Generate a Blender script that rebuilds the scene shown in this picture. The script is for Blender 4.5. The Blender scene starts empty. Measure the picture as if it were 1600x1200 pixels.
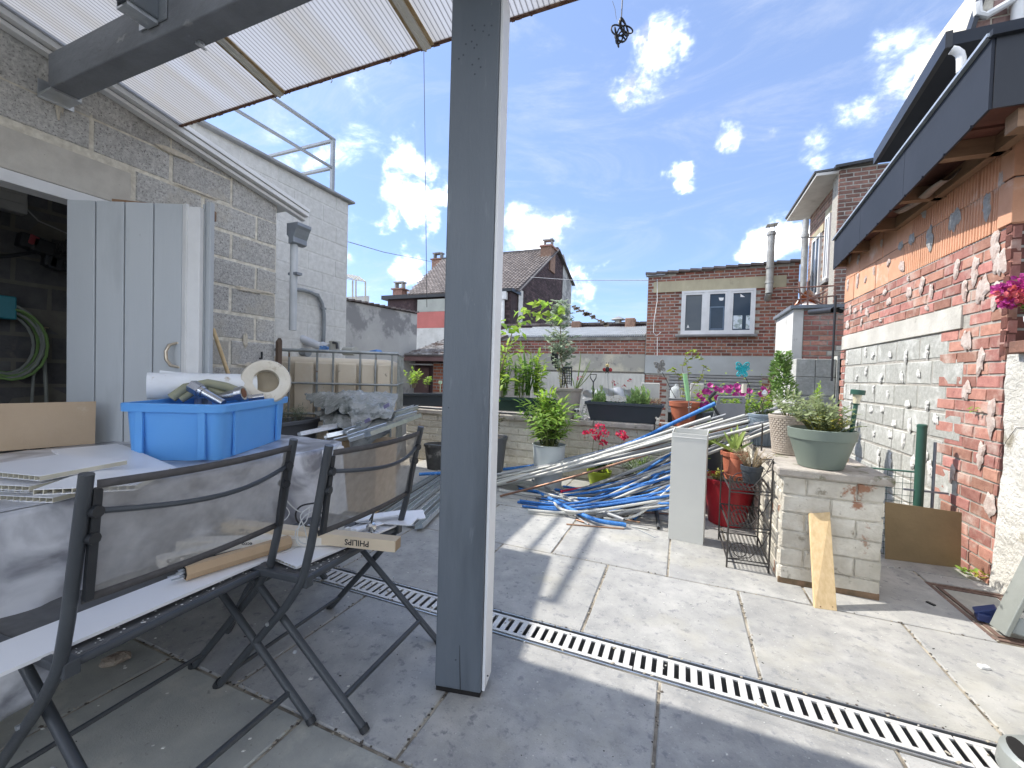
import bpy, math, random
from mathutils import Vector, Matrix, Euler, noise
R_ = random.Random(7)
scene = bpy.context.scene
COL = scene.collection
V = Vector

# ------------------------------------------------------------------ camera
CAM_H = 1.12
PITCH, ROLL, YAW, FPX = 0.0237, 0.0295, 0.3898, 647.7      # focal length in pixels of a 1600 px wide picture
fw = V((-math.sin(YAW) * math.cos(PITCH), math.cos(YAW) * math.cos(PITCH), -math.sin(PITCH)))
r0 = V((math.cos(YAW), math.sin(YAW), 0)); u0 = r0.cross(fw)
rt = r0 * math.cos(ROLL) + u0 * math.sin(ROLL)
up = -r0 * math.sin(ROLL) + u0 * math.cos(ROLL)
CAM = V((0, 0, CAM_H))
cd = bpy.data.cameras.new('camera'); cam = bpy.data.objects.new('camera', cd); COL.objects.link(cam)
cd.sensor_width = 36; cd.lens = FPX / 1600 * 36; cd.clip_start = 0.02; cd.clip_end = 3000
M = Matrix((rt, up, -fw)).transposed().to_4x4(); M.translation = CAM
cam.matrix_world = M; scene.camera = cam

# ------------------------------------------------------------------ light
SUN_TRAVEL = V((1, -0.03, -1.12)).normalized()
SUN_EL = math.asin(-SUN_TRAVEL.z)
world = bpy.data.worlds.new('World'); scene.world = world; world.use_nodes = True
wn, wl = world.node_tree.nodes, world.node_tree.links
wn.clear()
wo = wn.new('ShaderNodeOutputWorld'); wb = wn.new('ShaderNodeBackground'); wb.inputs['Strength'].default_value = 0.10
wl.new(wb.outputs[0], wo.inputs[0])
sky = wn.new('ShaderNodeTexSky'); sky.sky_type = 'NISHITA'; sky.sun_disc = False
sky.sun_elevation = SUN_EL; sky.sun_rotation = math.radians(-90); sky.air_density = 1.0; sky.dust_density = 0.6; sky.ozone_density = 2.2
tc = wn.new('ShaderNodeTexCoord')
def raydir(px, py): return (fw + rt * (px - 800) / FPX + up * (600 - py) / FPX)
# drifting cumulus: soft blobs in the sky directions where the clouds stand, broken up by noise
nz = wn.new('ShaderNodeTexNoise'); nz.inputs['Scale'].default_value = 7.5; nz.inputs['Detail'].default_value = 9; nz.inputs['Roughness'].default_value = 0.62
nz.inputs['Distortion'].default_value = 0.35
mp = wn.new('ShaderNodeMapping'); mp.inputs['Scale'].default_value = (1, 1, 1.7); wl.new(tc.outputs['Generated'], mp.inputs[0]); wl.new(mp.outputs[0], nz.inputs['Vector'])
def mth(op, a, b=None, clamp=False):
    n = wn.new('ShaderNodeMath'); n.operation = op; n.use_clamp = clamp
    for i, x in enumerate((a, b)):
        if x is None: continue
        if isinstance(x, (int, float)): n.inputs[i].default_value = x
        else: wl.new(x, n.inputs[i])
    return n.outputs[0]
wv = wn.new('ShaderNodeTexNoise'); wv.inputs['Scale'].default_value = 6.0; wv.inputs['Detail'].default_value = 5; wv.inputs['Roughness'].default_value = .6; wl.new(tc.outputs['Generated'], wv.inputs['Vector'])
ws = wn.new('ShaderNodeVectorMath'); ws.operation = 'SUBTRACT'; wl.new(wv.outputs['Color'], ws.inputs[0]); ws.inputs[1].default_value = (.5, .5, .5)
wm = wn.new('ShaderNodeVectorMath'); wm.operation = 'SCALE'; wl.new(ws.outputs[0], wm.inputs[0]); wm.inputs['Scale'].default_value = .22
wa = wn.new('ShaderNodeVectorMath'); wa.operation = 'ADD'; wl.new(tc.outputs['Generated'], wa.inputs[0]); wl.new(wm.outputs[0], wa.inputs[1])
blob = None
for (px, py, rad, amp) in [(635, 262, 44, .86), (640, 322, 48, .80), (688, 300, 40, .78), (598, 340, 34, .8), (660, 350, 38, .8), (640, 420, 42, 1.0), (835, 392, 78, .98), (790, 400, 56, .9), (872, 420, 46, .8),
                           (915, 452, 36, .8), (930, 405, 26, .7), (1030, 70, 70, .92), (1062, 45, 46, .85), (992, 112, 52, .85), (1140, 215, 40, .78), (1198, 222, 30, .72), (1056, 288, 32, .9),
                           (1195, 380, 58, 1.05), (1240, 372, 38, .85), (1330, 215, 90, .7), (1290, 270, 60, .66), (1395, 130, 95, .68), (1460, 60, 110, .68), (480, 250, 130, .50), (590, 470, 170, .42), (480, 420, 140, .5), (560, 60, 160, .46), (1550, 10, 120, .6), (450, 330, 150, .6), (540, 180, 120, .5)]:
    d = raydir(px, py).normalized()
    ang = rad / FPX * (1 / (1 + ((px - 800) ** 2 + (py - 600) ** 2) / FPX ** 2)) ** .75
    dn = wn.new('ShaderNodeVectorMath'); dn.operation = 'DISTANCE'; wl.new(wa.outputs[0], dn.inputs[0]); dn.inputs[1].default_value = d
    mr = wn.new('ShaderNodeMapRange'); mr.interpolation_type = 'SMOOTHSTEP'; wl.new(dn.outputs['Value'], mr.inputs[0])
    mr.inputs[1].default_value = 0; mr.inputs[2].default_value = ang * 1.62; mr.inputs[3].default_value = amp * .97; mr.inputs[4].default_value = 0
    blob = mr.outputs[0] if blob is None else mth('MAXIMUM', blob, mr.outputs[0])
# broken cloud added to the unseen sky away from the view, for fill light
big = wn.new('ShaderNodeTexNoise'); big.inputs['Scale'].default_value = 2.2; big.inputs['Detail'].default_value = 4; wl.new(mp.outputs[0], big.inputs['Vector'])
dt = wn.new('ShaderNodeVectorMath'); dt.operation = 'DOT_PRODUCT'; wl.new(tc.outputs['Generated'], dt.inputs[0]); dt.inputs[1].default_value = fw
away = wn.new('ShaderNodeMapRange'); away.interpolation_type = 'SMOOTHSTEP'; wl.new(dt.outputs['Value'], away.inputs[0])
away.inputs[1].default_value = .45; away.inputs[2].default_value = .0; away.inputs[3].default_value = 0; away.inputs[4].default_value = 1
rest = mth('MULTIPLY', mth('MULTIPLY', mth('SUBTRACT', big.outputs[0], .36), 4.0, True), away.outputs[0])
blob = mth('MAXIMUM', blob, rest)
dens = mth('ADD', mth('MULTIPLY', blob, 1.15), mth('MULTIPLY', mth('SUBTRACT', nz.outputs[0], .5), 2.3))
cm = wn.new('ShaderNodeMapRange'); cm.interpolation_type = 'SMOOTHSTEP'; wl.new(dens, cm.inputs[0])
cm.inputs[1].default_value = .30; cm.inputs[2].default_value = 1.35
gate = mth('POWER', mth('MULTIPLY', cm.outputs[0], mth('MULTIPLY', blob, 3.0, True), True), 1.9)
shade = wn.new('ShaderNodeMapRange'); wl.new(dens, shade.inputs[0]); shade.inputs[1].default_value = .55; shade.inputs[2].default_value = 1.25
cc = wn.new('ShaderNodeMix'); cc.data_type = 'RGBA'; wl.new(shade.outputs[0], cc.inputs[0])
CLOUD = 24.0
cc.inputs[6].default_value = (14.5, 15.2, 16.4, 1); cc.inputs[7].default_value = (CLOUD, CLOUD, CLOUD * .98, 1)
haze = wn.new('ShaderNodeMix'); haze.data_type = 'RGBA'; haze.inputs[0].default_value = .16; tint = wn.new('ShaderNodeMix'); tint.data_type = 'RGBA'; tint.blend_type = 'MULTIPLY'; tint.inputs[0].default_value = 1; wl.new(sky.outputs[0], tint.inputs[6]); tint.inputs[7].default_value = (.40, .50, .70, 1); wl.new(tint.outputs[2], haze.inputs[6]); haze.inputs[7].default_value = (5.5, 7.0, 9.5, 1)
g2 = wn.new('ShaderNodeTexNoise'); g2.inputs['Scale'].default_value = 11; g2.inputs['Detail'].default_value = 6; g2.inputs['Roughness'].default_value = .55; wl.new(wa.outputs[0], g2.inputs['Vector'])
gm = wn.new('ShaderNodeMapRange'); gm.interpolation_type = 'SMOOTHSTEP'; wl.new(g2.outputs[0], gm.inputs[0]); gm.inputs[1].default_value = .34; gm.inputs[2].default_value = .56
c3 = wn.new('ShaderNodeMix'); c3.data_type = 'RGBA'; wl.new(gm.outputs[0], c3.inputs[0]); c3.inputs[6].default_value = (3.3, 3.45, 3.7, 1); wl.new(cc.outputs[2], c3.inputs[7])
ci = wn.new('ShaderNodeTexNoise'); ci.inputs['Scale'].default_value = 2.4; ci.inputs['Detail'].default_value = 8; ci.inputs['Roughness'].default_value = .68; ci.inputs['Distortion'].default_value = .8
cmap = wn.new('ShaderNodeMapping'); cmap.inputs['Scale'].default_value = (1, 1.6, 3.6); cmap.inputs['Rotation'].default_value = (.2, .5, .3); wl.new(tc.outputs['Generated'], cmap.inputs[0]); wl.new(cmap.outputs[0], ci.inputs['Vector'])
cim = wn.new('ShaderNodeMapRange'); cim.interpolation_type = 'SMOOTHSTEP'; wl.new(ci.outputs[0], cim.inputs[0]); cim.inputs[1].default_value = .44; cim.inputs[2].default_value = .80; cim.inputs[4].default_value = .42
hz2 = wn.new('ShaderNodeMix'); hz2.data_type = 'RGBA'; wl.new(cim.outputs[0], hz2.inputs[0]); wl.new(haze.outputs[2], hz2.inputs[6]); hz2.inputs[7].default_value = (3.6, 3.8, 4.2, 1)
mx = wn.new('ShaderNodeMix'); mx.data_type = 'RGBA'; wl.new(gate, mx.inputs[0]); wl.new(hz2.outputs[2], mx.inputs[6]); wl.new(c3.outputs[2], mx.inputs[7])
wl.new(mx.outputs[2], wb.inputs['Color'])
sl = bpy.data.lights.new('sun', 'SUN'); so = bpy.data.objects.new('sun', sl); COL.objects.link(so)
sl.energy = 2.3; sl.angle = math.radians(.55); sl.color = (1, .95, .87)
so.rotation_euler = SUN_TRAVEL.to_track_quat('-Z', 'Y').to_euler(); so.location = (-20, 0, 20)
vs = scene.view_settings; vs.view_transform = 'Standard'; vs.look = 'None'; vs.gamma = 1; vs.use_curve_mapping = False
vs.exposure = 1.5
scene.cycles.max_bounces = 8; scene.cycles.transparent_max_bounces = 24

# ------------------------------------------------------------------ measuring helpers: a sight line cut by a real plane of the place
def PZ(px, py, z=0.0): d = raydir(px, py); return CAM + d * ((z - CAM_H) / d.z)
def PX(px, py, x): d = raydir(px, py); return CAM + d * (x / d.x)
def PY(px, py, y): d = raydir(px, py); return CAM + d * (y / d.y)
def PN(px, py, P, n): d = raydir(px, py); n = V(n); return CAM + d * ((V(P) - CAM).dot(n) / d.dot(n))
def PV(px, py, P):                    # point on the sight line above ground point P
    d = raydir(px, py); t = (P.x * d.x + P.y * d.y) / (d.x * d.x + d.y * d.y); return CAM + d * t

# ------------------------------------------------------------------ materials
MATS = {}
def mat(name, c1, c2=None, scale=6.0, rough=.7, bump=.0, bscale=60.0, rnd=0.0, metal=0.0, spots=(), spec=.4, stretch=None, thr=(.35, .65), alpha=None, trans=0.0, hue=0.0, coat=0.0, detail=6, bdist=.01, sheen=0):
    if name in MATS: return MATS[name]
    m = bpy.data.materials.new(name); MATS[name] = m; m.use_nodes = True
    n, l = m.node_tree.nodes, m.node_tree.links
    b = n['Principled BSDF']; out = n['Material Output']
    b.inputs['Roughness'].default_value = rough; b.inputs['Metallic'].default_value = metal
    b.inputs['Specular IOR Level'].default_value = spec; b.inputs['Coat Weight'].default_value = coat
    if c2 is None: c2 = tuple(min(1, c * .78) for c in c1)
    g = n.new('ShaderNodeNewGeometry'); pos = g.outputs['Position']
    if stretch:
        mpn = n.new('ShaderNodeMapping'); mpn.inputs['Scale'].default_value = stretch; l.new(pos, mpn.inputs[0]); pos = mpn.outputs[0]
    t = n.new('ShaderNodeTexNoise'); t.inputs['Scale'].default_value = scale; t.inputs['Detail'].default_value = detail; t.inputs['Roughness'].default_value = .6
    l.new(pos, t.inputs['Vector'])
    mr = n.new('ShaderNodeMapRange'); l.new(t.outputs[0], mr.inputs[0]); mr.inputs[1].default_value = thr[0]; mr.inputs[2].default_value = thr[1]
    mxn = n.new('ShaderNodeMix'); mxn.data_type = 'RGBA'; l.new(mr.outputs[0], mxn.inputs[0])
    mxn.inputs[6].default_value = (*c1, 1); mxn.inputs[7].default_value = (*c2, 1); cur = mxn.outputs[2]
    if rnd or hue:
        oi = n.new('ShaderNodeObjectInfo')
        ad = n.new('ShaderNodeMath'); ad.operation = 'ADD'; l.new(oi.outputs['Random'], ad.inputs[0]); l.new(g.outputs['Random Per Island'], ad.inputs[1])
        fr = n.new('ShaderNodeMath'); fr.operation = 'FRACT'; l.new(ad.outputs[0], fr.inputs[0])
        m2 = n.new('ShaderNodeMapRange'); l.new(fr.outputs[0], m2.inputs[0]); m2.inputs[3].default_value = 1 - rnd; m2.inputs[4].default_value = 1 + rnd * .8
        hs = n.new('ShaderNodeHueSaturation'); l.new(cur, hs.inputs['Color']); l.new(m2.outputs[0], hs.inputs['Value'])
        if hue:
            f3 = n.new('ShaderNodeMath'); f3.operation = 'MULTIPLY'; l.new(fr.outputs[0], f3.inputs[0]); f3.inputs[1].default_value = 7.13
            f4 = n.new('ShaderNodeMath'); f4.operation = 'FRACT'; l.new(f3.outputs[0], f4.inputs[0])
            m3 = n.new('ShaderNodeMapRange'); l.new(f4.outputs[0], m3.inputs[0]); m3.inputs[3].default_value = .5 - hue; m3.inputs[4].default_value = .5 + hue; l.new(m3.outputs[0], hs.inputs['Hue'])
        cur = hs.outputs[0]
    for i, (sc, sscale, lo, hi) in enumerate(spots):
        t2 = n.new('ShaderNodeTexNoise'); t2.inputs['Scale'].default_value = sscale; t2.inputs['Detail'].default_value = 5; t2.inputs['Roughness'].default_value = .65
        a2 = n.new('ShaderNodeVectorMath'); a2.operation = 'ADD'; l.new(pos, a2.inputs[0]); a2.inputs[1].default_value = (3.1 * i + 1.7, 5.3 * i, 2.9 * i + .4); l.new(a2.outputs[0], t2.inputs['Vector'])
        r2 = n.new('ShaderNodeMapRange'); l.new(t2.outputs[0], r2.inputs[0]); r2.inputs[1].default_value = lo; r2.inputs[2].default_value = hi
        m4 = n.new('ShaderNodeMix'); m4.data_type = 'RGBA'; l.new(r2.outputs[0], m4.inputs[0]); l.new(cur, m4.inputs[6]); m4.inputs[7].default_value = (*sc, 1); cur = m4.outputs[2]
    l.new(cur, b.inputs['Base Color'])
    if bump:
        tb = n.new('ShaderNodeTexNoise'); tb.inputs['Scale'].default_value = bscale; tb.inputs['Detail'].default_value = 5; tb.inputs['Roughness'].default_value = .7; l.new(pos, tb.inputs['Vector'])
        bp = n.new('ShaderNodeBump'); bp.inputs['Strength'].default_value = bump; bp.inputs['Distance'].default_value = bdist; l.new(tb.outputs[0], bp.inputs['Height']); l.new(bp.outputs[0], b.inputs['Normal'])
    if trans:
        tr = n.new('ShaderNodeBsdfTranslucent'); l.new(cur, tr.inputs[0]); ms = n.new('ShaderNodeMixShader'); ms.inputs[0].default_value = trans
        l.new(b.outputs[0], ms.inputs[1]); l.new(tr.outputs[0], ms.inputs[2]); l.new(ms.outputs[0], out.inputs[0])
    if alpha is not None: b.inputs['Alpha'].default_value = alpha
    return m

# ------------------------------------------------------------------ objects
ORG = {}
def tag(o, label=None, cat=None, group=None, kind=None):
    if label: o['label'] = label
    if cat: o['category'] = cat
    if group: o['group'] = group
    if kind: o['kind'] = kind
    return o
def thing(name, loc, label, cat, group=None):
    o = bpy.data.objects.new(name, None); COL.objects.link(o); o.location = loc; o.empty_display_size = .05
    ORG[o.name] = V(loc); return tag(o, label, cat, group)
def org(o): return ORG.get(o.name, V((0, 0, 0))) if o is not None else V((0, 0, 0))

class MB:
    def __init__(s): s.v = []; s.f = []
    def quad(s, *p): i = len(s.v); s.v += [V(q) for q in p]; s.f.append(tuple(range(i, i + len(p)))); return s
    def obox(s, c, a, b, d):            # centre, three half-axis vectors
        c, a, b, d = V(c), V(a), V(b), V(d)
        if a.cross(b).dot(d) < 0: a = -a
        i = len(s.v)
        for k in (-1, 1):
            for (x, y) in ((-1, -1), (1, -1), (1, 1), (-1, 1)): s.v.append(c + a * x + b * y + d * k)
        s.f += [(i+3, i+2, i+1, i), (i+4, i+5, i+6, i+7), (i, i+1, i+5, i+4), (i+1, i+2, i+6, i+5), (i+2, i+3, i+7, i+6), (i+3, i, i+4, i+7)]; return s
    def box(s, x0, y0, z0, x1, y1, z1):
        return s.obox(((x0+x1)/2, (y0+y1)/2, (z0+z1)/2), (abs(x1-x0)/2, 0, 0), (0, abs(y1-y0)/2, 0), (0, 0, abs(z1-z0)/2))
    def prism(s, pts, ext):             # planar polygon pushed along ext
        pts = [V(p) for p in pts]; ext = V(ext); n = len(pts); i = len(s.v)
        nrm = V((0, 0, 0))
        for k in range(n): nrm += pts[k].cross(pts[(k+1) % n])
        if nrm.dot(ext) > 0: pts = pts[::-1]
        s.v += pts + [p + ext for p in pts]
        s.f.append(tuple(range(i, i+n))); s.f.append(tuple(range(i+2*n-1, i+n-1, -1)))
        for k in range(n): k2 = (k+1) % n; s.f.append((i+k2, i+k, i+n+k, i+n+k2))
        return s
    def bar(s, a, b, w, h, side=None):  # rectangular bar a->b, w across, h along side
        a, b = V(a), V(b); d = (b - a); L = d.length; d.normalize()
        upv = V(side) if side is not None else (V((0, 0, 1)) if abs(d.z) < .9 else V((0, 1, 0)))
        x = d.cross(upv).normalized(); y = x.cross(d).normalized()
        return s.obox((a+b)/2, x*w/2, y*h/2, d*L/2)
    def tube(s, path, r, n=8, cap=True, closed=False):
        P = [V(p) for p in path]; m = len(P); rr = r if isinstance(r, (list, tuple)) else [r]*m
        i0 = len(s.v); prev = None
        for k, p in enumerate(P):
            if closed: t = (P[(k+1) % m] - P[k-1])
            else: t = (P[min(k+1, m-1)] - P[max(k-1, 0)])
            t.normalize()
            if prev is None:
                a = V((0, 0, 1)) if abs(t.z) < .9 else V((1, 0, 0)); x = t.cross(a).normalized()
            else:
                x = prev - t * prev.dot(t)
                if x.length < 1e-6: x = t.orthogonal()
                x.normalize()
            prev = x; y = t.cross(x)
            for j in range(n):
                an = 2*math.pi*j/n; s.v.append(p + (x*math.cos(an) + y*math.sin(an)) * rr[k])
        for k in range(m if closed else m-1):
            k2 = (k+1) % m
            for j in range(n):
                j2 = (j+1) % n; s.f.append((i0+k*n+j, i0+k*n+j2, i0+k2*n+j2, i0+k2*n+j))
        if cap and not closed: s.f.append(tuple(i0+j for j in range(n-1, -1, -1))); s.f.append(tuple(i0+(m-1)*n+j for j in range(n)))
        return s
    def lathe(s, c, prof, n=24, M3=None, close=False):   # prof [(r,z)...] outer going up then inner going down
        c = V(c); i0 = len(s.v); m = len(prof)
        for (r, z) in prof:
            for j in range(n):
                a = 2*math.pi*j/n; p = V((r*math.cos(a), r*math.sin(a), z))
                if M3 is not None: p = M3 @ p
                s.v.append(c + p)
        for k in range(m if close else m-1):
            k2 = (k+1) % m
            for j in range(n): j2 = (j+1) % n; s.f.append((i0+k*n+j, i0+k*n+j2, i0+k2*n+j2, i0+k2*n+j))
        if not close: s.f.append(tuple(i0+j for j in range(n-1, -1, -1))); s.f.append(tuple(i0+(m-1)*n+j for j in range(n)))
        return s
    def grid(s, fn, nu, nv, thick=None):
        i0 = len(s.v)
        for a in range(nu+1):
            for b in range(nv+1): s.v.append(V(fn(a/nu, b/nv)))
        for a in range(nu):
            for b in range(nv): q = i0+a*(nv+1)+b; s.f.append((q, q+nv+1, q+nv+2, q+1))
        return s
    def add(s, o): i = len(s.v); s.v += o.v; s.f += [tuple(k+i for k in f) for f in o.f]; return s
    def build(s, name, m, parent=None, smooth=False, bevel=0, label=None, cat=None, group=None, kind=None, solid=0, local=False, sub=0):
        o0 = V((0, 0, 0)) if local else org(parent)
        me = bpy.data.meshes.new(name); me.from_pydata([tuple(p - o0) for p in s.v], [], s.f); me.update()
        if isinstance(m, (list, tuple)):
            for q in m: me.materials.append(q)
        else: me.materials.append(m)
        o = bpy.data.objects.new(name, me); COL.objects.link(o)
        if parent is not None: o.parent = parent; ORG[o.name] = o0
        if smooth:
            for p in me.polygons: p.use_smooth = True
            me.set_sharp_from_angle(angle=math.radians(38))
        if solid: md = o.modifiers.new('solid', 'SOLIDIFY'); md.thickness = solid; md.offset = 0
        if sub: md = o.modifiers.new('sub', 'SUBSURF'); md.levels = sub; md.render_levels = sub
        if bevel:
            md = o.modifiers.new('bevel', 'BEVEL'); md.width = bevel; md.segments = 2; md.limit_method = 'ANGLE'; md.angle_limit = math.radians(40)
        return tag(o, label, cat, group, kind)
def flat_thing(o_builder, *a, **k): return o_builder(*a, **k)

def inst(name, me, parent, mtx, o0=None):       # an instance object sharing a mesh, world matrix given
    o = bpy.data.objects.new(name, me); COL.objects.link(o); o.parent = parent
    if o0 is None: o0 = org(parent)
    mm = mtx.copy(); mm.translation = mtx.translation - o0; o.matrix_local = mm; return o

def rough_block(seed, jit=.012, bev=.035):
    rr = random.Random(seed); v = []; f = []
    # front face (y=0) ring bevelled back; x,z in [0,1], y 0..1 (inward)
    for (y, inset) in ((1, 0), (.22, 0), (0, bev)):
        for (x, z) in ((0, 0), (1, 0), (1, 1), (0, 1)):
            ix = inset * .35 if x == 0 else -inset * .35; iz = inset if z == 0 else -inset
            v.append((x + ix + rr.uniform(-jit, jit) * .4 * (y < 1), y + rr.uniform(-jit, jit) * (y < .5) , z + iz + rr.uniform(-jit, jit) * (y < 1)))
    for k in (0, 4):
        for j in range(4): j2 = (j+1) % 4; f.append((k+j, k+j2, k+4+j2, k+4+j))
    f.append((8, 9, 10, 11)); f = [tuple(reversed(q)) for q in f]
    me = bpy.data.meshes.new('block'); me.from_pydata(v, [], f); me.update()
    return me
_bm = {}
def block_meshes(m, n=5, jit=.012, bev=.035):
    k = (m.name, jit, bev)
    if k not in _bm:
        L = []
        for s in range(n):
            me = rough_block(s * 7 + 3, jit, bev); me.materials.append(m); L.append(me)
        _bm[k] = L
    return _bm[k]
def masonry(parent, name, m, O, U, N, W, H, bw, bh, joint=.01, depth=.05, proud=.006, cond=None, maxn=300, off=.5, jit=.012, bev=.035, stack=0, seed=1, mcond=None, label=None, skip=0.0):
    """courses of pieces over a W x H field; U along, up is z, N outwards; returns piece count"""
    rr = random.Random(seed); U = V(U); N = V(N); Zv = V((0, 0, 1)); O = V(O); cells = []
    rows = int(math.ceil(H / bh - 1e-6))
    for r in range(rows):
        z0 = r * bh; z1 = min(z0 + bh, H)
        if z1 - z0 < bh * .25: continue
        x = -(bw * off if (r + stack) % 2 else 0.0)
        while x < W - 1e-6:
            a, b = max(0, x), min(W, x + bw); x += bw
            if b - a < bw * .12: continue
            if cond and not cond((a+b)/2, (z0+z1)/2): continue
            if skip and rr.random() < skip: continue
            cells.append((a, b, z0, z1, rr.random(), rr.randrange(5)))
    o0 = org(parent)
    def key(c): return ((O + U*(c[0]+c[1])/2 + Zv*(c[2]+c[3])/2) - CAM).length
    cells.sort(key=key)
    ms = block_meshes(m, 5, jit, bev); rest = MB(); n = 0
    for (a, b, z0, z1, q, k) in cells:
        w = b - a - joint; h = z1 - z0 - joint; d = depth * 1.0
        pr = proud * (.35 + 1.3 * q)
        T = O + U*(a+joint/2) + Zv*(z0+joint/2) + N*pr
        mm = m
        if mcond:
            mm = mcond((a+b)/2, (z0+z1)/2, q) or m
        if n < maxn:
            mset = ms if mm is m else block_meshes(mm, 5, jit, bev)
            MM = Matrix(((U.x*w, -N.x*d, 0, T.x), (U.y*w, -N.y*d, 0, T.y), (0, 0, h, T.z), (0, 0, 0, 1)))
            inst(name, mset[k], parent, MM, o0); n += 1
        else:
            me = ms[k]; i = len(rest.v)
            for vt in me.vertices: rest.v.append(T + U*w*vt.co.x - N*d*vt.co.y + Zv*h*vt.co.z)
            for p in me.polygons: rest.f.append(tuple(i + q2 for q2 in p.vertices))
    if rest.f: rest.build(name, m, parent, kind='stuff')
    return n
# ------------------------------------------------------------------ palette
mortar = mat('mortar', (.42, .40, .35), (.30, .28, .25), 25, .95, .5, 90)
mortar_pale = mat('mortar_pale', (.72, .68, .58), (.50, .46, .38), 25, .95, .5, 90)
m_stone = mat('bluestone', (.40, .395, .375), (.31, .31, .30), 9, .62, .45, 160, rnd=.13, spots=(((.50, .49, .46), 3.2, .50, .72), ((.23, .235, .24), 26, .56, .68), ((.30, .30, .30), 1.1, .55, .75), ((.58, .58, .55), 90, .62, .72), ((.22, .22, .22), 120, .60, .70), ((.40, .38, .31), 1.6, .56, .80)), bdist=.004)
m_stone2 = mat('greenish_stone', (.40, .40, .36), (.31, .315, .29), 7, .5, .3, 160, rnd=.06, spots=(((.47, .46, .40), 5, .55, .7), ((.22, .22, .20), 40, .62, .72), ((.58, .58, .54), 85, .66, .72)), bdist=.004)
m_joint = mat('sandy_grout', (.50, .45, .36), (.13, .11, .085), 5, .95, .6, 120, thr=(.38, .62))
m_block = mat('concrete_block', (.60, .585, .55), (.38, .37, .35), 60, .95, .9, 130, rnd=.12, spots=(((.17, .16, .15), 110, .55, .66), ((.62, .59, .53), 70, .62, .70), ((.50, .46, .38), 2.5, .55, .75)), bdist=.012)
m_lintel = mat('cast_lintel', (.52, .49, .43), (.44, .41, .36), 12, .9, .4, 90, spots=(((.25, .23, .2), 48, .68, .72),))
m_wpaint = mat('white_masonry_paint', (.60, .595, .57), (.50, .495, .47), 20, .85, .8, 90, rnd=.03, spots=(((.52, .51, .48), 5, .62, .80), ((.45, .44, .41), 55, .70, .78)), bdist=.01)
m_brick = mat('red_brick', (.44, .22, .17), (.33, .15, .115), 25, .9, .6, 120, rnd=.30, hue=.012, spots=(((.58, .49, .42), 5, .52, .78), ((.10, .06, .05), 30, .66, .76)), bdist=.006)
m_brick2 = mat('annex_brick', (.31, .125, .085), (.19, .08, .06), 12, .9, .3, 80, rnd=.38, hue=.01, spots=(((.09, .05, .045), 9, .66, .76),), bdist=.006)
m_brick3 = mat('shade_dark_brick', (.085, .055, .055), (.045, .03, .035), 9, .9, .4, 60, rnd=.4, spots=(((.18, .13, .12), 2.5, .58, .8),))  # shade of the gable end is put into this dark brick colour
m_brick4 = mat('tan_brick', (.33, .20, .15), (.22, .13, .10), 9, .9, .3, 60, rnd=.38, hue=.012, spots=(((.10, .07, .06), 5, .6, .7),))
m_wbrick = mat('peeling_white_brick', (.68, .65, .57), (.54, .50, .42), 10, .9, .9, 45, rnd=.12, spots=(((.36, .19, .12), 4.5, .62, .66), ((.44, .41, .34), 2.3, .50, .70), ((.30, .27, .21), 11, .62, .70), ((.20, .18, .13), 22, .68, .74)), bdist=.012)
m_terra = mat('hollow_clay_block', (.66, .36, .23), (.58, .30, .18), 6, .85, .3, 70, rnd=.12, spots=(((.70, .52, .42), 4, .60, .75),))
m_gblock = mat('weathered_block', (.50, .50, .46), (.38, .38, .34), 30, .95, .9, 110, rnd=.10, spots=(((.66, .66, .62), 6, .52, .70), ((.24, .24, .21), 70, .62, .70)), bdist=.01)
m_plaster = mat('plaster_dab', (.60, .53, .48), (.47, .36, .31), 30, .95, .8, 90, bdist=.01)
m_plaster_grey = mat('grey_plaster_dab', (.48, .47, .45), (.34, .33, .31), 30, .95, .9, 90, bdist=.015)
m_render = mat('grey_render', (.42, .42, .40), (.33, .33, .32), 1.2, .95, .3, 30, spots=(((.21, .21, .21), .9, .50, .56), ((.55, .54, .50), 3, .62, .78)))
m_render_lt = mat('pale_render', (.62, .61, .58), (.50, .49, .46), 3, .95, .3, 40, spots=(((.34, .33, .31), 5, .62, .72),))
m_rough = mat('crumbling_white_plaster', (.76, .74, .68), (.62, .60, .54), 5, .95, 1.0, 28, spots=(((.42, .38, .30), 6, .60, .68), ((.27, .22, .18), 17, .66, .72)), bdist=.03)
m_cap = mat('mossy_coping', (.50, .46, .40), (.36, .32, .28), 8, .95, .9, 70, spots=(((.16, .16, .09), 9, .58, .68), ((.62, .60, .54), 20, .62, .72)), bdist=.012)
m_gpaint = mat('grey_paint', (.145, .165, .185), (.115, .134, .154), 5, .45, .35, 90, spots=(((.075, .088, .10), 3, .58, .76), ((.17, .19, .21), 22, .62, .70), ((.24, .25, .25), 70, .70, .75), ((.10, .09, .07), 1.3, .64, .8)), stretch=(1, 1, .16), bdist=.004)
m_dpaint = mat('door_paint', (.43, .455, .47), (.38, .405, .42), 2, .5, .12, 60, rnd=.05, stretch=(1, 1, .2), spots=(((.33, .35, .36), 3, .60, .8), ((.55, .56, .56), 34, .70, .74), ((.22, .22, .21), 55, .72, .76)))
m_wtrim = mat('white_trim', (.68, .68, .67), (.60, .60, .59), 5, .5, .1, 60, spots=(((.48, .46, .42), 12, .66, .76),))
m_beam = mat('weathered_beam', (.20, .215, .235), (.14, .15, .165), 6, .6, .5, 45, spots=(((.36, .37, .36), 7, .62, .70), ((.11, .115, .12), 11, .64, .72)), stretch=(.6, 1, 1))
m_steel = mat('galvanised_steel', (.62, .65, .67), (.50, .53, .56), 20, .35, .2, 60, metal=.85, spots=(((.75, .77, .78), 14, .6, .7),))
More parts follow.
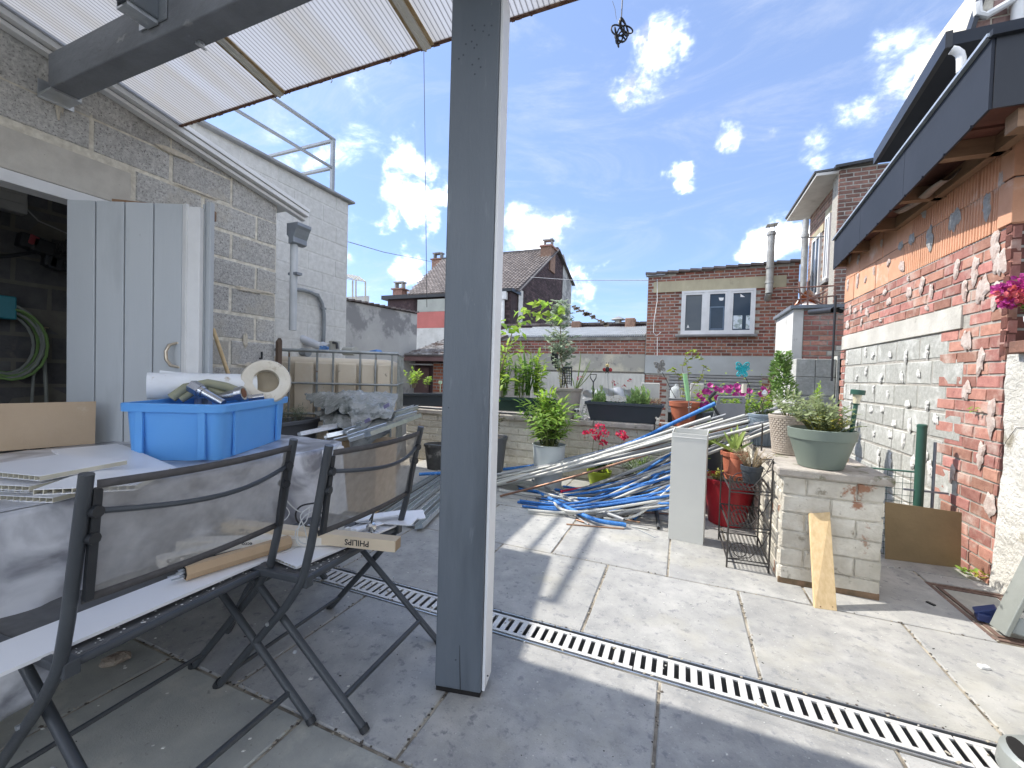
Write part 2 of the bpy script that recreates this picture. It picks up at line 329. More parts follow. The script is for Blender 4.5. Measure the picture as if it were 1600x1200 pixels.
m_alu = mat('aged_pvc_profile', (.66, .65, .60), (.55, .53, .46), 6, .5, .1, 60, spots=(((.30, .24, .15), 10, .62, .72),))
m_rustbar = mat('stained_profile', (.30, .19, .08), (.46, .36, .22), 18, .8, .5, 60, spots=(((.10, .07, .04), 25, .6, .68),))
m_clad = mat('anthracite_cladding', (.034, .039, .050), (.028, .033, .043), 2, .6, .05, 30, spec=.15)
m_clad_dk = mat('black_membrane', (.025, .028, .034), (.018, .02, .024), 2, .4)
m_wood = mat('timber', (.29, .18, .11), (.20, .12, .07), 3, .8, .4, 30, stretch=(1, 1, 6), spots=(((.16, .08, .05), 5, .62, .75),))
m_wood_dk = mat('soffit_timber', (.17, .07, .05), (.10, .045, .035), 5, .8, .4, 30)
m_wood_lt = mat('fresh_pine', (.66, .50, .29), (.56, .40, .21), 7, .75, .3, 40, stretch=(9, 9, 1), spots=(((.33, .20, .09), 16, .70, .76),))
m_glass = mat('window_glass', (.035, .055, .075), (.05, .07, .10), 1.2, .12, spec=.25)
m_blind = mat('grey_window_blind', (.13, .145, .15), (.10, .115, .13), 1.2, .3, spec=.2)
m_black = mat('black_plastic', (.022, .024, .027), (.03, .032, .035), 8, .45)
m_dark = mat('dark_gap', (.012, .011, .010), (.02, .018, .016), 8, .95)
m_ground = mat('yard_ground', (.17, .16, .14), (.11, .11, .09), .5, .95, .3, 3)
m_tileroof = mat('grey_brown_rooftile', (.27, .235, .215), (.20, .17, .155), 3, .8, .2, 30, rnd=.22)
m_pcgrout = mortar

# ------------------------------------------------------------------ ground and terrace
MB().box(-900, -900, -3.1, 900, 900, -3.0).build('ground', m_ground, kind='structure')
LOW = -3.0
pb = MB(); pb.box(-7, -3.2, LOW, 1.68, 1.619, -.006); pb.box(-7, 1.781, LOW, 1.68, 3.47, -.006); pb.box(-7, 1.6195, LOW, 1.68, 1.7805, -.11); pb.box(-7, 1.6195, -.109, -2.105, 1.7805, -.006); pb.box(-7, 3.472, LOW, .99, 4.80, -.006)
patio = pb.build('patio', m_joint, kind='structure', label='terrace of large blue-grey stone slabs with sandy joints')
stone_me = []
for s in range(4):
    rr = random.Random(s); mb = MB(); j = lambda: rr.uniform(-.0015, .0015)
    # slab top at z 0 with a slightly worn edge
    e = .006
    for z, i in ((-.03, 0), (-.004, 0), (0, e)):
        for (x, y) in ((0, 0), (1, 0), (1, 1), (0, 1)): mb.v.append(V((x + (i if x == 0 else -i) + j(), y + (i if y == 0 else -i) + j(), z)))
    for k in (0, 4):
        for q in range(4): q2 = (q+1) % 4; mb.f.append((k+q, k+q2, k+4+q2, k+4+q))
    mb.f.append((8, 9, 10, 11)); stone_me.append(mb)
def slab(x0, x1, y0, y1, m=None):
    g = .0055; mb = stone_me[R_.randrange(4)]
    q = MB(); q.v = [V((x0+g + p.x*(x1-x0-2*g), y0+g + p.y*(y1-y0-2*g), p.z + R_.uniform(-.0006, .0006))) for p in mb.v]; q.f = list(mb.f)
    q.build('paving_stone', m or m_stone, patio)
rows = [(-1.22, -.495, 0), (-.495, .235, 1), (.235, .965, 0), (.965, 1.62, 2), (1.78, 2.50, 1), (2.50, 3.24, 2), (3.24, 3.47, 3), (3.472, 3.97, 3), (3.97, 4.45, 1)]
offs = {0: -.42, 1: -.39, 2: -.07, 3: -.39}
for (y0, y1, k) in rows:
    x = offs[k] - .68 * 4
    while x < 1.66:
        a, b = max(x, -3.0), min(x + (.685 if k != 2 else .688), 1.66)
        if y1 > 3.471: b = min(b, .98)
        if b - a > .05 and not (a > 1.28 and y0 > 2.4 and y1 < 3.3):
            near = y1 < 1.0 or (y1 < 1.7 and b < -1.3)
            slab(a, b, y0, y1, m_stone2 if (y1 < .97 and b < .3) else None)
        elif b - a > .05:
            slab(a, b, 3.10, y1)
        x += .685 if k != 2 else .688
# grit and crumbled grout along the joints
rr = random.Random(91); gq = MB(); gq2 = MB()
for (y0, y1, k) in rows:
    x = offs[k] - .68*4
    while x < 1.6:
        if x > -2.6 and y1 > 0 and not (x > .95 and y1 > 3.4):
            for i in range(26 if y1 < 2.6 else 10): s_ = rr.uniform(.0015, .0042); (gq if rr.random() < .5 else gq2).obox((x + rr.gauss(0, .0045), rr.uniform(y0, y1), .0006), (s_, s_*.4, 0), (-s_*.3, s_*.8, 0), (0, 0, .0012))
        x += .685 if k != 2 else .688
    if y0 > 0:
        for i in range(150 if y1 < 2.6 else 60): s_ = rr.uniform(.0015, .0042); (gq if rr.random() < .5 else gq2).obox((rr.uniform(-2.5, 1.3), y0 + rr.gauss(0, .0045), .0006), (s_, s_*.4, 0), (-s_*.3, s_*.8, 0), (0, 0, .0012))
gq.build('joint_grit', mat('dark_grit', (.07, .06, .05), (.14, .12, .10), 40, .95), patio, kind='stuff'); gq2.build('joint_sand', mat('pale_grit', (.46, .42, .34), (.34, .30, .24), 40, .95), patio, kind='stuff')
# channel drain
dr = thing('channel_drain', (0, 1.70, 0), 'long galvanised slotted drain channel set between the stone slabs', 'drain')
mb = MB(); mb.box(-2.10, 1.620, -.09, 1.66, 1.626, .001); mb.box(-2.10, 1.774, -.09, 1.66, 1.780, .001); mb.box(-2.10, 1.62, -.1, 1.66, 1.78, -.091); mb.build('channel', m_steel, dr)
MB().box(-2.1, 1.6265, -.088, 1.66, 1.7735, -.086).build('channel_bed', m_dark, dr)  # near-black sheet along the channel bed under the slots
m_grate = mat('pale_zinc_grate', (.70, .69, .66), (.60, .59, .56), 9, .5, .15, 90, metal=.25, spots=(((.40, .36, .30), 22, .64, .72),))
x = -2.095
while x < 1.6:
    mb = MB(); L = min(.98, 1.655 - x)
    mb.box(x, 1.640, -.008, x+L-.004, 1.656, .000); mb.box(x, 1.744, -.008, x+L-.004, 1.760, .000)
    k = 0
    while (k+1) * .0408 < L: xx = x + k*.0408; mb.box(xx, 1.656, -.007, xx+.0235, 1.744, -.0008); k += 1
    mb.build('grate', m_grate, dr, bevel=.0012); x += .98
rr = random.Random(61); q = MB()
for i in range(60):
    xx, yy_ = rr.uniform(-2, 1.6), rr.choice((rr.uniform(1.627, 1.64), rr.uniform(1.645, 1.755))); a = rr.random()*3; s_ = rr.uniform(.002, .008); q.obox((xx, yy_, .0015), (math.cos(a)*s_, math.sin(a)*s_, .0005), (-math.sin(a)*s_*.5, math.cos(a)*s_*.5, 0), (0, 0, .0008))
q.build('litter', m_joint, dr)
# inspection cover, right of the pier
hc = thing('inspection_cover', (1.5, 2.85, 0), 'square brown-framed inspection cover sunk in the slabs at the right wall', 'manhole cover')
m_rust = mat('rusty_frame', (.20, .13, .10), (.12, .08, .07), 14, .8, .4, 60)
mb = MB(); X0, X1, Y0, Y1 = 1.325, 1.655, 2.52, 3.09
for i in (0, .035):
    mb.box(X0+i, Y0+i, -.02, X0+i+.018, Y1-i, .001); mb.box(X1-i-.018, Y0+i, -.02, X1-i, Y1-i, .001); mb.box(X0+i+.018, Y0+i, -.02, X1-i-.018, Y0+i+.018, .001); mb.box(X0+i+.018, Y1-i-.018, -.02, X1-i-.018, Y1-i, .001)
mb.build('frame', m_rust, hc)
MB().box(X0+.055, Y0+.055, -.03, X1-.055, Y1-.055, -.003).build('cover', m_stone2, hc)

# ------------------------------------------------------------------ planter walls and pier
pw = thing('planter_wall', (-1.2, 4.6, 0), 'low peeling white brick wall closing the terrace, planters standing on its coping', 'wall')
MB().box(-3.3, 4.462, -.004, .52, 4.78, .59).build('core', mortar_pale, pw)
masonry(pw, 'brick', m_wbrick, (-3.3, 4.455, 0), (1, 0, 0), (0, -1, 0), 3.82, .585, .24, .0835, .012, .03, .004, maxn=120, bev=.09, jit=.03)
x = -3.34
while x < .45:
    w = .62; MB().box(x, 4.41, .592, min(x+w-.008, .50), 4.83, .645).build('coping_stone', m_cap, pw, bevel=.008); x += w
pier = thing('garden_pier', (.76, 3.6, 0), 'chunky white-painted brick pier and side wall under a grey stone cap', 'wall')
MB().box(.548, 2.716, .0, .978, 4.40, .60).build('core', mortar_pale, pier)
masonry(pier, 'brick', m_wbrick, (.535, 2.708, 0.0), (1, 0, 0), (0, -1, 0), .455, .60, .225, .100, .007, .03, .003, maxn=60, bev=.07, jit=.05, seed=5)
masonry(pier, 'brick', m_wbrick, (.54, 4.40, 0.0), (0, -1, 0), (-1, 0, 0), 1.69, .60, .205, .0855, .009, .03, .004, maxn=80, bev=.08, jit=.035, seed=6)
masonry(pier, 'brick', m_wbrick, (.986, 2.71, 0.0), (0, 1, 0), (1, 0, 0), 1.69, .60, .205, .0855, .009, .03, .004, maxn=60, bev=.08, jit=.035, seed=7)
mb = MB()
def capf(u, v): return None
mb.box(.505, 2.675, .602, 1.02, 3.50, .648); c1 = mb.build('cap_stone', m_cap, pier, bevel=.01)
MB().box(.505, 3.505, .602, 1.02, 4.405, .646).build('cap_stone', m_cap, pier, bevel=.01)
MB().box(.533, 2.703, -.004, .987, 2.714, .035).build('stained_foot', mat('dirt_stained_brick', (.13, .10, .06), (.25, .16, .10), 14, .95, .8, 70, bdist=.01), pier, bevel=.006)

# ------------------------------------------------------------------ shed on the left
XW = -2.95
shed = thing('shed', (XW, .8, 0), 'grey concrete-block shed with an open doorway and pale roof trim', 'shed')
def ztop(y): return 2.39 + (2.3 - y) * .19
mb = MB()
DO0, DO1, DZ = .02, 1.62, 1.985      # doorway along y, and its head
TH = .19
def wall_poly(y0, y1, z0, z1a, z1b, x0=XW-TH, x1=XW-.012):
    mb.prism([(x1, y0, z0), (x1, y1, z0), (x1, y1, z1b), (x1, y0, z1a)], (x0-x1, 0, 0))
wall_poly(-1.4, DO0, 0, ztop(-1.4), ztop(DO0)); wall_poly(DO1, 2.295, 0, ztop(DO1), ztop(2.295)); wall_poly(DO0+.001, DO1-.001, DZ, ztop(DO0), ztop(DO1))
mb.box(-5.0, 2.10, 0, XW-TH-.001, 2.295, 2.25)
mb.build('wall', mortar_pale, shed)
masonry(shed, 'block', m_block, (XW-.011, -1.4, .004), (0, 1, 0), (1, 0, 0), 3.70, 3.2, .372, .186, .011, .05, .004,
        cond=lambda u, v: (v + .09 < ztop(-1.4+u) + .02) and not (DO0 - .02 < u - 1.4 < DO1 + .02 and v < 2.0) and not (-.1 < u - 1.4 < 1.37 and 1.99 < v < 2.2), off=.5, seed=11, bev=.05, jit=.02)
# the lintel
MB().box(XW-.05, -.12, 2.008, XW+.001, 1.372, 2.20).build('lintel', m_lintel, shed, bevel=.004)
# half cut blocks that follow the slope of the roof
y = -1.4
while y < 2.28:
    y1 = min(y + .372, 2.294); zc = math.floor((ztop(y1) - .004 + .02) / .186 - .5) * .186 + .09
    base = 0
    for k in range(20):
        zc = .004 + k * .186
        if zc + .186 > ztop(y1) - .0 and zc < ztop(y1) + .02:
            a, b = ztop(y) - .012, ztop(y1) - .012
            if b - zc > .02:
                q = MB(); q.prism([(XW-.009, y+.006, zc), (XW-.009, y1-.006, zc), (XW-.009, y1-.006, b), (XW-.009, y+.006, a)], (-.04, 0, 0)); q.build('cut_block', m_block, shed)
            break
    y = y1
# head trim over the doorway, jambs
MB().box(XW-.10, DO0-.3, 1.945, XW+.012, 1.30, DZ+.018).build('door_head_trim', m_wtrim, shed, bevel=.003)
MB().box(XW-.16, DO1-.04, 0, XW-.02, DO1+.0, DZ-.002).build('door_jamb', m_dpaint, shed, bevel=.003)
# roof verge trim: stepped white profile
tb = MB()
for (dx, dz, w, h) in ((.030, .020, .10, .030), (.055, .052, .07, .028), (.020, -.012, .05, .022)):
    a = V((XW+dx, -1.4, ztop(-1.4)+dz)); b = V((XW+dx, 2.52, ztop(2.52)+dz)); tb.bar(a, b, w, h)
tb.build('verge_trim', m_wtrim, shed, bevel=.003)
MB().prism([(XW-.02, -1.4, ztop(-1.4)+.07), (XW-.02, 2.5, ztop(2.5)+.07), (-5.2, 2.5, ztop(2.5)+.07), (-5.2, -1.4, ztop(-1.4)+.07)], (0, 0, .03)).build('roof', m_wtrim, shed)
rr = random.Random(77); m_smear = mat('mortar_smear', (.62, .56, .45), (.47, .43, .36), 30, .95, .9, 60, bdist=.01)
for i in range(46):
    y = rr.uniform(-.2, 2.2); k = rr.randrange(1, 14); z = .004 + .186*k + rr.uniform(-.012, .012)
    if (0 < y < 1.66 and z < 2.22) or z > ztop(y) - .06: continue
    horiz = rr.random() < .75; n_ = 16; a, b_ = (rr.uniform(.05, .16), rr.uniform(.008, .017)) if horiz else (rr.uniform(.012, .02), rr.uniform(.04, .09)); q = MB(); ph = rr.random()*9
    ring = [V((XW+.0, y + math.cos(2*math.pi*j/n_)*a*(1+.35*noise.noise(V((j*.9, ph, 0)))), z + math.sin(2*math.pi*j/n_)*b_*(1+.9*noise.noise(V((j*1.3, ph, 3)))))) for j in range(n_)]
    c = sum(ring, V((0, 0, 0)))/n_; q.v = ring + [c.lerp(p, .7) + V((.0045, 0, 0)) for p in ring]
    for j in range(n_): j2 = (j+1) % n_; q.f.append((j, j2, n_+j2, n_+j))
    q.f.append(tuple(range(n_, 2*n_))); q.build('mortar_smear', m_smear, shed)
# inside: the dark room's shade is put into the block colour
MB().box(-4.52, -1.4, 0, -4.45, 2.09, 3.0).build('back_wall', mat('dark_inner_mortar', (.17, .16, .14), None, 9, .9), shed)
m_inblock = mat('shaded_inner_block', (.13, .13, .13), (.085, .085, .09), 10, .95, .7, 60, rnd=.2, spots=(((.20, .18, .15), 3, .6, .7),))
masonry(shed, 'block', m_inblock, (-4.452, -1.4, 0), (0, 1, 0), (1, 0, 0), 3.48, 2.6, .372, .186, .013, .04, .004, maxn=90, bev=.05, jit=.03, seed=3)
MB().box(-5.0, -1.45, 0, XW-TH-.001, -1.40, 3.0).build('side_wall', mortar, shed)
# folding plank doors
door = thing('folding_door', (XW+.02, 1.7, 0), 'grey painted plank folding door standing open against the block shed', 'door')
ZT = 2.02
def leaf_boards(a, b, nb, z0, z1, th, first=True, m=m_dpaint, slope=0):
    a, b = V(a), V(b); d = (b-a); L = d.length; d.normalize(); nn = V((d.y, -d.x, 0))
    if nn.dot(CAM - a) < 0: nn = -nn
    for i in range(nb):
        p = a + d*(L*i/nb + .003); q = a + d*(L*(i+1)/nb - .003)
        m1 = MB(); c = (p+q)/2; m1.obox((c.x, c.y, (z0+z1)/2) , d*(q-p).length/2, nn*th/2, (0, 0, (z1-z0)/2)); m1.build('board', m, door, bevel=.0035)
    m2 = MB(); c = (a+b)/2 - nn*(th*.75); m2.obox((c.x, c.y, (z0+z1)/2), d*L/2*.998, nn*th*.2, (0, 0, (z1-z0)/2-.012)); m2.build('backing', m_wtrim if nb > 2 else m_dpaint, door)
    return d, nn
A = PZ(107, 313, 1.925); B = PZ(288, 320, 1.925); A.z = B.z = 0
dd, nn = leaf_boards(A, B, 4, .02, 1.925, .022)
P1 = PZ(296, 321, 1.925); P2 = PZ(317, 322, 1.925); P3 = P2 + V((.05, .0, 0)); P3 = PY(333, 313, P2.y + .05); P1.z = P2.z = P3.z = 0
q = MB(); q.bar(P1+V((0, 0, 1.0)), P1+V((0, 0, 1.001)), .01, .01); 
leaf_boards(P1, P2, 1, .02, 1.915, .03, m=m_wtrim)
leaf_boards(P2+V((.004, .02, 0)), P3, 1, .02, 1.955, .03)
q = MB(); q.bar(B+V((.012, .0, .02)), B+V((.012, .0, 1.925)), .014, .03, side=(1, 0, 0)); q.build('edge_strip', m_wtrim, door)
# timber head seen over the boards
hb = MB(); C1 = A + V((.14, .12, 0)); C2 = B + V((-.02, .16, 0)); hb.bar((C1.x, C1.y, 1.93), (C2.x, C2.y, 1.93), .04, .05); hb.build('timber_head', m_wood, door)
hc_ = PZ(277, 555, 1.10); hm = (A + dd * 0).copy()
def on_door(px, py, off=.0):      # sight line cut by the door face
    d = raydir(px, py); t = (A - CAM).dot(nn) / d.dot(nn); return CAM + d*t + nn*off
h1, h2 = on_door(279, 536, .012), on_door(281, 574, .012); hm = [h1, on_door(273, 540, .035), on_door(270, 550, .045), on_door(271, 562, .045), on_door(275, 571, .035), h2]
mb = MB(); mb.tube([h1] + hm[1:5] + [h2], [.006, .008, .008, .008, .008, .006], 8); mb.lathe(h1 - nn*.01, [(.012, -.004), (.012, .004)], 10); mb.lathe(h2 - nn*.01, [(.012, -.004), (.012, .004)], 10)
mb.build('handle', mat('worn_brass', (.55, .48, .38), (.42, .36, .28), 30, .35, metal=.8), door, smooth=True)

# ------------------------------------------------------------------ white block house behind the shed
XH = -4.0; YH = 4.11; ZH = 3.26
wh = thing('white_block_house', (XH, 3, 0), 'white painted block building with a metal railing on its flat roof', 'building')
MB().box(-9, 2.31, LOW, XH-.012, YH-.0, ZH-.03).build('wall', m_wpaint, wh)
masonry(wh, 'block', m_wpaint, (XH-.011, 2.31, .2), (0, 1, 0), (1, 0, 0), 1.795, 3.04, .40, .205, .009, .04, .002, maxn=220, bev=.04, jit=.012, seed=21)
mb = MB(); mb.box(XH-.3, 2.0, ZH-.028, XH+.05, YH+.06, ZH+.004); mb.build('coping', mat('lead_grey_coping', (.30, .31, .32), (.22, .23, .24), 8, .7, .5, 50), wh, bevel=.01)
rl = MB(); zt = 3.93; zm = 3.58
rl.bar((XH-.06, YH-.22, ZH), (XH-.06, YH-.22, zt), .04, .04)
rl.bar((XH-.06, YH-.20, zt), (XH-.06, 2.05, zt), .045, .02); rl.bar((XH-.06, YH-.22, zm), (XH-.06, 2.05, zm), .035, .02)
rl.bar((XH-.06, YH-.22, zt-.02), (-8, YH-.22, zt-.02), .035, .03); rl.bar((XH-.06, YH-.22, zm), (-8, YH-.22, zm), .035, .03); rl.bar((-8, YH-.22, ZH), (-8, YH-.22, zt), .04, .04)
rl.bar((XH-.06, 2.07, ZH), (XH-.06, 2.07, zt), .04, .04)
rl.build('railing', mat('grey_metal_rail', (.33, .35, .37), (.26, .28, .29), 9, .5, metal=.3), wh)
# conduit arching over the white wall
pts = [PX(px, py, XH+.03) for (px, py) in ((456, 452), (472, 453), (486, 457), (497, 463), (503, 474), (506, 490), (506, 510), (505, 545))]
cp = MB(); cp.tube(pts, .022, 8); 
for (px, py) in ((494, 460), (505, 482)): c = PX(px, py, XH+.03); cp.obox(c, (.02, 0, 0), (0, .03, 0), (0, 0, .012))
cp.build('conduit', mat('grey_conduit', (.22, .24, .25), (.17, .18, .19), 9, .5), wh, smooth=True)
# gutter outlet and rainwater pipe on the shed corner
gp = thing('rainwater_pipe', (XW+.1, 2.42, 0), 'grey gutter outlet and rainwater pipe on the corner of the block shed', 'pipe')
m_zinc = mat('zinc', (.27, .30, .33), (.22, .24, .27), 9, .5, .1, 40, metal=.4)
g0 = PX(464, 370, -2.88); x, y = g0.x, g0.y
mb = MB(); prof = [(-.075, 2.28), (.045, 2.28), (.045, 2.255), (.03, 2.235), (.015, 2.20), (.0, 2.17), (.0, 2.13), (-.03, 2.12), (-.055, 2.12), (-.055, 2.17), (-.075, 2.19)]
mb.prism([(x+a+.02, y-.05, b-.02) for a, b in prof], (0, .13, 0)); mb.build('outlet', m_zinc, gp, bevel=.003)
m_gutter_pipe = mat('pale_grey_pipe', (.50, .52, .53), (.42, .44, .45), 7, .5)
a = PX(458, 398, -2.90); b = PX(456, 505, -2.90)
MB().tube([V((x-.03, y, 2.14)), V((x-.03, y, 1.42))], .028, 12).build('downpipe', m_gutter_pipe, gp, smooth=True)
MB().box(x-.07, y-.02, 1.86, x+.03, y+.03, 1.88).build('pipe_clip', m_zinc, gp)

# ------------------------------------------------------------------ polycarbonate canopy with its beam
YE = 1.57
def zc(y): return 2.563 + .19 * (YE - y)
can = thing('roof_canopy', (-1.0, 0, 2.4), 'translucent ribbed plastic canopy on a grey timber beam over the terrace', 'canopy')
pcm = bpy.data.materials.new('milky_polycarbonate'); pcm.use_nodes = True; n, l = pcm.node_tree.nodes, pcm.node_tree.links
b = n['Principled BSDF']; out = n['Material Output']; g = n.new('ShaderNodeNewGeometry'); sx = n.new('ShaderNodeSeparateXYZ'); l.new(g.outputs['Position'], sx.inputs[0])
mm = n.new('ShaderNodeMath'); mm.operation = 'MULTIPLY'; l.new(sx.outputs[0], mm.inputs[0]); mm.inputs[1].default_value = 2*math.pi/.0215
sn = n.new('ShaderNodeMath'); sn.operation = 'SINE'; l.new(mm.outputs[0], sn.inputs[0])
rg = n.new('ShaderNodeMapRange'); l.new(sn.outputs[0], rg.inputs[0]); rg.inputs[1].default_value = .55; rg.inputs[2].default_value = .95
dn = n.new('ShaderNodeTexNoise'); dn.inputs['Scale'].default_value = 2.2; dn.inputs['Detail'].default_value = 5; mpn = n.new('ShaderNodeMapping'); mpn.inputs['Scale'].default_value = (2.5, .35, 1); l.new(g.outputs['Position'], mpn.inputs[0]); l.new(mpn.outputs[0], dn.inputs['Vector'])
dr_ = n.new('ShaderNodeMapRange'); l.new(dn.outputs[0], dr_.inputs[0]); dr_.inputs[1].default_value = .42; dr_.inputs[2].default_value = .7
c0 = n.new('ShaderNodeMix'); c0.data_type = 'RGBA'; l.new(dr_.outputs[0], c0.inputs[0]); c0.inputs[6].default_value = (.58, .59, .615, 1); c0.inputs[7].default_value = (.50, .48, .44, 1)
c1_ = n.new('ShaderNodeMix'); c1_.data_type = 'RGBA'; l.new(rg.outputs[0], c1_.inputs[0]); l.new(c0.outputs[2], c1_.inputs[6]); c1_.inputs[7].default_value = (.24, .24, .245, 1)
l.new(c1_.outputs[2], b.inputs['Base Color']); b.inputs['Roughness'].default_value = .25
tl = n.new('ShaderNodeBsdfTranslucent'); l.new(c1_.outputs[2], tl.inputs[0]); tp = n.new('ShaderNodeBsdfTransparent')
m1 = n.new('ShaderNodeMixShader'); m1.inputs[0].default_value = .74; l.new(b.outputs[0], m1.inputs[1]); l.new(tl.outputs[0], m1.inputs[2])
m2 = n.new('ShaderNodeMixShader'); m2.inputs[0].default_value = .16; l.new(m1.outputs[0], m2.inputs[1]); l.new(tp.outputs[0], m2.inputs[2]); l.new(m2.outputs[0], out.inputs[0])
xs = [-2.90, -2.01, -1.10, -.19, .72, 1.63, 2.54]
for i in range(len(xs)-1):
    a, b_ = xs[i]+.01, xs[i+1]-.01
    MB().prism([(a, YE, zc(YE)), (b_, YE, zc(YE)), (b_, -1.3, zc(-1.3)), (a, -1.3, zc(-1.3))], (0, 0, .004)).build('roof_sheet', pcm, can)
    if i:
        x = xs[i]; j1 = MB(); j1.bar((x-.030, YE-.002, zc(YE)-.006), (x-.030, -1.3, zc(-1.3)-.006), .020, .006); j1.bar((x+.030, YE-.002, zc(YE)-.006), (x+.030, -1.3, zc(-1.3)-.006), .016, .006); j1.build('stained_seam', m_rustbar, can)
        j2 = MB(); j2.bar((x, YE+.004, zc(YE)-.010), (x, -1.3, zc(-1.3)-.010), .040, .014); j2.bar((x-.008, YE+.006, zc(YE)-.018), (x-.008, -1.3, zc(-1.3)-.018), .010, .008); j2.build('glazing_bar', m_alu, can)
# dirty front edge with drips
e = MB(); e.bar((-2.9, YE+.004, zc(YE)+.0), (2.54, YE+.004, zc(YE)+.0), .010, .014, side=(0, 1, 0))
rr = random.Random(4)
for i in range(190):
    x = rr.uniform(-2.88, 2.5); w = rr.uniform(.004, .02); h = rr.uniform(.002, .008); e.box(x, YE-.001, zc(YE)-.004-h, x+w, YE+.008, zc(YE)-.002)
e.build('grimy_edge', mat('edge_grime', (.10, .05, .035), (.22, .13, .09), 40, .95, .6, 60), can)
for x in (-2.05, -1.66, -1.3, -.34): 
    k = MB(); k.tube([(x, YE, zc(YE)-.0), (x+.004, YE+.004, zc(YE)-.02), (x-.004, YE+.003, zc(YE)-.028)], .0022, 5); k.build('drip_screw', m_steel, can)
bm_ = MB(); bm_.box(-2.86, 1.005, 2.42, 2.5, 1.105, 2.585); bm_.build('beam', m_beam, can, bevel=.006)
for x in (-1.99, -.35, 1.2): MB().box(x-.03, -1.3, 2.478, x+.03, .998, 2.60).build('joist', m_gpaint, can, bevel=.004)
hg = MB(); x0, x1 = -2.065, -1.945
hg.box(x0+.03, .90, 2.462, x1-.03, 1.0, 2.470); hg.box(x0+.025, .90, 2.462, x0+.03, 1.0, 2.56); hg.box(x1-.03, .90, 2.462, x1-.025, 1.0, 2.56); hg.box(x1-.024, .997, 2.47, x1+.03, 1.002, 2.56); hg.box(x0-.03, .997, 2.47, x0+.024, 1.002, 2.56)
hg.build('joist_hanger', m_steel, can)
hl = MB()
for (a, b_) in ((.93, 2.50), (.95, 2.525), (.975, 2.51), (.96, 2.54), (.985, 2.535)): hl.tube([(x1-.0249, a, b_), (x1-.0235, a, b_)], .0035, 8)
hl.build('nail_hole', m_dark, can)
br = MB(); br.box(XW+.002, 1.00, 2.40, XW+.008, 1.13, 2.49); br.box(XW+.002, 1.0, 2.408, XW+.13, 1.11, 2.418); br.box(XW+.01, 1.108, 2.41, XW+.12, 1.114, 2.45); br.build('wall_bracket', m_steel, can)
for (px, py) in ((84, 102), (84, 114), (96, 101)):
    c = PX(px, py, XW+.012); MB().tube([c, c+V((.008, 0, 0))], .009, 6).build('bolt', m_zinc, can)
nb = MB(); c = PZ(314, 66, 2.418); nb.lathe(c - V((0, 0, .012)), [(.012, 0), (.012, .012)], 8); nb.box(c.x-.004, c.y-.02, c.z-.02, c.x+.004, c.y+.02, c.z-.012); nb.build('wing_nut', m_steel, can)

# ------------------------------------------------------------------ post
pa, pb_ = V((-.767, 1.232, 0)), V((-.603, 1.266, 0)); pd = (pb_-pa).normalized(); pn = V((pd.y, -pd.x, 0))
post = thing('support_post', ((pa+pb_)/2 - pn*.05)[:], 'tall grey painted square timber post holding up the canopy', 'post')
mb = MB(); c = (pa+pb_)/2 - pn*.055; L = (pb_-pa).length; mb.obox((c.x, c.y, 1.217), pd*L/2, pn*.055, (0, 0, 1.200)); mb.build('shaft', m_gpaint, post, bevel=.006)
mb = MB(); c = pb_ + pd*.006 - pn*.060; mb.obox((c.x, c.y, 1.217), pd*.005, pn*.050, (0, 0, 1.197)); mb.build('side_board', mat('bright_white_board', (.80, .80, .79), (.74, .74, .73), 6, .5, spots=(((.55, .53, .5), 14, .68, .76),)), post, bevel=.002)
mb = MB(); c = (pa+pb_)/2 - pn*.055; mb.obox((c.x, c.y, .008), pd*(L/2-.004), pn*.05, (0, 0, .0085)); mb.build('foot_gap', m_dark, post)
hl = MB(); rr = random.Random(9)
for (px, py) in ((738, 40), (742, 47), (757, 40), (755, 49), (768, 40), (764, 55), (737, 65), (745, 70), (741, 75), (724, 86), (717, 92), (748, 92), (738, 101), (751, 105), (742, 116), (728, 69), (712, 1031), (762, 1056), (701, 637)):
    d = raydir(px, py); t = (pa - CAM).dot(pn) / d.dot(pn); c = CAM + d*t; hl.tube([c - pn*.001, c + pn*.0007], .0032, 7)
cr = []
hl.build('screw_hole', mat('hole_shadow_paint', (.09, .10, .115), None, 5, .9), post)
# hairline drying crack near the foot
d = raydir(719, 1010); 
def on_post(px, py): d = raydir(px, py); t = (pa - CAM).dot(pn) / d.dot(pn); return CAM + d*t + pn*.0008
ck = MB(); P = [on_post(718, 1008), on_post(718.6, 1040), on_post(719.3, 1084)]; ck.tube(P, [.0004, .0010, .0013], 5); ck.build('crack', m_dark, post)
# ------------------------------------------------------------------ neighbour's wall on the right
XR = 1.66
nb = thing('neighbour_house', (XR, 4.4, 0), 'long brick and block side wall under a dark clad roof overhang', 'building')
YN, YF = 3.20, 5.80
MB().box(XR+.014, YN+.012, LOW, 6.0, YF, 2.90).build('wall', mortar, nb)
O = (XR+.012, YF, 0); U = (0, -1, 0); N = (-1, 0, 0); Wn = YF - YN
def yy(u): return YF - u
masonry(nb, 'brick', m_brick, (XR+.012, YF, 1.662), U, N, Wn, .37, .205, .074, .009, .04, .004, maxn=130, bev=.06, jit=.03, seed=31)
masonry(nb, 'brick', m_brick, (XR+.012, YF, -.04), U, N, Wn, 1.70, .205, .0773, .009, .04, .004, cond=lambda u, v: yy(u) < (3.61 if v > 1.56 else 3.79 - .03*math.sin(v*40)), maxn=165, bev=.06, jit=.04, seed=32)
masonry(nb, 'block', m_gblock, (XR+.012, YF, 1.502-.186*16), U, N, Wn, .186*16, .372, .186, .010, .05, .004, cond=lambda u, v: yy(u) > 3.70, maxn=110, bev=.05, jit=.02, seed=33)
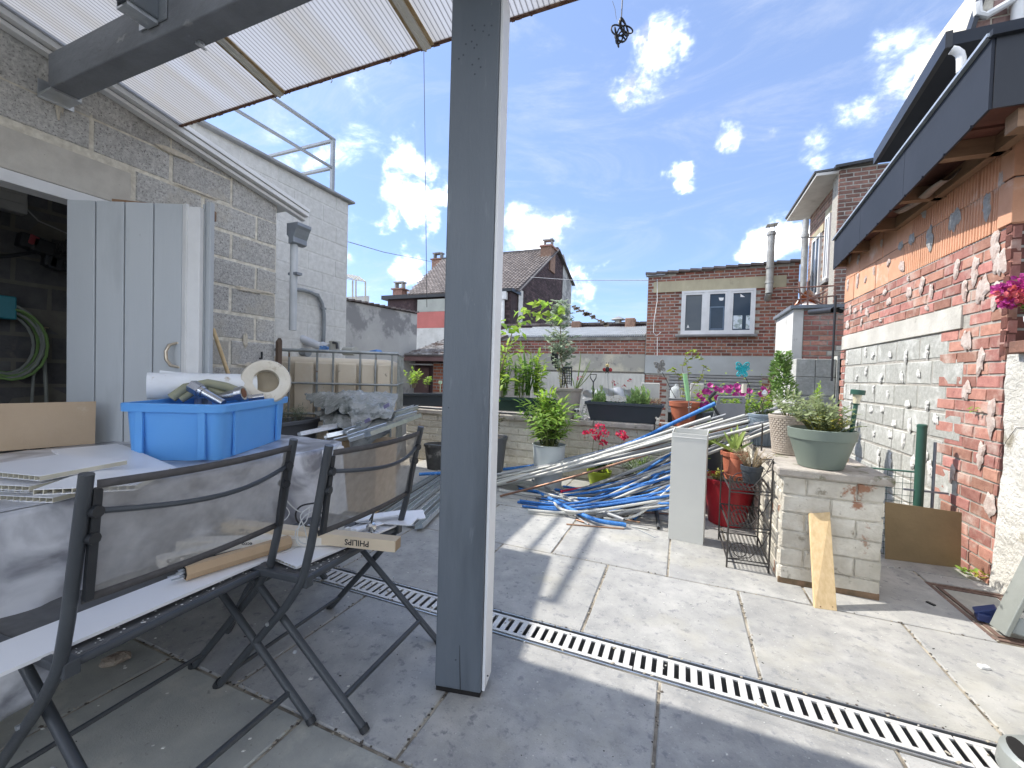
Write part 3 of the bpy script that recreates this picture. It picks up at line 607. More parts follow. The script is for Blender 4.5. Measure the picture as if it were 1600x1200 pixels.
masonry(nb, 'brick', m_brick, (XR+.012, YF, -1.0), U, N, .12, 2.5, .12, .0773, .009, .04, .012, maxn=40, bev=.06, seed=39)
MB().box(XR-.002, 3.61, 1.504, XR+.05, YF-.004, 1.656).build('lintel', m_cap if False else mat('pale_cast_lintel', (.58, .56, .50), (.46, .44, .39), 5, .9, .5, 60, spots=(((.30, .28, .23), 8, .62, .74),)), nb, bevel=.004)
# ribbed hollow clay blocks
clay = []
def clay_mesh(nr, seed):
    rr = random.Random(seed); mb = MB(); v = []; f = []
    prof = [0.0]; ys = [1.0]
    pr = [(0, 1.0), (0.0, .0)]
    for i in range(nr):
        a = i/nr; b = (i+1)/nr; w = (b-a)
        pr += [(a + w*.12, 0), (a + w*.62, 0), (a + w*.70, .10), (a + w*.96, .10)]
    pr += [(1.0, 0), (1.0, 1.0)]
    for z in (0, 1):
        for (x, y) in pr: v.append((x, y, z + rr.uniform(-.004, .004)))
    m_ = len(pr)
    for k in range(m_-1): f.append((k, k+1, m_+k+1, m_+k))
    f.append(tuple(range(m_, 2*m_))); f.append(tuple(range(m_-1, -1, -1)))
    me = bpy.data.meshes.new('clay'); me.from_pydata(v, [], f); me.materials.append(m_terra); return me
rib = clay_mesh(9, 1); smooth_c = clay_mesh(0, 2)
rr = random.Random(17); z = 2.036
for r in range(3):
    h = (.262, .262, .20)[r]; u = -(.135 * (r % 2))
    while u < Wn:
        a, b_ = max(0, u), min(Wn, u + .27); u += .27
        if b_-a < .04: continue
        far = yy(a) > 4.35 + .3*rr.random()
        T = V((XR+.010 - rr.uniform(0, .006), YF - a - .003, z + .003)); w = b_-a-.007; hh = h-.008
        Mx = Matrix(((0, .06, 0, T.x), (-w, 0, 0, T.y), (0, 0, hh, T.z), (0, 0, 0, 1)))
        inst('clay_block', smooth_c if far else rib, nb, Mx)
    z += h
# ragged row of small perforated bricks under the eaves
masonry(nb, 'perforated_brick', m_brick, (XR+.012, 4.6, 2.76), U, N, 1.40, .13, .11, .065, .008, .04, .004, maxn=30, bev=.06, jit=.05, seed=35)
rg = MB(); y = 4.2
while y < 5.78: 
    w = rr.uniform(.05, .14); rg.box(XR-.006-rr.random()*.02, y, 2.55+rr.uniform(.03, .09)-.3*(0), XR+.03, min(y+w, 5.79), 2.80+rr.random()*.05); y += w
rg.build('ragged_mortar', mat('ragged_mortar', (.26, .22, .18), (.13, .11, .09), 20, .95, .9, 60), nb)
# end face towards the camera, its shade put into a darker brick colour
masonry(nb, 'brick', mat('shaded_end_brick', (.17, .065, .05), (.11, .045, .035), 20, .9, .6, 90, rnd=.25), (XR-.002, YN+.010, 1.30), (1, 0, 0), (0, -1, 0), 1.2, 1.14, .205, .0765, .012, .04, .004, maxn=100, bev=.06, jit=.03, seed=36)
for k in range(3): 
    me = rib; T = V((XR+.0 + k*.30, YN+.004, 2.45)); 
# smooth corner blocks at the top of the corner
for k, z in enumerate((2.04, 2.30)):
    MB().box(XR-.004, YN-.004, z+.003, XR+.30, YN+.11, z+.252).build('corner_block', m_terra, nb, bevel=.004)
# dabs of old plaster left on the wall
m_plaster_w = mat('white_dab', (.72, .71, .67), (.58, .57, .53), 30, .95, .8, 90, bdist=.01)
rr = random.Random(23)
def dab(c, n_, r, m, squash=1.0, name='plaster_dab'):
    n_ = V(n_).normalized(); a = V((0, 0, 1)); b_ = n_.cross(a).normalized(); k = 19; q = MB(); ph = rr.random()*6
    rad = [r*(1 + .28*math.sin(2*2*math.pi*i/k+ph) + .16*math.sin(5*2*math.pi*i/k+ph*2) + rr.uniform(-.15, .15)) for i in range(k)]
    outer = [c + b_*math.cos(2*math.pi*i/k)*rad[i]*.8 + a*math.sin(2*math.pi*i/k)*rad[i]*squash for i in range(k)]
    inner = [c + (p-c)*.72 + n_*.004 for p in outer]
    outer = [p - n_*.004 for p in outer]
    q.v = outer + inner; 
    for i in range(k): j = (i+1) % k; q.f.append((i, j, k+j, k+i))
    q.f.append(tuple(range(k, 2*k)))
    return q.build(name, m, nb)
cnt = 0
for (zz, ys, st) in [(2.45, (5.6, 5.35, 4.9), 0), (2.17, (5.65, 5.45, 5.2, 5.05, 4.75, 4.5), 0), (1.95, (5.6, 5.3, 4.95, 4.72, 4.4, 4.05, 3.75), 0), (1.84, (5.45, 5.1, 4.6, 4.25, 3.95), 0), (1.74, (5.6, 5.2, 4.8, 4.1, 3.52), 0),
                     (1.4, (5.55, 5.15, 4.9, 4.55, 4.3, 3.95), 1), (1.22, (5.35, 5.05, 4.75, 4.4, 4.1), 1), (1.03, (5.5, 5.25, 4.95, 4.6, 4.25, 3.95), 1), (.85, (5.4, 5.0, 4.7, 4.45, 4.15, 3.9), 1), (.66, (5.2, 4.9, 4.6, 4.3, 4.0), 1), (.48, (4.8, 4.5, 4.2, 3.92), 1)]:
    for y in ys:
        dab(V((XR-.001, y + rr.uniform(-.08, .08), zz + rr.uniform(-.06, .06))), (-1, 0, 0), rr.uniform(.022, .046), m_plaster if zz > 1.5 else m_plaster_w, rr.uniform(.9, 1.6)); cnt += 1
for (y, z, r) in ((3.75, 2.25, .07), (4.05, 2.22, .065), (4.32, 2.30, .045), (4.5, 2.3, .04), (3.42, 2.22, .055), (4.15, 2.45, .04)): dab(V((XR-.001, y, z)), (-1, 0, 0), r, m_plaster_grey, 1.2, 'grey_dab')
for (y, z, r, s) in ((3.33, 1.95, .06, 1.3), (3.28, 1.84, .055, 1.6), (3.42, 1.72, .06, 1.5), (3.30, 1.66, .05, 1.4), (3.40, 1.28, .045, 1.6), (3.55, 1.42, .05, 1.5), (3.52, 1.1, .045, 1.5), (3.28, .95, .05, 1.8), (3.30, 2.33, .025, 2.8), (3.62, .55, .04, 1.3), (3.35, .72, .045, 1.5), (3.25, .45, .05, 1.7), (3.5, 1.85, .05, 1.5)):
    dab(V((XR-.001, y, z)), (-1, 0, 0), r, m_plaster, s)
# dark clad overhang
f0 = V((1.30, 2.71, 0)); f1 = V((1.578, 5.93, 0)); Z0, Z1 = 2.45, 2.79
fd = (f1-f0).normalized(); fn = V((-fd.y, fd.x, 0)); L = (f1-f0).length
np_ = 3
for i in range(np_):
    a = f0 + fd*(L*i/np_ + (.002 if i else 0)); b_ = f0 + fd*(L*(i+1)/np_ - .002); c = (a+b_)/2
    MB().obox((c.x+.008, c.y, (Z0+Z1)/2), fd*(b_-a).length/2, -fn*.006, (0, 0, (Z1-Z0)/2)).build('cladding_panel', m_clad, nb)
MB().box(f0.x+.016, f0.y-.006, Z0, 2.9, f0.y+.006, Z1-.002).build('cladding_panel', m_clad_dk, nb)
MB().prism([(f0.x+.018, f0.y+.012, Z1-.06), (f1.x+.018, f1.y, Z1-.06), (5, f1.y, Z1-.06), (5, f0.y+.012, Z1-.06)], (0, 0, .05)).build('roof_deck', m_clad_dk, nb)
tr = MB(); tr.bar((f0.x-.004, f0.y-.01, Z1+.008), (f1.x-.004, f1.y, Z1+.008), .035, .016); tr.build('edge_trim', mat('light_metal_trim', (.45, .50, .55), None, 8, .4, metal=.4), nb)
tr = MB(); tr.bar((f0.x-.01, f0.y-.014, Z1+.008), (2.9, f0.y-.014, Z1+.008), .03, .03); tr.build('edge_trim', m_clad, nb)
sc = MB()
for i in range(11):
    p = f0 + fd*(L*(i+.5)/11); sc.obox((p.x-.002, p.y, Z0-.003), (.005, 0, 0), (0, .005, 0), (0, 0, .006))
sc.build('clip', m_clad, nb)
# soffit boards and rafters under the overhang
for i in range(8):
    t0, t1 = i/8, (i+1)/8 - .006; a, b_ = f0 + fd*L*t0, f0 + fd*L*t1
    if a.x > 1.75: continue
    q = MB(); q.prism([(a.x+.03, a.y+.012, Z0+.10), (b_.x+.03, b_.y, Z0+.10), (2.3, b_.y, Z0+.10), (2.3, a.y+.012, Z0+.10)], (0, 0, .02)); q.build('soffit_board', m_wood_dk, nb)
for y in (3.25, 3.9, 4.55, 5.2, 5.8): 
    xx = f0.x + (y-f0.y)/(f1.y-f0.y)*(f1.x-f0.x) + .022; MB().box(xx, y-.03, Z0+.005, XR+.06, y+.03, Z0+.098).build('rafter', m_wood, nb)
MB().prism([(1.42, 2.735, 2.36), (1.42, 2.82, 2.36), (2.9, 2.82, 2.36), (2.9, 2.735, 2.36)], (0, 0, .088)).build('eaves_beam', m_wood, nb)
q = MB(); q.bar((1.60, 2.85, 2.50), (1.645, 4.5, 2.50), .05, .09); q.build('wall_plate', m_wood, nb)
# bent sheet hanging out of the eaves
def flap(u, v):
    a = PX(1422, 322, 1.60); b_ = PX(1508, 282, 1.60); base = a.lerp(b_, u); return (base.x - .10*v + .02*math.sin(u*5), base.y, base.z + .05*u - .03*v - .035*math.sin(v*3.14) + .035*(1-v)*u)
MB().grid(flap, 10, 5).build('bent_flap', mat('dull_sheet', (.26, .22, .19), (.20, .17, .15), 9, .6), nb, smooth=True, solid=.003)
# small overflow pipe and black rainwater pipe at the far end
q = MB(); a = PX(1318, 478, 1.62); b_ = PY(1266, 488, 6.6); q.tube([V((1.70, 6.0, a.z+.0)), V((1.61, 5.95, a.z)), b_], .035, 10); q.tube([V((1.60, 5.86, a.z+.15)), V((1.60, 5.86, 1.15))], .012, 8); q.build('black_pipe', m_black, nb, smooth=True)
# upper storeys seen over the cladding
up_h = thing('dormer_house', (2.6, 5, 0), 'dark dormer eaves with a white downpipe and pink-brown brick gable above the clad overhang', 'building')
d0, d1 = PZ(1370, 247, 3.72), PZ(1486, 58, 3.72); 
e0, e1 = V((d0.x, d0.y, 3.66)), V((d1.x, d1.y, 3.66))
MB().prism([e0, e1, V((3.6, e1.y, 3.66)), V((3.6, e0.y, 3.66))], (0, 0, .09)).build('dormer_roof', m_clad, up_h)
q = MB(); q.bar(e0+V((-.01, 0, .05)), e1+V((-.01, 0, .05)), .04, .12); q.build('gutter', m_clad_dk, up_h)
MB().prism([e0+V((.28, .0, -1.0)), e1+V((.28, .10, -1.0)), V((3.5, e1.y+.1, 2.66)), V((3.5, e0.y, 2.66))], (0, 0, .999)).build('dormer_cheek', m_clad_dk, up_h)
wq = MB(); a = PY(1488, 82, e1.y); pts = [PY(px, py, e1.y+.02) for px, py in ((1486, 78), (1493, 79), (1500, 84), (1502, 92), (1502, 112))]; wq.tube(pts, .028, 10); wq.build('downpipe', m_wtrim, up_h, smooth=True)
gy = e1.y + .7
gp_ = [PY(px, py, gy) for (px, py) in ((1508, 200), (1514, 52), (1527, 12), (1560, -70), (1800, -70), (1800, 200))]
MB().prism(gp_, (0, 1.2, 0)).build('gable_wall', mortar_pale, up_h)
m_pinkb = mat('pink_brown_brick', (.40, .27, .24), (.27, .17, .15), 30, .9, .6, 60, rnd=.3)
g0_ = PY(1514, 200, gy); gtop = PY(1514, 52, gy); 
def ing(u, v):
    x = g0_.x + u; z = g0_.z + v
    lim = gp_[1].z + (x - gp_[1].x) * 1.9
    return z < lim - .03 and x > gp_[1].x + .02
masonry(up_h, 'brick', m_pinkb, (g0_.x, gy-.002, g0_.z), (1, 0, 0), (0, -1, 0), 1.7, 2.2, .205, .0745, .010, .04, .004, cond=ing, maxn=200, bev=.08, jit=.05, seed=41)
q = MB(); q.bar(gp_[1]+V((-.03, -.03, -.1)), gp_[3]+V((-.03, -.03, 0)), .03, .10); q.build('verge_board', m_clad_dk, up_h)
q = MB(); a = PY(1592, -60, gy-.05); b_ = PY(1589, 62, gy-.05); q.tube([a, b_], .04, 10); q.tube([PY(1600, -10, gy-.07), PY(1540, 25, gy-.07), PY(1528, 22, gy-.07), PY(1527, 5, gy-.07)], .03, 8); q.build('downpipe', m_wtrim, up_h, smooth=True)
# ------------------------------------------------------------------ whitewashed low wall on the right, nearer the camera
lw = thing('boundary_wall', (XR+.1, 1.4, 0), 'crumbling whitewashed boundary wall under a brick coping at the right edge', 'wall')
rr = random.Random(3)
def rw(u, v):
    y = -1.2 + 4.385*u; z = -.02 + 1.33*v
    return (XR + .012 + .016*noise.noise(V((y*3, z*3, 1.0))) + .010*noise.noise(V((y*11, z*11, 4.0))) - .02*(1-v)**4, y, z)
MB().grid(rw, 120, 44).build('plaster_face', m_rough, lw, smooth=True)
MB().box(XR+.04, -1.2, -.02, XR+.24, 3.19, 1.31).build('core', mortar, lw)
y = -1.2
while y < 3.1: MB().box(XR-.035, y+.004, 1.312, XR+.26, min(y+.205, 3.19)-.004, 1.375).build('coping_brick', mat('coping_brick', (.33, .17, .12), (.22, .12, .09), 20, .9, .6, 70, rnd=.2, spots=(((.5, .45, .36), 9, .6, .75),)), lw, bevel=.005); y += .205
cr = MB()
def lwp(px, py): return PX(px, py, XR+.004)
cr.tube([lwp(600-1, 655), lwp(588, 672) if False else lwp(1588, 668), lwp(1572, 690), lwp(1562, 712), lwp(1556, 740)], [.0012, .0012, .001, .001, .0006], 5); cr.build('crack', m_dark, lw)

# ------------------------------------------------------------------ gate, post, hardboard at the head of the steps
gt = thing('garden_gate', (1.3, 3.62, 0), 'green tubular gate with wire mesh infill behind the leaning board', 'gate')
m_green = mat('dark_green_paint', (.035, .10, .075), (.03, .085, .065), 8, .4)
YG = 3.62; ga = PY(1336, 729, YG); gb_ = PY(1436, 733, YG); zt = ga.z
fr = MB(); fr.tube([(1.0, YG, -.4), (1.0, YG, zt), (gb_.x-.0, YG, zt), (gb_.x, YG, -.4)], .013, 10); fr.build('frame', m_green, gt, smooth=True)
ms_ = MB(); x = 1.035
while x < gb_.x-.02: ms_.tube([(x, YG, -.4), (x, YG, zt)], .0016, 4); x += .042
z = zt-.04
while z > -.4: ms_.tube([(1.0, YG-.002, z), (gb_.x, YG-.002, z)], .0016, 4); z -= .042
ms_.build('mesh', m_green, gt)
gpst = thing('gate_post', (1.5, 3.6, 0), 'round green metal post standing beside the mesh gate', 'post')
pt = PY(1441, 665, 3.60)
MB().tube([(pt.x, 3.60, -1.5), (pt.x, 3.60, pt.z)], .026, 16).build('tube', m_green, gpst, smooth=True)
MB().lathe((pt.x, 3.60, pt.z), [(.028, -.012), (.028, .004), (.02, .010)], 16).build('cap', m_green, gpst, smooth=True)
q = MB(); q.bar((pt.x-.08, 3.6, .42), (pt.x+.15, 3.6, .42), .012, .012); q.tube([(pt.x+.08, 3.62, .12), (pt.x+.08, 3.62, .75)], .009, 8); q.build('hinge_pin', m_zinc, gpst)
hb = thing('hardboard_sheet', (1.45, 3.41, 0), 'brown sheet of hardboard leaning in front of the garden gate', 'board')
c0, c1 = PZ(1383, 873, .003), PZ(1501, 888, .003); t0, t1 = PV(1383, 784, V((c0.x+.0, c0.y+.03, 0))), PV(1503, 801, V((c1.x, c1.y+.03, 0)))
q = MB(); e = V((0, .004, .0)); q.prism([c0, c1, t1, t0], e); q.build('sheet', mat('hardboard', (.26, .19, .10), (.20, .145, .075), 3, .55, .25, 40, stretch=(1, 1, 1)), hb)
# steps down between pier and wall
sp = MB()
for i in range(9): sp.box(1.0, 3.475+.24*i, LOW, XR-.002, 3.475+.24*(i+1)-.002, -.18*(i+1))
sp.build('steps', m_render, kind='structure')

# ------------------------------------------------------------------ annex with the triple window
YA = 11.0
an = thing('brick_annex', (.7, YA, 0), 'flat-roofed red brick annex with a white three-pane window and tiled coping', 'building')
pA = [PY(1013, 430, YA), PY(1250, 409, YA)]; xa0, xa1 = pA[0].x, pA[1].x; za0, za1 = pA[0].z, pA[1].z; zb = 1.70
MB().prism([(xa0, YA+.02, LOW), (xa1, YA+.02, LOW), (xa1, YA+.02, za1), (xa0, YA+.02, za0)], (0, 5, 0)).build('wall', mortar, an)
wl_, wr_ = PY(1063, 523, YA), PY(1181, 452, YA); wx0, wx1, wz0, wz1 = wl_.x, wr_.x, wl_.z, wr_.z + .02
bx0, bz1 = PY(1020, 440, YA).x, PY(1100, 430, YA).z; bandz0 = PY(1100, 452, YA).z
def in_an(u, v):
    x = xa0+u; z = zb+v
    if z > za0 + (za1-za0)*u/(xa1-xa0) - .03: return False
    if wx0-.04 < x < wx1+.04 and wz0-.08 < z < wz1+.0: return False
    return not (xa0+.12 < x < xa1-.22 and wz1 <= z < wz1+.26)
masonry(an, 'brick', m_brick2, (xa0, YA+.018, zb), (1, 0, 0), (0, -1, 0), xa1-xa0, 2.15, .215, .0755, .016, .04, .003, cond=in_an, maxn=300, bev=.05, jit=.03, seed=51, off=.5)
masonry(an, 'brick', m_brick2, (xa0, YA+.018, -.5), (1, 0, 0), (0, -1, 0), xa1-xa0, 1.70, .215, .0755, .016, .04, .003, cond=lambda u, v: not (.45 < u < xa1-xa0-.62), maxn=120, bev=.05, jit=.03, seed=52)
m_conc_y = mat('yellowed_concrete', (.46, .41, .28), (.36, .32, .22), 2.5, .9, .3, 30, spots=(((.17, .15, .12), 2.2, .56, .70), ((.55, .50, .36), 4, .6, .75)), stretch=(1, 1, .6))
MB().box(xa0+.14, YA-.01, wz1+.005, xa1-.24, YA+.05, wz1+.27).build('lintel', m_conc_y, an)
MB().box(xa0-.002, YA-.012, 1.245, xa1-.2, YA+.05, 1.69).build('concrete_band', mat('grey_band', (.42, .44, .43), (.36, .37, .36), 2, .9, .2, 30), an)
# coping tiles
n_ = 13
for i in range(n_):
    u0_, u1_ = i/n_, (i+1)/n_; xa, xb = xa0-.06+(xa1-xa0+.12)*u0_, xa0-.06+(xa1-xa0+.12)*u1_ ; za, zb_ = za0+(za1-za0)*u0_, za0+(za1-za0)*u1_
    q = MB(); q.bar((xa, YA+.04, za+.005+.03), (xb, YA+.04, zb_+.005), .26, .05); q.build('coping_tile', mat('dark_coping_tile', (.10, .075, .07), (.17, .15, .14), 6, .8, .3, 30, rnd=.3), an)
MB().box(xa0-.05, YA-.06, za0-.03, xa0+.4, YA+.1, za0+.05).build('lead_corner', m_zinc, an)
# window
YW = YA - .046
fw_ = MB(); W0, W1 = wx0, wx1
wf = []
def frame_rect(mb, x0, x1, z0, z1, y0, y1, t):
    mb.box(x0, y0, z0, x0+t, y1, z1); mb.box(x1-t, y0, z0, x1, y1, z1); mb.box(x0+t, y0, z0, x1-t, y1, z0+t); mb.box(x0+t, y0, z1-t, x1-t, y1, z1)
frame_rect(fw_, W0, W1, wz0, wz1, YW-.01, YW+.06, .045)
third = (W1-W0-.09)/3; 
for i in (1, 2): fw_.box(W0+.045+third*i-.035, YW-.008, wz0+.045, W0+.045+third*i+.035, YW+.058, wz1-.045)
win = fw_.build('window', m_wtrim, an)
for i in range(3):
    a = W0+.045+third*i + (.035 if i else 0); b_ = W0+.045+third*(i+1) - (.035 if i < 2 else 0)
    q = MB(); frame_rect(q, a, b_, wz0+.045, wz1-.045, YW+.002, YW+.05, .05); q.build('sash', m_wtrim, win)
    MB().box(a+.05, YW+.03, wz0+.095, b_-.05, YW+.036, wz1-.095).build('pane', m_blind if i == 0 else m_glass, win)
m_sticker = mat('paper_white', (.82, .82, .80), None, 5, .8)
def panep(px, py): return PY(px, py, YW+.024)
for poly in ([(1073, 512), (1075, 507), (1077, 512)], [(1123, 465), (1131, 465), (1130, 469), (1127, 470), (1124, 469)], [(1157, 459), (1164, 464), (1157, 464)]):
    MB().prism([panep(*p) for p in poly], (0, .003, 0)).build('sticker', m_sticker, win)
# inner window seen through the middle and right panes
q = MB(); a, b_ = panep(1109, 479), panep(1131, 515); frame_rect(q, a.x, b_.x, b_.z, a.z, YW+.0265, YW+.0295, .03); q.build('inner_frame', mat('bluish_frame', (.12, .17, .23), None, 4, .5), win)
q = MB(); 
for (x0_, x1_) in ((1146, 1159), (1166, 1175)): a, b_ = panep(x0_, 493), panep(x1_, 513.5); q.box(a.x, YW+.0265, b_.z, b_.x, YW+.0295, a.z)
q.build('bright_pane', mat('bright_rear_pane', (.62, .68, .72), (.30, .36, .34), 9, .2, thr=(.5, .6)), win)
MB().box(W0-.12, YW-.09, wz0-.06, W1+.06, YW+.02, wz0-.005).build('window_sill', mat('stone_sill', (.24, .24, .24), (.17, .17, .17), 8, .8), an, bevel=.01)
MB().box(PY(1060, 588, YW).x, YW+.0, wz0-.10, W1, YW+.004, wz0-.062).build('drip_stain', m_dark, an) if False else None
sh = MB(); s0, s1 = PY(1046, 586, YA).x, PY(1190, 586, YA).x
z = 1.24
k = 0
while z > .3: sh.prism([(s0, YA+.016, z), (s0, YA-.004, z-.02), (s0, YA-.004, z-.06), (s0, YA+.016, z-.075)], (s1-s0, 0, 0)); z -= .08
sh.build('roller_shutter', mat('grey_shutter', (.33, .33, .32), (.28, .28, .27), 4, .5, metal=.2), an)
MB().box(s0-.0, YA+.0165, -.5, s1, YA+.019, 1.24).build('shutter_back', m_dark, an)
# flue on the annex
fl = MB(); fx = PY(1204, 400, YA-.15).x; zt_, zb_ = PY(1204, 362, YA-.15).z, PY(1204, 458, YA-.15).z
m_flue = mat('stained_flue', (.40, .40, .38), (.26, .25, .23), 6, .5, .2, 30, metal=.4, spots=(((.12, .10, .08), 5, .6, .72),))
fl.tube([(fx, YA-.15, zb_), (fx, YA-.15, zt_)], .075, 14)
for z in (zb_+.22, zb_+.55, zt_-.08): fl.tube([(fx, YA-.15, z), (fx, YA-.15, z+.05)], .09, 14)
fl.tube([(fx, YA-.15, zb_+.02), (fx, YA+.03, zb_-.1)], .07, 12)
for a in (-.05, .05): fl.tube([(fx+a, YA-.15, zt_), (fx+a, YA-.15, zt_+.13)], .008, 5)
fl.obox((fx, YA-.15, zt_+.14), (.11, 0, .008), (0, .11, 0), (0, 0, .010)); fl.build('flue', m_flue, an, smooth=True)
q = MB(); P = [PY(px, py, YA-.03) for px, py in ((1027, 436), (1027, 470), (1022, 500), (1021, 520), (1026, 525), (1033, 519))]; q.tube(P, .008, 5); q.build('hanging_wire', m_wtrim, an)
P = [PY(px, py, YA-.02) for px, py in ((1027, 527), (1027, 556))]; MB().tube(P, .008, 5).build('hanging_wire', m_wtrim, an)

# second flue with its stay
f2 = thing('tall_flue', (2.0, 10.5, 0), 'slim grey flue pipe rising between the annex and the right-hand house', 'flue')
q = MB(); P0, P1_ = PY(1259, 345, 10.4), PY(1254, 468, 10.4); q.tube([P1_, P0], .06, 12); q.tube([P0+V((0, 0, -.35)), P0+V((0, 0, -.28))], .075, 12); q.tube([P0+V((0, 0, -.02)), P0+V((0, 0, .03))], .05, 12)
q.build('pipe', m_flue, f2, smooth=True); q = MB(); a = PY(1257, 372, 10.4); q.tube([a, a+V((.45, 0, 0))], .012, 6); q.build('stay', m_zinc, f2)

# long garden wall left of the annex with its roof behind
lw2 = thing('yard_wall', (-4, YA+.1, 0), 'long brick-topped rendered yard wall with patched plaster left of the annex', 'wall')
xw0 = -5.4; yw = YA+.06
MB().box(xw0, yw+.02, LOW, xa0-.01, yw+.3, 2.08).build('core', mortar, lw2)
masonry(lw2, 'brick', m_brick2, (xw0, yw+.018, 1.72), (1, 0, 0), (0, -1, 0), xa0-xw0-.01, .38, .215, .0755, .014, .04, .003, maxn=110, bev=.05, seed=61)
MB().box(xw0, yw-.02, 1.27, xa0-.01, yw+.02, 1.715).build('render_band', mat('patched_render', (.50, .47, .37), (.34, .33, .29), 1.0, .95, .4, 30, thr=(.46, .54), spots=(((.24, .23, .21), 3.5, .62, .7), ((.60, .57, .46), 1.4, .6, .7))), lw2)
MB().box(xw0, yw-.03, 2.085, xa0-.01, yw+.34, 2.16).build('coping', mat('mossy_dark_coping', (.17, .16, .14), (.26, .25, .22), 5, .9, .5, 30, thr=(.45, .6)), lw2)
fc = MB(); x = PY(830, 587, yw).x
while x < PY(1003, 587, yw).x:
    fc.box(x, yw-.05, -.6, x+.06, yw-.035, 1.22); fc.box(x+.06, yw-.04, -.6, x+.10, yw-.028, 1.22); x += .10
fc.build('ribbed_shutter', mat('cream_ribbed_metal', (.62, .61, .55), (.54, .53, .48), 3, .5), lw2)
# roof behind it
rf = thing('workshop_roof', (-3, 13, 0), 'low corrugated grey roof with a tiled parapet behind the yard wall', 'roof')
ya, yb = YA+.42, 15.0
def rp(px, py, y): return PY(px, py, y)
za_, zb_ = rp(900, 526, ya).z, rp(900, 513, yb).z
xr0, xr1 = rp(818, 520, yb).x - .5, xa0-.05
cm_ = MB(); nst = 90
for i in range(nst):
    x0, x1 = xr0 + (xr1-xr0)*i/nst, xr0 + (xr1-xr0)*(i+.42)/nst
    cm_.prism([(x0, ya, za_), (x1, ya, za_), (x1, yb, zb_), (x0, yb, zb_)], (0, 0, .05))
cm_.build('corrugation', mat('pale_sheet_roof', (.50, .52, .54), (.40, .42, .43), 3, .5, metal=.3), rf, kind='stuff')
MB().prism([(xr0, ya, za_-.08), (xr1, ya, za_-.08), (xr1, yb, zb_-.08), (xr0, yb, zb_-.08)], (0, 0, .07)).build('deck', mat('dark_roof_deck', (.13, .13, .13), None, 3, .8), rf)
zp0, zp1 = rp(800, 515, yb+.05).z-.3, rp(900, 507, yb+.05).z
MB().box(xr0-1.5, yb+.02, LOW, xr1+2, yb+.3, zp1-.03).build('parapet', m_brick3, rf)
x = xr0-1.5
while x < xr1+2: MB().box(x, yb-.06, zp1-.03, x+.43, yb+.34, zp1+.05).build('coping_tile', MATS['dark_coping_tile'], rf, bevel=.01); x += .45
MB().box(rp(833, 520, yb).x, yb-.12, zp1-.42, rp(898, 520, yb).x, yb+.01, zp1-.08).build('white_upstand', m_wpaint, rf)
for (px0, px1, top) in ((895, 908, 503), (978, 993, 498)):
    a, b_ = rp(px0, top, yb-.1), rp(px1, top, yb-.1); MB().box(a.x, yb-.3, zp1-.5, b_.x, yb+.2, a.z).build('chimney_stub', m_brick4, rf, bevel=.02)
vx = rp(966, 500, yb); q = MB(); q.tube([(vx.x, yb, zp1), (vx.x, yb, vx.z)], .12, 10); q.lathe((vx.x, yb, vx.z), [(.26, 0), (.22, .04), (.02, .13)], 12); q.build('vent_cowl', m_flue, rf, smooth=True)

# ------------------------------------------------------------------ gabled brick house
gh = thing('gabled_house', (-9, 20, 0), 'old gabled house with brick end wall coloured dark as in shade, grey-brown tiled roof and brick chimneys', 'house')
XG = -7.0
pe, pr_, pf = PX(811, 451, XG), PX(870, 393, XG), PX(893, 440, XG)
poly = [V((XG, pe.y, LOW)), V((XG, pe.y, pe.z)), V((XG, pr_.y, pr_.z)), V((XG, pf.y, pf.z)), V((XG, pf.y, LOW))]
MB().prism([p + V((-.02, 0, 0)) for p in poly], (-5.7, 0, 0)).build('wall', m_brick3, gh)
ra = (pr_.z-pe.z)/(pr_.y-pe.y); rb = (pr_.z-pf.z)/(pf.y-pr_.y)
def ing2(u, v):
    y = pe.y+u; z = 2.5+v; lim = pe.z + (y-pe.y)*ra if y < pr_.y else pr_.z - (y-pr_.y)*rb
    return z < lim - .12 and .55 < u and y < pf.y - 2.2
masonry(gh, 'brick', m_brick3, (XG-.018, pe.y, 2.5), (0, 1, 0), (1, 0, 0), pf.y-pe.y, 6.2, .34, .115, .014, .04, .006, cond=ing2, maxn=260, bev=.05, jit=.04, seed=71)
MB().box(XG-.3, pe.y, LOW, XG+.012, pe.y+.52, pe.z-.02).build('render_pier', m_render_lt, gh)
MB().prism([(XG-.2, pf.y-2.1, 1.0), (XG-.2, pf.y, 1.0), (XG-.2, pf.y, pf.z-.1), (XG-.2, pf.y-2.1, pf.z-.1+1.3)], (.21, 0, 0)).build('render_patch', m_render, gh)
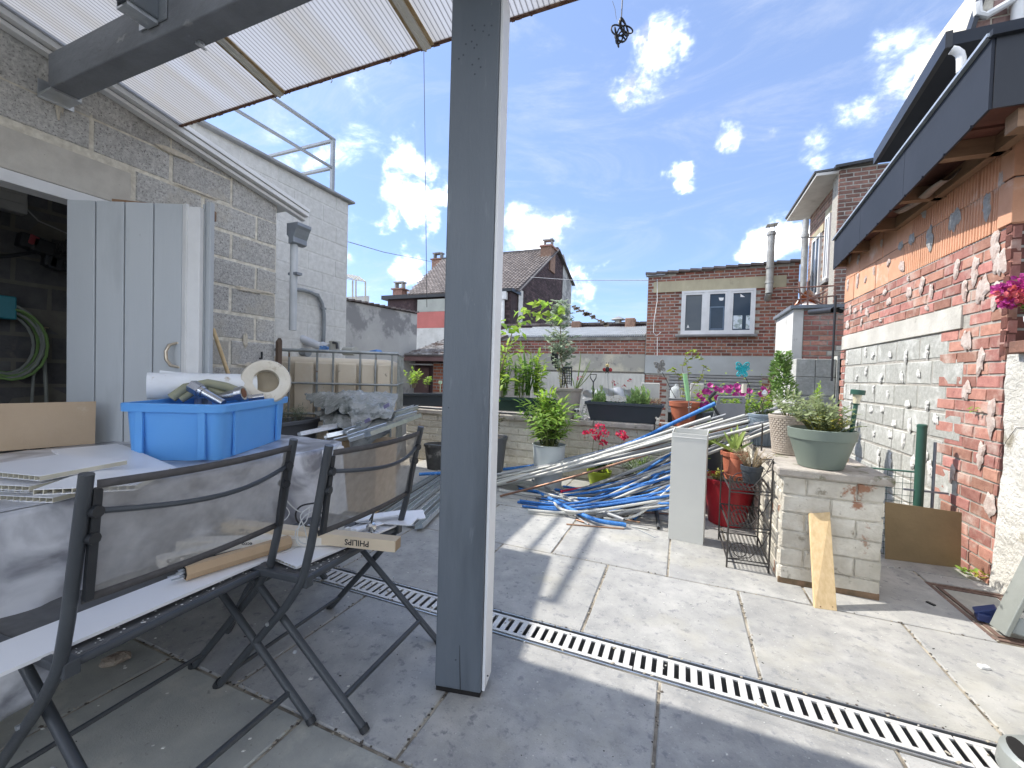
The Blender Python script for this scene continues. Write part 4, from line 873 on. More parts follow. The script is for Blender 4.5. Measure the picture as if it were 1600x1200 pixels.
# roof deck and rows of pantiles
XL = -12.9; XT = -14.7
rdk = MB(); n_r = V((0, -ra, 1)).normalized()
e_y, e_z = pe.y-.3, pe.z-.3*ra
rdk.prism([(XG+.06, e_y, e_z+.02), (XL, e_y, e_z+.02), (XT, pr_.y, pr_.z+.02), (XG+.06, pr_.y, pr_.z+.02)], (0, 0, .08))
rdk.prism([(XG+.06, pr_.y, pr_.z+.02), (XT, pr_.y, pr_.z+.02), (XT, pf.y+.3, pf.z-.3*rb), (XG+.06, pf.y+.3, pf.z-.3*rb)], (0, 0, .08)); rdk.build('roof', mat('dark_tile_gap', (.10, .085, .08), None, 3, .9), gh)
tl_ = MB(); SL = V((0, pr_.y-e_y, pr_.z-e_z)); sl_len = SL.length; SL.normalize(); nr, nc = 26, 40
for r in range(nr):
    for c in range(nc):
        x = XG+.10 - (7.8)*c/nc; w = 7.8/nc; hipx = XL + (XT-XL)*(r/nr)
        if x < hipx - .0: continue
        p = V((x - w/2, e_y, e_z+.10)) + SL*(sl_len*(r+.5)/nr) + n_r*(.03)
        a = SL*(sl_len/nr*.53); q = V((w*.36, 0, 0)); i = len(tl_.v); lift = n_r*.035
        tl_.v += [p - a - q + lift*.4, p - a - q*.3 + lift*1.6, p - a + q*.9 + lift*.2, p + a + q*.9 - lift*.7, p + a - q*.3 + lift*.5, p + a - q - lift*.5]
        tl_.f += [(i, i+1, i+4, i+5), (i+1, i+2, i+3, i+4), (i+2, i+1, i)]
tl_.build('pantiles', m_tileroof, gh, kind='stuff')
MB().box(XT, pr_.y-.12, pr_.z+.08, XG+.1, pr_.y+.12, pr_.z+.22).build('ridge', mat('ridge_tile', (.17, .15, .14), (.10, .09, .085), 4, .8), gh)
vb = MB(); vb.bar((XG+.08, e_y, e_z), (XG+.08, pr_.y, pr_.z+.1), .06, .20, side=(1, 0, 0)); vb.bar((XG+.08, pr_.y, pr_.z+.1), (XG+.08, pf.y+.3, pf.z-.2), .06, .20, side=(1, 0, 0)); vb.build('verge', mat('verge_dark', (.13, .12, .12), None, 4, .8), gh)
gtb = MB(); gtb.box(XL, e_y-.16, e_z-.10, XG+.05, e_y, e_z+.03); gtb.build('gutter', m_clad_dk, gh)
# chimneys
def chimney(px0, px1, ptop, pbot, y, th=.5, pots=True):
    a, b_ = PY(px0, ptop, y), PY(px1, pbot, y); w = b_.x-a.x; m_ = MB(); m_.box(a.x, y-th/2, b_.z-.6, b_.x, y+th/2, a.z-.12); ch = m_.build('chimney', m_brick4 if pots else m_brick, gh)
    m_ = MB(); m_.box(a.x-.08, y-th/2-.08, a.z-.12, b_.x+.08, y+th/2+.08, a.z-.04); m_.build('chimney_cap', m_brick4, ch)
    m_ = MB()
    for xx in (a.x+w*.08, b_.x-w*.2): m_.box(xx, y-.15, a.z-.04, xx+w*.12, y+.15, a.z+.30)
    m_.box(a.x, y-.2, a.z+.30, b_.x, y+.2, a.z+.38); m_.build('chimney_top', m_render, ch)
chimney(849, 864, 386, 408, 22.4, .9); chimney(678, 692, 405, 417, 24.0); chimney(618, 632, 451, 463, 20.5)
# rear extension: pale and pink render bands under the eaves, dark brick part with a white pipe
ye = e_y - .5
a0, a1 = PY(652, 470, ye), PY(790, 470, ye)
for (p0, p1, m_, nm) in ((466, 486, mat('grey_green_render', (.40, .41, .37), (.32, .33, .30), 2, .9, .2, 20), 'pale_render_band'), (486, 512, mat('pink_render', (.52, .17, .15), (.45, .15, .13), 2, .9, .2, 20, spots=(((.6, .3, .26), 2, .62, .8),)), 'pink_render_band'), (512, 560, m_render_lt, 'plinth')):
    t, b_ = PY(700, p0, ye), PY(700, p1, ye); MB().box(PY(652, 480, ye).x, ye, b_.z+.003, PY(760, 480, ye).x, ye+.5, t.z-.003).build(nm, m_, gh)
x0, x1 = PY(735, 500, ye).x, PY(797, 500, ye).x; zt_ = PY(790, 456, ye).z
MB().box(x0, ye+.02, LOW, x1, ye+1.0, zt_).build('extension_wall', m_brick3, gh)
masonry(gh, 'brick', m_brick3, (x0, ye+.018, zt_-2.4), (1, 0, 0), (0, -1, 0), x1-x0, 2.4, .34, .115, .014, .04, .006, maxn=120, bev=.05, seed=72)
MB().box(x0-.2, ye-.12, zt_+.002, x1+.1, ye+1, zt_+.14).build('flat_roof_edge', m_clad_dk, gh)
q = MB(); P = PY(786, 458, ye-.1); q.tube([PY(786, 462, ye-.1), PY(785, 540, ye-.1)], .075, 8); q.obox(PY(787, 462, ye-.1), (.14, 0, 0), (0, .1, 0), (0, 0, .17)); q.build('downpipe', m_wtrim, gh)
# dark part and flashing beyond the left chimney
a, b_ = PY(606, 466, 19), PY(650, 500, 19); MB().box(a.x, 19, LOW, b_.x, 20, a.z-.1).build('side_wall', m_brick3, gh)
MB().box(a.x-.3, 18.8, a.z-.1, b_.x+.3, 20.2, a.z+.12).build('flat_roof_edge', m_clad_dk, gh)

# ------------------------------------------------------------------ grey stained wall and the low tiled outbuilding
sw = thing('stained_wall', (-6, 7.3, 0), 'sloping grey rendered wall with dark damp stains behind the water tank', 'wall')
q0, q1 = PX(530, 469, -6.0), PX(652, 491, -6.0)
MB().prism([(-6, q0.y-.9, LOW), (-6, q1.y, LOW), (-6, q1.y, q1.z), (-6, q0.y-.9, q0.z-.02)], (-.22, 0, 0)).build('render', m_render, sw)
k = 14
for i in range(k):
    a = q0.lerp(q1, i/k) ; b_ = q0.lerp(q1, (i+.96)/k); a = V((-6.1, a.y, a.z+.03)); b_ = V((-6.1, b_.y, b_.z+.05)); q = MB(); q.bar(a, b_, .32, .035); q.build('coping_tile', MATS['dark_coping_tile'], sw)
ob = thing('tiled_outbuilding', (-6.3, 8.5, 0), 'low outbuilding with mottled mossy roof, maroon door and brick pier', 'outbuilding')
yo = 8.2
E0, E1 = PY(590, 561, yo), PY(738, 562, yo); R0, R1 = PY(640, 523, 9.6), PY(790, 525, 9.6)
L0 = PY(552, 553, yo-1.3) if False else V((-5.95, 6.5, 1.52))
m_mroof = mat('mottled_roof', (.36, .35, .34), (.22, .20, .185), 5, .9, .6, 30, rnd=.3, spots=(((.09, .055, .04), 3.2, .50, .62), ((.50, .50, .49), 12, .60, .70)))
def roofp(u, v):      # u along, v up the slope
    a = V((-5.95, yo-.3, 1.50)).lerp(V((E1.x, yo-.3, 1.50)), u); b_ = V((-5.95, 10.2, 2.16)).lerp(V((E1.x, 10.2, 2.16)), u); return a.lerp(b_, v)
q = MB(); q.prism([roofp(0, 0), roofp(1, 0), roofp(1, 1), roofp(0, 1)], (0, 0, -.06)); q.build('roof', MATS['dark_tile_gap'], ob)
tl2 = MB(); nc, nr = 30, 17; rr = random.Random(8)
for r in range(nr):
    for c in range(nc):
        u, v = (c + (.5 if r % 2 else 0))/nc, r/nr
        a, b_, c_, d_ = roofp(u, v), roofp(min(1, u+.95/nc), v), roofp(min(1, u+.95/nc), v+1.3/nr), roofp(u, v+1.3/nr); h = V((0, 0, rr.uniform(.022, .035)))
        i = len(tl2.v); tl2.v += [a+h, b_+h, c_+h*.2, d_+h*.2, a, b_]; tl2.f += [(i, i+1, i+2, i+3), (i+4, i+5, i+1, i)]
tl2.build('roof_tiles', m_mroof, ob, kind='stuff')
MB().box(-6.4, yo-.30, 1.36, E1.x, yo-.24, 1.47).build('fascia', mat('maroon_board', (.20, .12, .11), (.15, .09, .085), 3, .7), ob)
MB().box(-8, yo+.2, LOW, E1.x, yo+.3, 1.40).build('wall', mat('maroon_boarding', (.11, .065, .065), (.09, .05, .05), 3, .7, stretch=(12, 1, .5)), ob)
MB().box(-6.4, yo-.05, 1.27, PY(676, 575, yo).x, yo+.02, 1.30).build('white_rail', m_wtrim, ob)
dx0, dx1 = PY(664, 590, yo+.2).x, PY(674, 590, yo+.2).x
for (a, b_) in ((PY(628, 590, yo+.19).x, PY(642, 590, yo+.19).x), (PY(648, 590, yo+.19).x, PY(671, 590, yo+.19).x)):
    MB().box(a, yo+.16, -1, b_, yo+.198, 1.22).build('door_panel', MATS['maroon_board'], ob, bevel=.01)
bx = PY(676, 580, yo).x
MB().box(bx, yo+.02, LOW, PY(712, 580, yo).x, yo+.2, 1.33).build('pier_core', mortar, ob)
masonry(ob, 'brick', mat('orange_brick', (.47, .17, .09), (.36, .13, .08), 12, .9, .3, 60, rnd=.25), (bx, yo+.018, .2), (1, 0, 0), (0, -1, 0), .5, 1.12, .205, .075, .016, .04, .003, maxn=60, bev=.05, seed=81)
# distant open pergola over the stained wall
pg = thing('metal_pergola', (-9.5, 12, 0), 'small open metal pergola roof beyond the stained wall', 'pergola')
yp = 12.0
q = MB(); A_ = [PY(px, py, yp) for px, py in ((537, 432), (571, 440))]; B_ = [PY(px, py, yp+1.4) for px, py in ((530, 425), (560, 432))]
for i in range(7):
    t = i/6; q.bar(A_[0].lerp(A_[1], t), B_[0].lerp(B_[1], t), .03, .03)
for t in (0, .33, .66, 1): q.bar(A_[0].lerp(B_[0], t)+V((-.3, 0, 0)), A_[1].lerp(B_[1], t), .03, .03)
for (px, p0, p1) in ((571, 440, 470), (556, 438, 468), (551, 438, 468)): q.bar(PY(px, p0, yp), PY(px, p1+12, yp), .04, .04, side=(0, 1, 0))
q.build('frame', mat('cream_metal', (.52, .48, .38), (.40, .37, .30), 5, .5), pg)
q = MB(); a, b_ = PY(540, 464, yp+.2), PY(574, 474, yp+.2); q.box(a.x, yp+.2, b_.z, b_.x, yp+.3, a.z); q.build('ridge_box', m_render_lt, pg)

# ------------------------------------------------------------------ right-hand far house, low wall, block niche
fh = thing('corner_brick_house', (2.6, 10, 0), 'tan brick house with white-framed windows and wide eaves behind the clad overhang', 'house')
XF = 2.6; y0f = 9.7
yfar = PX(1262, 400, XF).y
MB().box(XF+.02, y0f+.02, LOW, 6.5, yfar, 5.08).build('wall', mortar, fh)
masonry(fh, 'brick', m_brick4, (XF+.018, yfar, 2.2), (0, -1, 0), (-1, 0, 0), yfar-y0f, 2.9, .22, .0755, .014, .04, .003, maxn=280, bev=.05, seed=91,
        cond=lambda u, v: not any(a < yfar-u < b_ and c < 2.2+v < d_ for a, b_, c, d_ in ((10.6, 11.2, 3.0, 4.3), (10.0, 10.3, 3.2, 4.5))))
pc0 = PY(1312, 262, 9.3); pc1 = PY(1390, 250, 9.3)
MB().box(pc0.x+.02, 9.32, LOW, 6.5, y0f+.01, pc0.z-.02).build('wall', mortar, fh)
masonry(fh, 'brick', mat('brown_brick', (.24, .13, .10), (.16, .09, .075), 9, .9, .3, 60, rnd=.4, spots=(((.36, .30, .25), 6, .62, .74),)), (pc0.x, 9.318, 2.0), (1, 0, 0), (0, -1, 0), 1.6, pc0.z-2.03, .22, .0755, .016, .04, .004, maxn=290, bev=.05, seed=92)
q = MB(); q.bar((pc0.x-.08, 9.28, pc0.z), (pc0.x+1.7, 9.28, pc0.z+.12), .14, .05); q.build('coping', m_clad_dk, fh)
def winx(ya_, yb_, z0, z1):
    m_ = MB(); x0, x1 = XF-.0, XF+.06
    x0 -= .03; m_.box(x0, ya_, z0, x1, ya_+.06, z1); m_.box(x0, yb_-.06, z0, x1, yb_, z1); m_.box(x0, ya_+.06, z0, x1, yb_-.06, z0+.06); m_.box(x0, ya_+.06, z1-.06, x1, yb_-.06, z1); m_.box(x0+.005, (ya_+yb_)/2-.03, z0+.06, x1-.005, (ya_+yb_)/2+.03, z1-.06)
    w = m_.build('window', m_wtrim, fh); MB().box(x0+.02, ya_+.06, z0+.06, x0+.025, yb_-.06, z1-.06).build('pane', m_glass, w)
    MB().box(XF-.06, ya_-.05, z0-.07, XF+.05, yb_+.05, z0-.004).build('sill', m_render, w)
    MB().box(XF-.004, ya_-.1, z1+.004, XF+.03, yb_+.1, z1+.16).build('lintel', m_conc_y, w)
winx(10.6, 11.2, 3.0, 4.3); winx(10.0, 10.3, 3.2, 4.5)
ev = MB(); ev.prism([(XF-.42, y0f-.3, 5.0), (XF+.1, y0f-.3, 5.0), (XF+.1, yfar+.2, 5.0), (XF-.42, yfar+.2, 5.0)], (0, 0, .05)); ev.build('soffit', m_render_lt, fh)
ev = MB(); ev.prism([(XF-.45, y0f-.3, 5.055), (XF+.5, y0f-.3, 5.10), (XF+.5, yfar+.2, 5.10), (XF-.45, yfar+.2, 5.055)], (0, 0, .04)); ev.build('roof', mat('dark_slate', (.10, .10, .10), None, 4, .8), fh)
# balcony rail with orange and white umbrella-like cover
bl = thing('balcony_railing', (1.9, 9, 0), 'thin rusty balcony railing with crossed bars above the grey side wall', 'railing')
q = MB(); yb_ = 8.6
def bp(px, py): return PY(px, py, yb_)
for (a, b_) in (((1212, 451), (1312, 446)), ((1230, 470), (1305, 462)), ((1248, 440), (1252, 476)), ((1291, 462), (1291, 478)), ((1240, 462), (1240, 478)), ((1240, 452), (1290, 478)), ((1290, 455), (1243, 478)), ((1262, 440), (1262, 478)), ((1305, 446), (1305, 478))):
    q.tube([bp(*a), bp(*b_)], .014, 6)
q.build('bars', mat('rusty_bar', (.24, .13, .10), None, 9, .8), bl)
tarp = thing('orange_white_cover', (1.9, 8.8, 0), 'orange and white cloth cover bundled behind the thin balcony railing', 'cloth')
def tb(u, v): a = PY(1246+38*u, 476-24*math.sin(u*3.0+.1)*v**.7 , 8.8); return (a.x, a.y+.3*math.sin(v*3), a.z)
MB().grid(tb, 12, 6).build('fold', mat('orange_cloth', (.75, .70, .64), (.72, .26, .10), 1.5, .8, thr=(.47, .53)), tarp, smooth=True)
sw2 = thing('grey_side_wall', (1.6, 7.6, 0), 'grey rendered wall end and red brick wall with a flat lead coping', 'wall')
cxl = PY(1240, 482, 7.5).x; yfar2 = PX(1213, 500, cxl).y; zt2 = 2.24
MB().box(cxl, 7.5, LOW, cxl+.13, yfar2, zt2).build('render', m_render_lt, sw2)
MB().box(cxl+.131, 7.52, LOW, 3.0, 7.72, zt2).build('wall', mortar, sw2)
masonry(sw2, 'brick', m_brick, (cxl+.135, 7.518, 1.30), (1, 0, 0), (0, -1, 0), 1.05, zt2-1.31, .21, .0765, .014, .04, .004, maxn=80, bev=.05, seed=95, cond=lambda u, v: not (v < .42 and u > .55 - v*.5))
masonry(sw2, 'white_brick', m_wbrick, (cxl+.135, 7.518, 1.30), (1, 0, 0), (0, -1, 0), 1.05, .46, .21, .0765, .014, .04, .004, maxn=60, bev=.05, seed=96, cond=lambda u, v: (v < .42 and u > .55 - v*.5))
MB().box(cxl+.135, 7.47, -1, 2.9, 7.50, 1.29).build('rendered_base', m_gblock, sw2)
q = MB(); q.box(cxl-.05, 7.45, zt2+.003, 3.0, 7.75, zt2+.05); q.box(cxl-.05, 7.752, zt2+.003, cxl+.16, yfar2, zt2+.05); q.build('coping', m_zinc, sw2)
bn = thing('block_niche', (1.7, 7.2, 0), 'stack of pale concrete blocks with two dark openings in front of the brick wall', 'block stack')
yn = 7.0; n0, n1 = PY(1244, 560, yn), PY(1292, 556, yn); z0n = .2
for r in range(5):
    for c in range(2):
        MB().box(n0.x+c*.235+.003, yn, n0.z-.26*(r+1)+.004, n0.x+(c+1)*.235-.003, yn+.28, n0.z-.26*r-.004).build('block', m_gblock, bn, bevel=.006)
xx = n0.x+.475
MB().box(xx, yn+.20, z0n-.6, xx+.25, yn+.27, n1.z-.01).build('niche_back', m_dark, bn)
for (a, b_) in ((xx, xx+.03), (xx+.20, xx+.23)): MB().box(a, yn-.02, z0n-.6, b_, yn+.19, n1.z).build('upright', m_gblock, bn)
for i in range(4): MB().box(xx+.031, yn-.01, n1.z-.04-.26*i, xx+.199, yn+.19, n1.z-.26*i-.0).build('shelf_block', m_gblock, bn)
# far horizon: low roofs so that the skyline closes between the houses
# ------------------------------------------------------------------ folding chairs
m_frame = mat('charcoal_tube', (.060, .066, .072), (.045, .05, .056), 7, .38, .1, 90, spots=(((.16, .17, .17), 70, .70, .74),))
def mesh_fabric(name, col, open_):
    m = bpy.data.materials.new(name); m.use_nodes = True; n, l = m.node_tree.nodes, m.node_tree.links; b = n['Principled BSDF']; out = n['Material Output']
    g = n.new('ShaderNodeNewGeometry'); t = n.new('ShaderNodeTexNoise'); t.inputs['Scale'].default_value = 5; l.new(g.outputs['Position'], t.inputs['Vector'])
    t2 = n.new('ShaderNodeTexNoise'); t2.inputs['Scale'].default_value = 40; l.new(g.outputs['Position'], t2.inputs['Vector'])
    mr = n.new('ShaderNodeMapRange'); l.new(t2.outputs[0], mr.inputs[0]); mr.inputs[1].default_value = .3; mr.inputs[2].default_value = .7; mr.inputs[3].default_value = .88; mr.inputs[4].default_value = 1.12
    hs = n.new('ShaderNodeHueSaturation'); hs.inputs['Color'].default_value = (*col, 1); l.new(mr.outputs[0], hs.inputs['Value']); l.new(hs.outputs[0], b.inputs['Base Color']); b.inputs['Roughness'].default_value = .8
    tp = n.new('ShaderNodeBsdfTransparent'); ms = n.new('ShaderNodeMixShader'); ms.inputs[0].default_value = open_; l.new(b.outputs[0], ms.inputs[1]); l.new(tp.outputs[0], ms.inputs[2]); l.new(ms.outputs[0], out.inputs[0]); return m
m_sling = mesh_fabric('grey_mesh_fabric', (.36, .35, .33), .47)
m_seat = mesh_fabric('dusty_seat_fabric', (.12, .12, .12), .10)
m_hem = mat('dark_hem', (.09, .085, .085), None, 40, .8)
def make_chair():
    ch = thing('folding_chair', (0, 0, 0), 'x', 'chair', 'folding chairs behind the table')
    W = .262
    for s in (-1, 1):
        v = s*W; P = [(.165, v, .885), (.10, v, .56), (.075, v, .465), (.062, v, .435), (.035, v, .395), (.0, v, .345), (-.29, v*1.0, .012)]
        MB().tube(P, .0130, 12).build('leg', m_frame, ch, smooth=True, local=True)
        q = MB(); vi = s*(W-.034); q.tube([(-.20, vi, .405), (.285, vi, .012)], .0122, 12); q.build('leg', m_frame, ch, smooth=True, local=True)
        q = MB(); q.tube([(-.29, v, .02), (-.305, v, .0)], .0155, 10); q.tube([(.285, vi, .016), (.296, vi, .0)], .0145, 10); q.build('foot_cap', m_black, ch, smooth=True, local=True)
        q = MB(); q.bar((.06, v-s*.004, .445), (-.36, v-s*.004, .435), .02, .022); q.build('seat_side', m_frame, ch, bevel=.004, local=True)
        q = MB(); q.box(.045, min(v, v-s*.03), .420, .085, max(v, v-s*.03), .456); q.build('bracket', m_frame, ch, bevel=.003, local=True)
        q = MB(); q.bar((.128, v-s*.020, .60), (.160, v-s*.020, .85), .012, .016); q.build('sling_rail', m_black, ch, local=True)
        for z in (.80, .74): q = MB(); q.tube([(.142+(z-.8)*.2, v-s*.012, z), (.170+(z-.8)*.2, v-s*.018, z)], .013, 10); q.build('knob', m_black, ch, smooth=True, local=True)
        q = MB(); q.tube([(.043, v*1.0, .225*0+.21), (.045, v+s*.002, .21)], .006, 8); q.tube([(-.06, v-s*.0, .2825), (-.06, v+s*.017, .2825)], .006, 8); q.build('rivet', m_steel, ch, local=True)
    wv = W-.016
    q = MB(); N_ = 14; q.tube([(.155 + .055*math.sin(math.pi*i/N_), -wv + 2*wv*i/N_, .800 - .022*math.sin(math.pi*i/N_)) for i in range(N_+1)], .0068, 8); q.build('back_rod', m_frame, ch, smooth=True, local=True)
    def sling(u, v): z = .598 + .262*v; return (.112 + .055*v + .020*math.sin(math.pi*u)*(.4+.6*v), -wv + 2*wv*u, z - .004*math.sin(math.pi*u))
    MB().grid(sling, 16, 8).build('backrest', m_sling, ch, smooth=True, local=True)
    for (za, nm) in ((1.0, 'top_hem'), (0.0, 'bottom_hem')):
        q = MB(); 
        def hem(u, v, za=za): x, y, z = sling(u, za); return (x+.0015, y, z - .009 + .018*v)
        q.grid(hem, 16, 1); q.build(nm, m_hem, ch, smooth=True, solid=.004, local=True)
    q = MB()
    def seat(u, v): return (.055 - .40*v, -(W-.02) + 2*(W-.02)*u, .440 - .014*math.sin(math.pi*u)*math.sin(math.pi*min(1, v*1.0)))
    q.grid(seat, 12, 10); q.build('seat', m_seat, ch, smooth=True, solid=.002, local=True)
    for (rx, rz) in ((.062, .437), (-.355, .432)): q = MB(); q.tube([(rx, -W, rz), (rx, W, rz)], .011, 10); q.build('seat_rail', m_frame, ch, smooth=True, local=True)
    q = MB(); q.tube([(-.243, -W, .067), (-.243, W, .067)], .0075, 8); q.build('stretcher', m_frame, ch, smooth=True, local=True)
    q = MB(); q.tube([(.205, -(W-.034), .076), (.205, W-.034, .076)], .0095, 8); q.build('stretcher', m_frame, ch, smooth=True, local=True)
    q = MB(); q.bar((-.165, -(W-.034), .376), (-.165, W-.034, .376), .022, .008); q.build('brace', m_frame, ch, local=True)
    return ch
def copy_tree(o, parent=None):
    c = o.copy(); COL.objects.link(c)
    if parent is not None: c.parent = parent
    for k in [q for q in bpy.data.objects if q.parent == o]: copy_tree(k, c)
    return c
ch1 = make_chair(); ch2 = copy_tree(ch1)
ch1.location = (-1.325, .715, 0); ch1.rotation_euler = (0, 0, math.radians(3)); ch1['label'] = 'nearer grey mesh folding chair, with a long white plastic plank across its seat'
ch2.location = (-1.175, 1.215, 0); ch2.rotation_euler = (0, 0, math.radians(3)); ch2['label'] = 'farther grey mesh folding chair, beside the post, with a printed carton on its seat'

# dust and chips on the chair seats
rr = random.Random(2); q = MB()
for i in range(170):
    c = rr.choice((ch1, ch2)); lx, ly = .05 - .12*rr.random()**1.5, rr.uniform(-.23, .23); a = math.radians(3)
    x, y = c.location.x + lx*math.cos(a) - ly*math.sin(a), c.location.y + lx*math.sin(a) + ly*math.cos(a); s = rr.uniform(.0008, .0022)
    q.obox((x, y, .446 - .008*0), (s, s*.4, 0), (0, s*.7, 0), (0, 0, s*.4))
tag(q.build('sawdust', m_paperw if False else mat('pale_chips', (.7, .69, .65), None, 9, .9)), 'pale sawdust and plaster chips scattered on the chair seats', 'debris', kind='stuff')
# crumbs over the slabs
q = MB()
for i in range(420):
    x, y = rr.uniform(-2.2, 1.5), rr.uniform(.3, 3.3); s = rr.uniform(.0012, .0035) * (1.6 if rr.random() < .06 else 1)
    q.obox((x, y, s*.4), (s, s*.5, 0), (0, s*.7, 0), (0, 0, s*.4))
tag(q.build('floor_crumbs', MATS['pale_chips']), 'tiny pale crumbs scattered over the stone slabs', 'debris', kind='stuff')
q = MB()
for i in range(260):
    x, y = rr.uniform(-2.2, 1.5), rr.uniform(.3, 3.3); s = rr.uniform(.0006, .0017) * (1.8 if rr.random() < .05 else 1)
    q.obox((x, y, s*.4), (s*1.5, s*rr.uniform(-1, 1), 0), (0, s*.7, 0), (0, 0, s*.3))
tag(q.build('floor_dirt', m_dark), 'dark specks of dirt scattered over the stone slabs', 'debris', kind='stuff')

# ------------------------------------------------------------------ planks and cartons on the seats
m_pvc = mat('white_pvc_panel', (.80, .80, .80), (.76, .76, .77), 3, .3, spots=(((.60, .58, .54), 20, .70, .76),))
m_pvc_in = mat('cream_pvc_core', (.58, .54, .42), None, 9, .7)
def pvc_panel(label, A, B, width, z, tilt=0.0, th=.010, open_end=True, cat='panel', group='white plastic cladding panels', side=1, lip=True, zb=None, across=False):
    A, B = V((A[0], A[1], z)), V((B[0], B[1], zb if zb is not None else z)); d = (B-A).normalized(); s = V((-d.y, d.x, 0))*side
    t = thing('cladding_plank', A[:], label, cat, group)
    h = V((0, 0, 1))
    n_ = max(3, int(width/.018)); q = MB()
    c = (A+B)/2 + s*width/2; L = (B-A).length
    q.obox(c + h*(th-.0008), d*L/2, s*width/2, h*.0008); q.obox(c + h*.0008, d*L/2, s*width/2, h*.0008); 
    q.build('skin', m_pvc, t)
    q = MB()
    if across:
        n_ = int(L/.019)
        for i in range(n_+1): q.obox(A + d*(L*i/n_) + s*width/2 + h*th/2, s*(width/2-.0004), d*.0011, h*(th/2-.0016))
    else:
      for i in range(n_+1): q.obox((A+B)/2 + s*(width*i/n_) + h*th/2, d*(L/2-.0006), s*.0006, h*(th/2-.0016))
    q.build('web', m_pvc_in, t)
    if lip: q = MB(); q.obox(c + s*(width/2+.008) + h*.003, d*L/2, s*.008, h*.0015); q.obox(c - s*(width/2+.003) + h*(th*.6), d*L/2, s*.003, h*.004); q.build('tongue', m_pvc, t)
    return t
a, b_ = PZ(-60, 1082, .452), PZ(520, 832, .452)
pvc_panel('long white plastic plank lying across both folding chair seats', a, b_, .135, .450, zb=.452)
a, b_ = PZ(462, 888, .452), PZ(618, 822, .452)
pvc_panel('short white plastic panel end lying on the front of the farther chair seat', a, b_, .13, .449)
m_card = mat('pale_cardboard', (.66, .55, .40), (.60, .50, .36), 4, .8, .1, 60)
m_card_w = mat('white_cardboard', (.72, .68, .60), (.66, .62, .54), 4, .75, .1, 60)
m_kraft = mat('brown_kraft', (.50, .36, .22), (.44, .31, .19), 4, .85, .15, 60)
m_ink = mat('dark_print', (.05, .045, .045), None, 5, .8)
def text_on(parent, txt, c, xdir, ydir, size, m=None, nm='lettering'):
    cu = bpy.data.curves.new(nm, 'FONT'); cu.body = txt; cu.size = size; cu.align_x = 'CENTER'; cu.align_y = 'CENTER'; cu.extrude = .00012; cu.resolution_u = 2; cu.offset = size*.02
    tmp = bpy.data.objects.new('tmp_text', cu); COL.objects.link(tmp); bpy.context.view_layer.update()
    me = bpy.data.meshes.new_from_object(tmp.evaluated_get(bpy.context.evaluated_depsgraph_get())); bpy.data.objects.remove(tmp); bpy.data.curves.remove(cu)
    me.materials.clear(); me.materials.append(m or m_ink); o = bpy.data.objects.new(nm, me); COL.objects.link(o)
    x = V(xdir).normalized(); y = V(ydir); y = (y - x*y.dot(x)).normalized(); n_ = x.cross(y)
    M4 = Matrix((x, y, n_)).transposed().to_4x4(); M4.translation = V(c) + n_*.0006 - org(parent); o.parent = parent; o.matrix_local = M4; return o
def carton(label, L, Rr, w, h, z, m, texts=(), group='long lamp cartons', zR=None, flaps=True):
    L = V((L[0], L[1], z)); Rr = V((Rr[0], Rr[1], zR if zR is not None else z)); d = (Rr-L).normalized(); s = V((-d.y, d.x, 0)); h_ = V((0, 0, 1)); h_ = (h_ - d*h_.dot(d)).normalized()
    t = thing('carton', L[:], label, 'carton', group); c = (L+Rr)/2 + s*w/2 + h_*h/2; ln = (Rr-L).length
    MB().obox(c, d*ln/2, s*w/2, h_*h/2).build('box', m, t, bevel=.0012)
    q = MB(); q.obox(Rr + s*w*.5 + h_*h*.5 + d*.001, d*.0008, s*(w/2-.004), h_*(h/2-.003)); q.build('end_flap', m_kraft, t)
    for (tx, f, sz) in texts: text_on(t, tx, L + d*ln*f + h_*h*.52 - s*.0003, -d, -h_, sz)
    return t
zc_ = .458
cA = carton('pale carton with upside-down black lettering lying on the farther chair seat, topmost of the cartons', PZ(287, 828, .475), PZ(617, 858, .475), .05, .042, .475, m_card, (('PHILIPS', .83, .030), ('X ecı', .30, .018), ('MASTER LEDtube', .62, .009)), zR=.462)
d_ = cA
cB = carton('whitish carton lying second from the top under the lettered carton', PZ(262, 858, .468), PZ(520, 852, .463), .05, .030, .462, m_card_w, (('eccooo', .45, .018),))
cC = carton('whitish carton with faded lettering, nearest to the backrest of the near chair', PZ(248, 888, .465), PZ(452, 838, .463), .05, .028, .463, m_card_w, (('PHILIPS', .17, .03),))
# kraft six-sided tube with metal strips poking out
kt = thing('kraft_tube', PZ(285, 900, .465)[:], 'brown kraft paper tube with metal strips poking out, on the white plank', 'carton', )
a, b_ = PZ(289, 895, .485), PZ(452, 846, .485); q = MB(); q.tube([a, b_], .024, 6); q.build('tube', m_kraft, kt); dd_ = (a-b_).normalized()
q = MB(); q.tube([a+dd_*.001, a+dd_*.0015], .020, 6); q.build('tube_end', m_dark, kt)
for i in range(5): q = MB(); o_ = V((0, rr.uniform(-.012, .012), rr.uniform(-.012, .012))); q.bar(a+o_-dd_*.02, a+o_+dd_*rr.uniform(.015, .04), .008, .003); q.build('metal_strip', m_steel, kt)

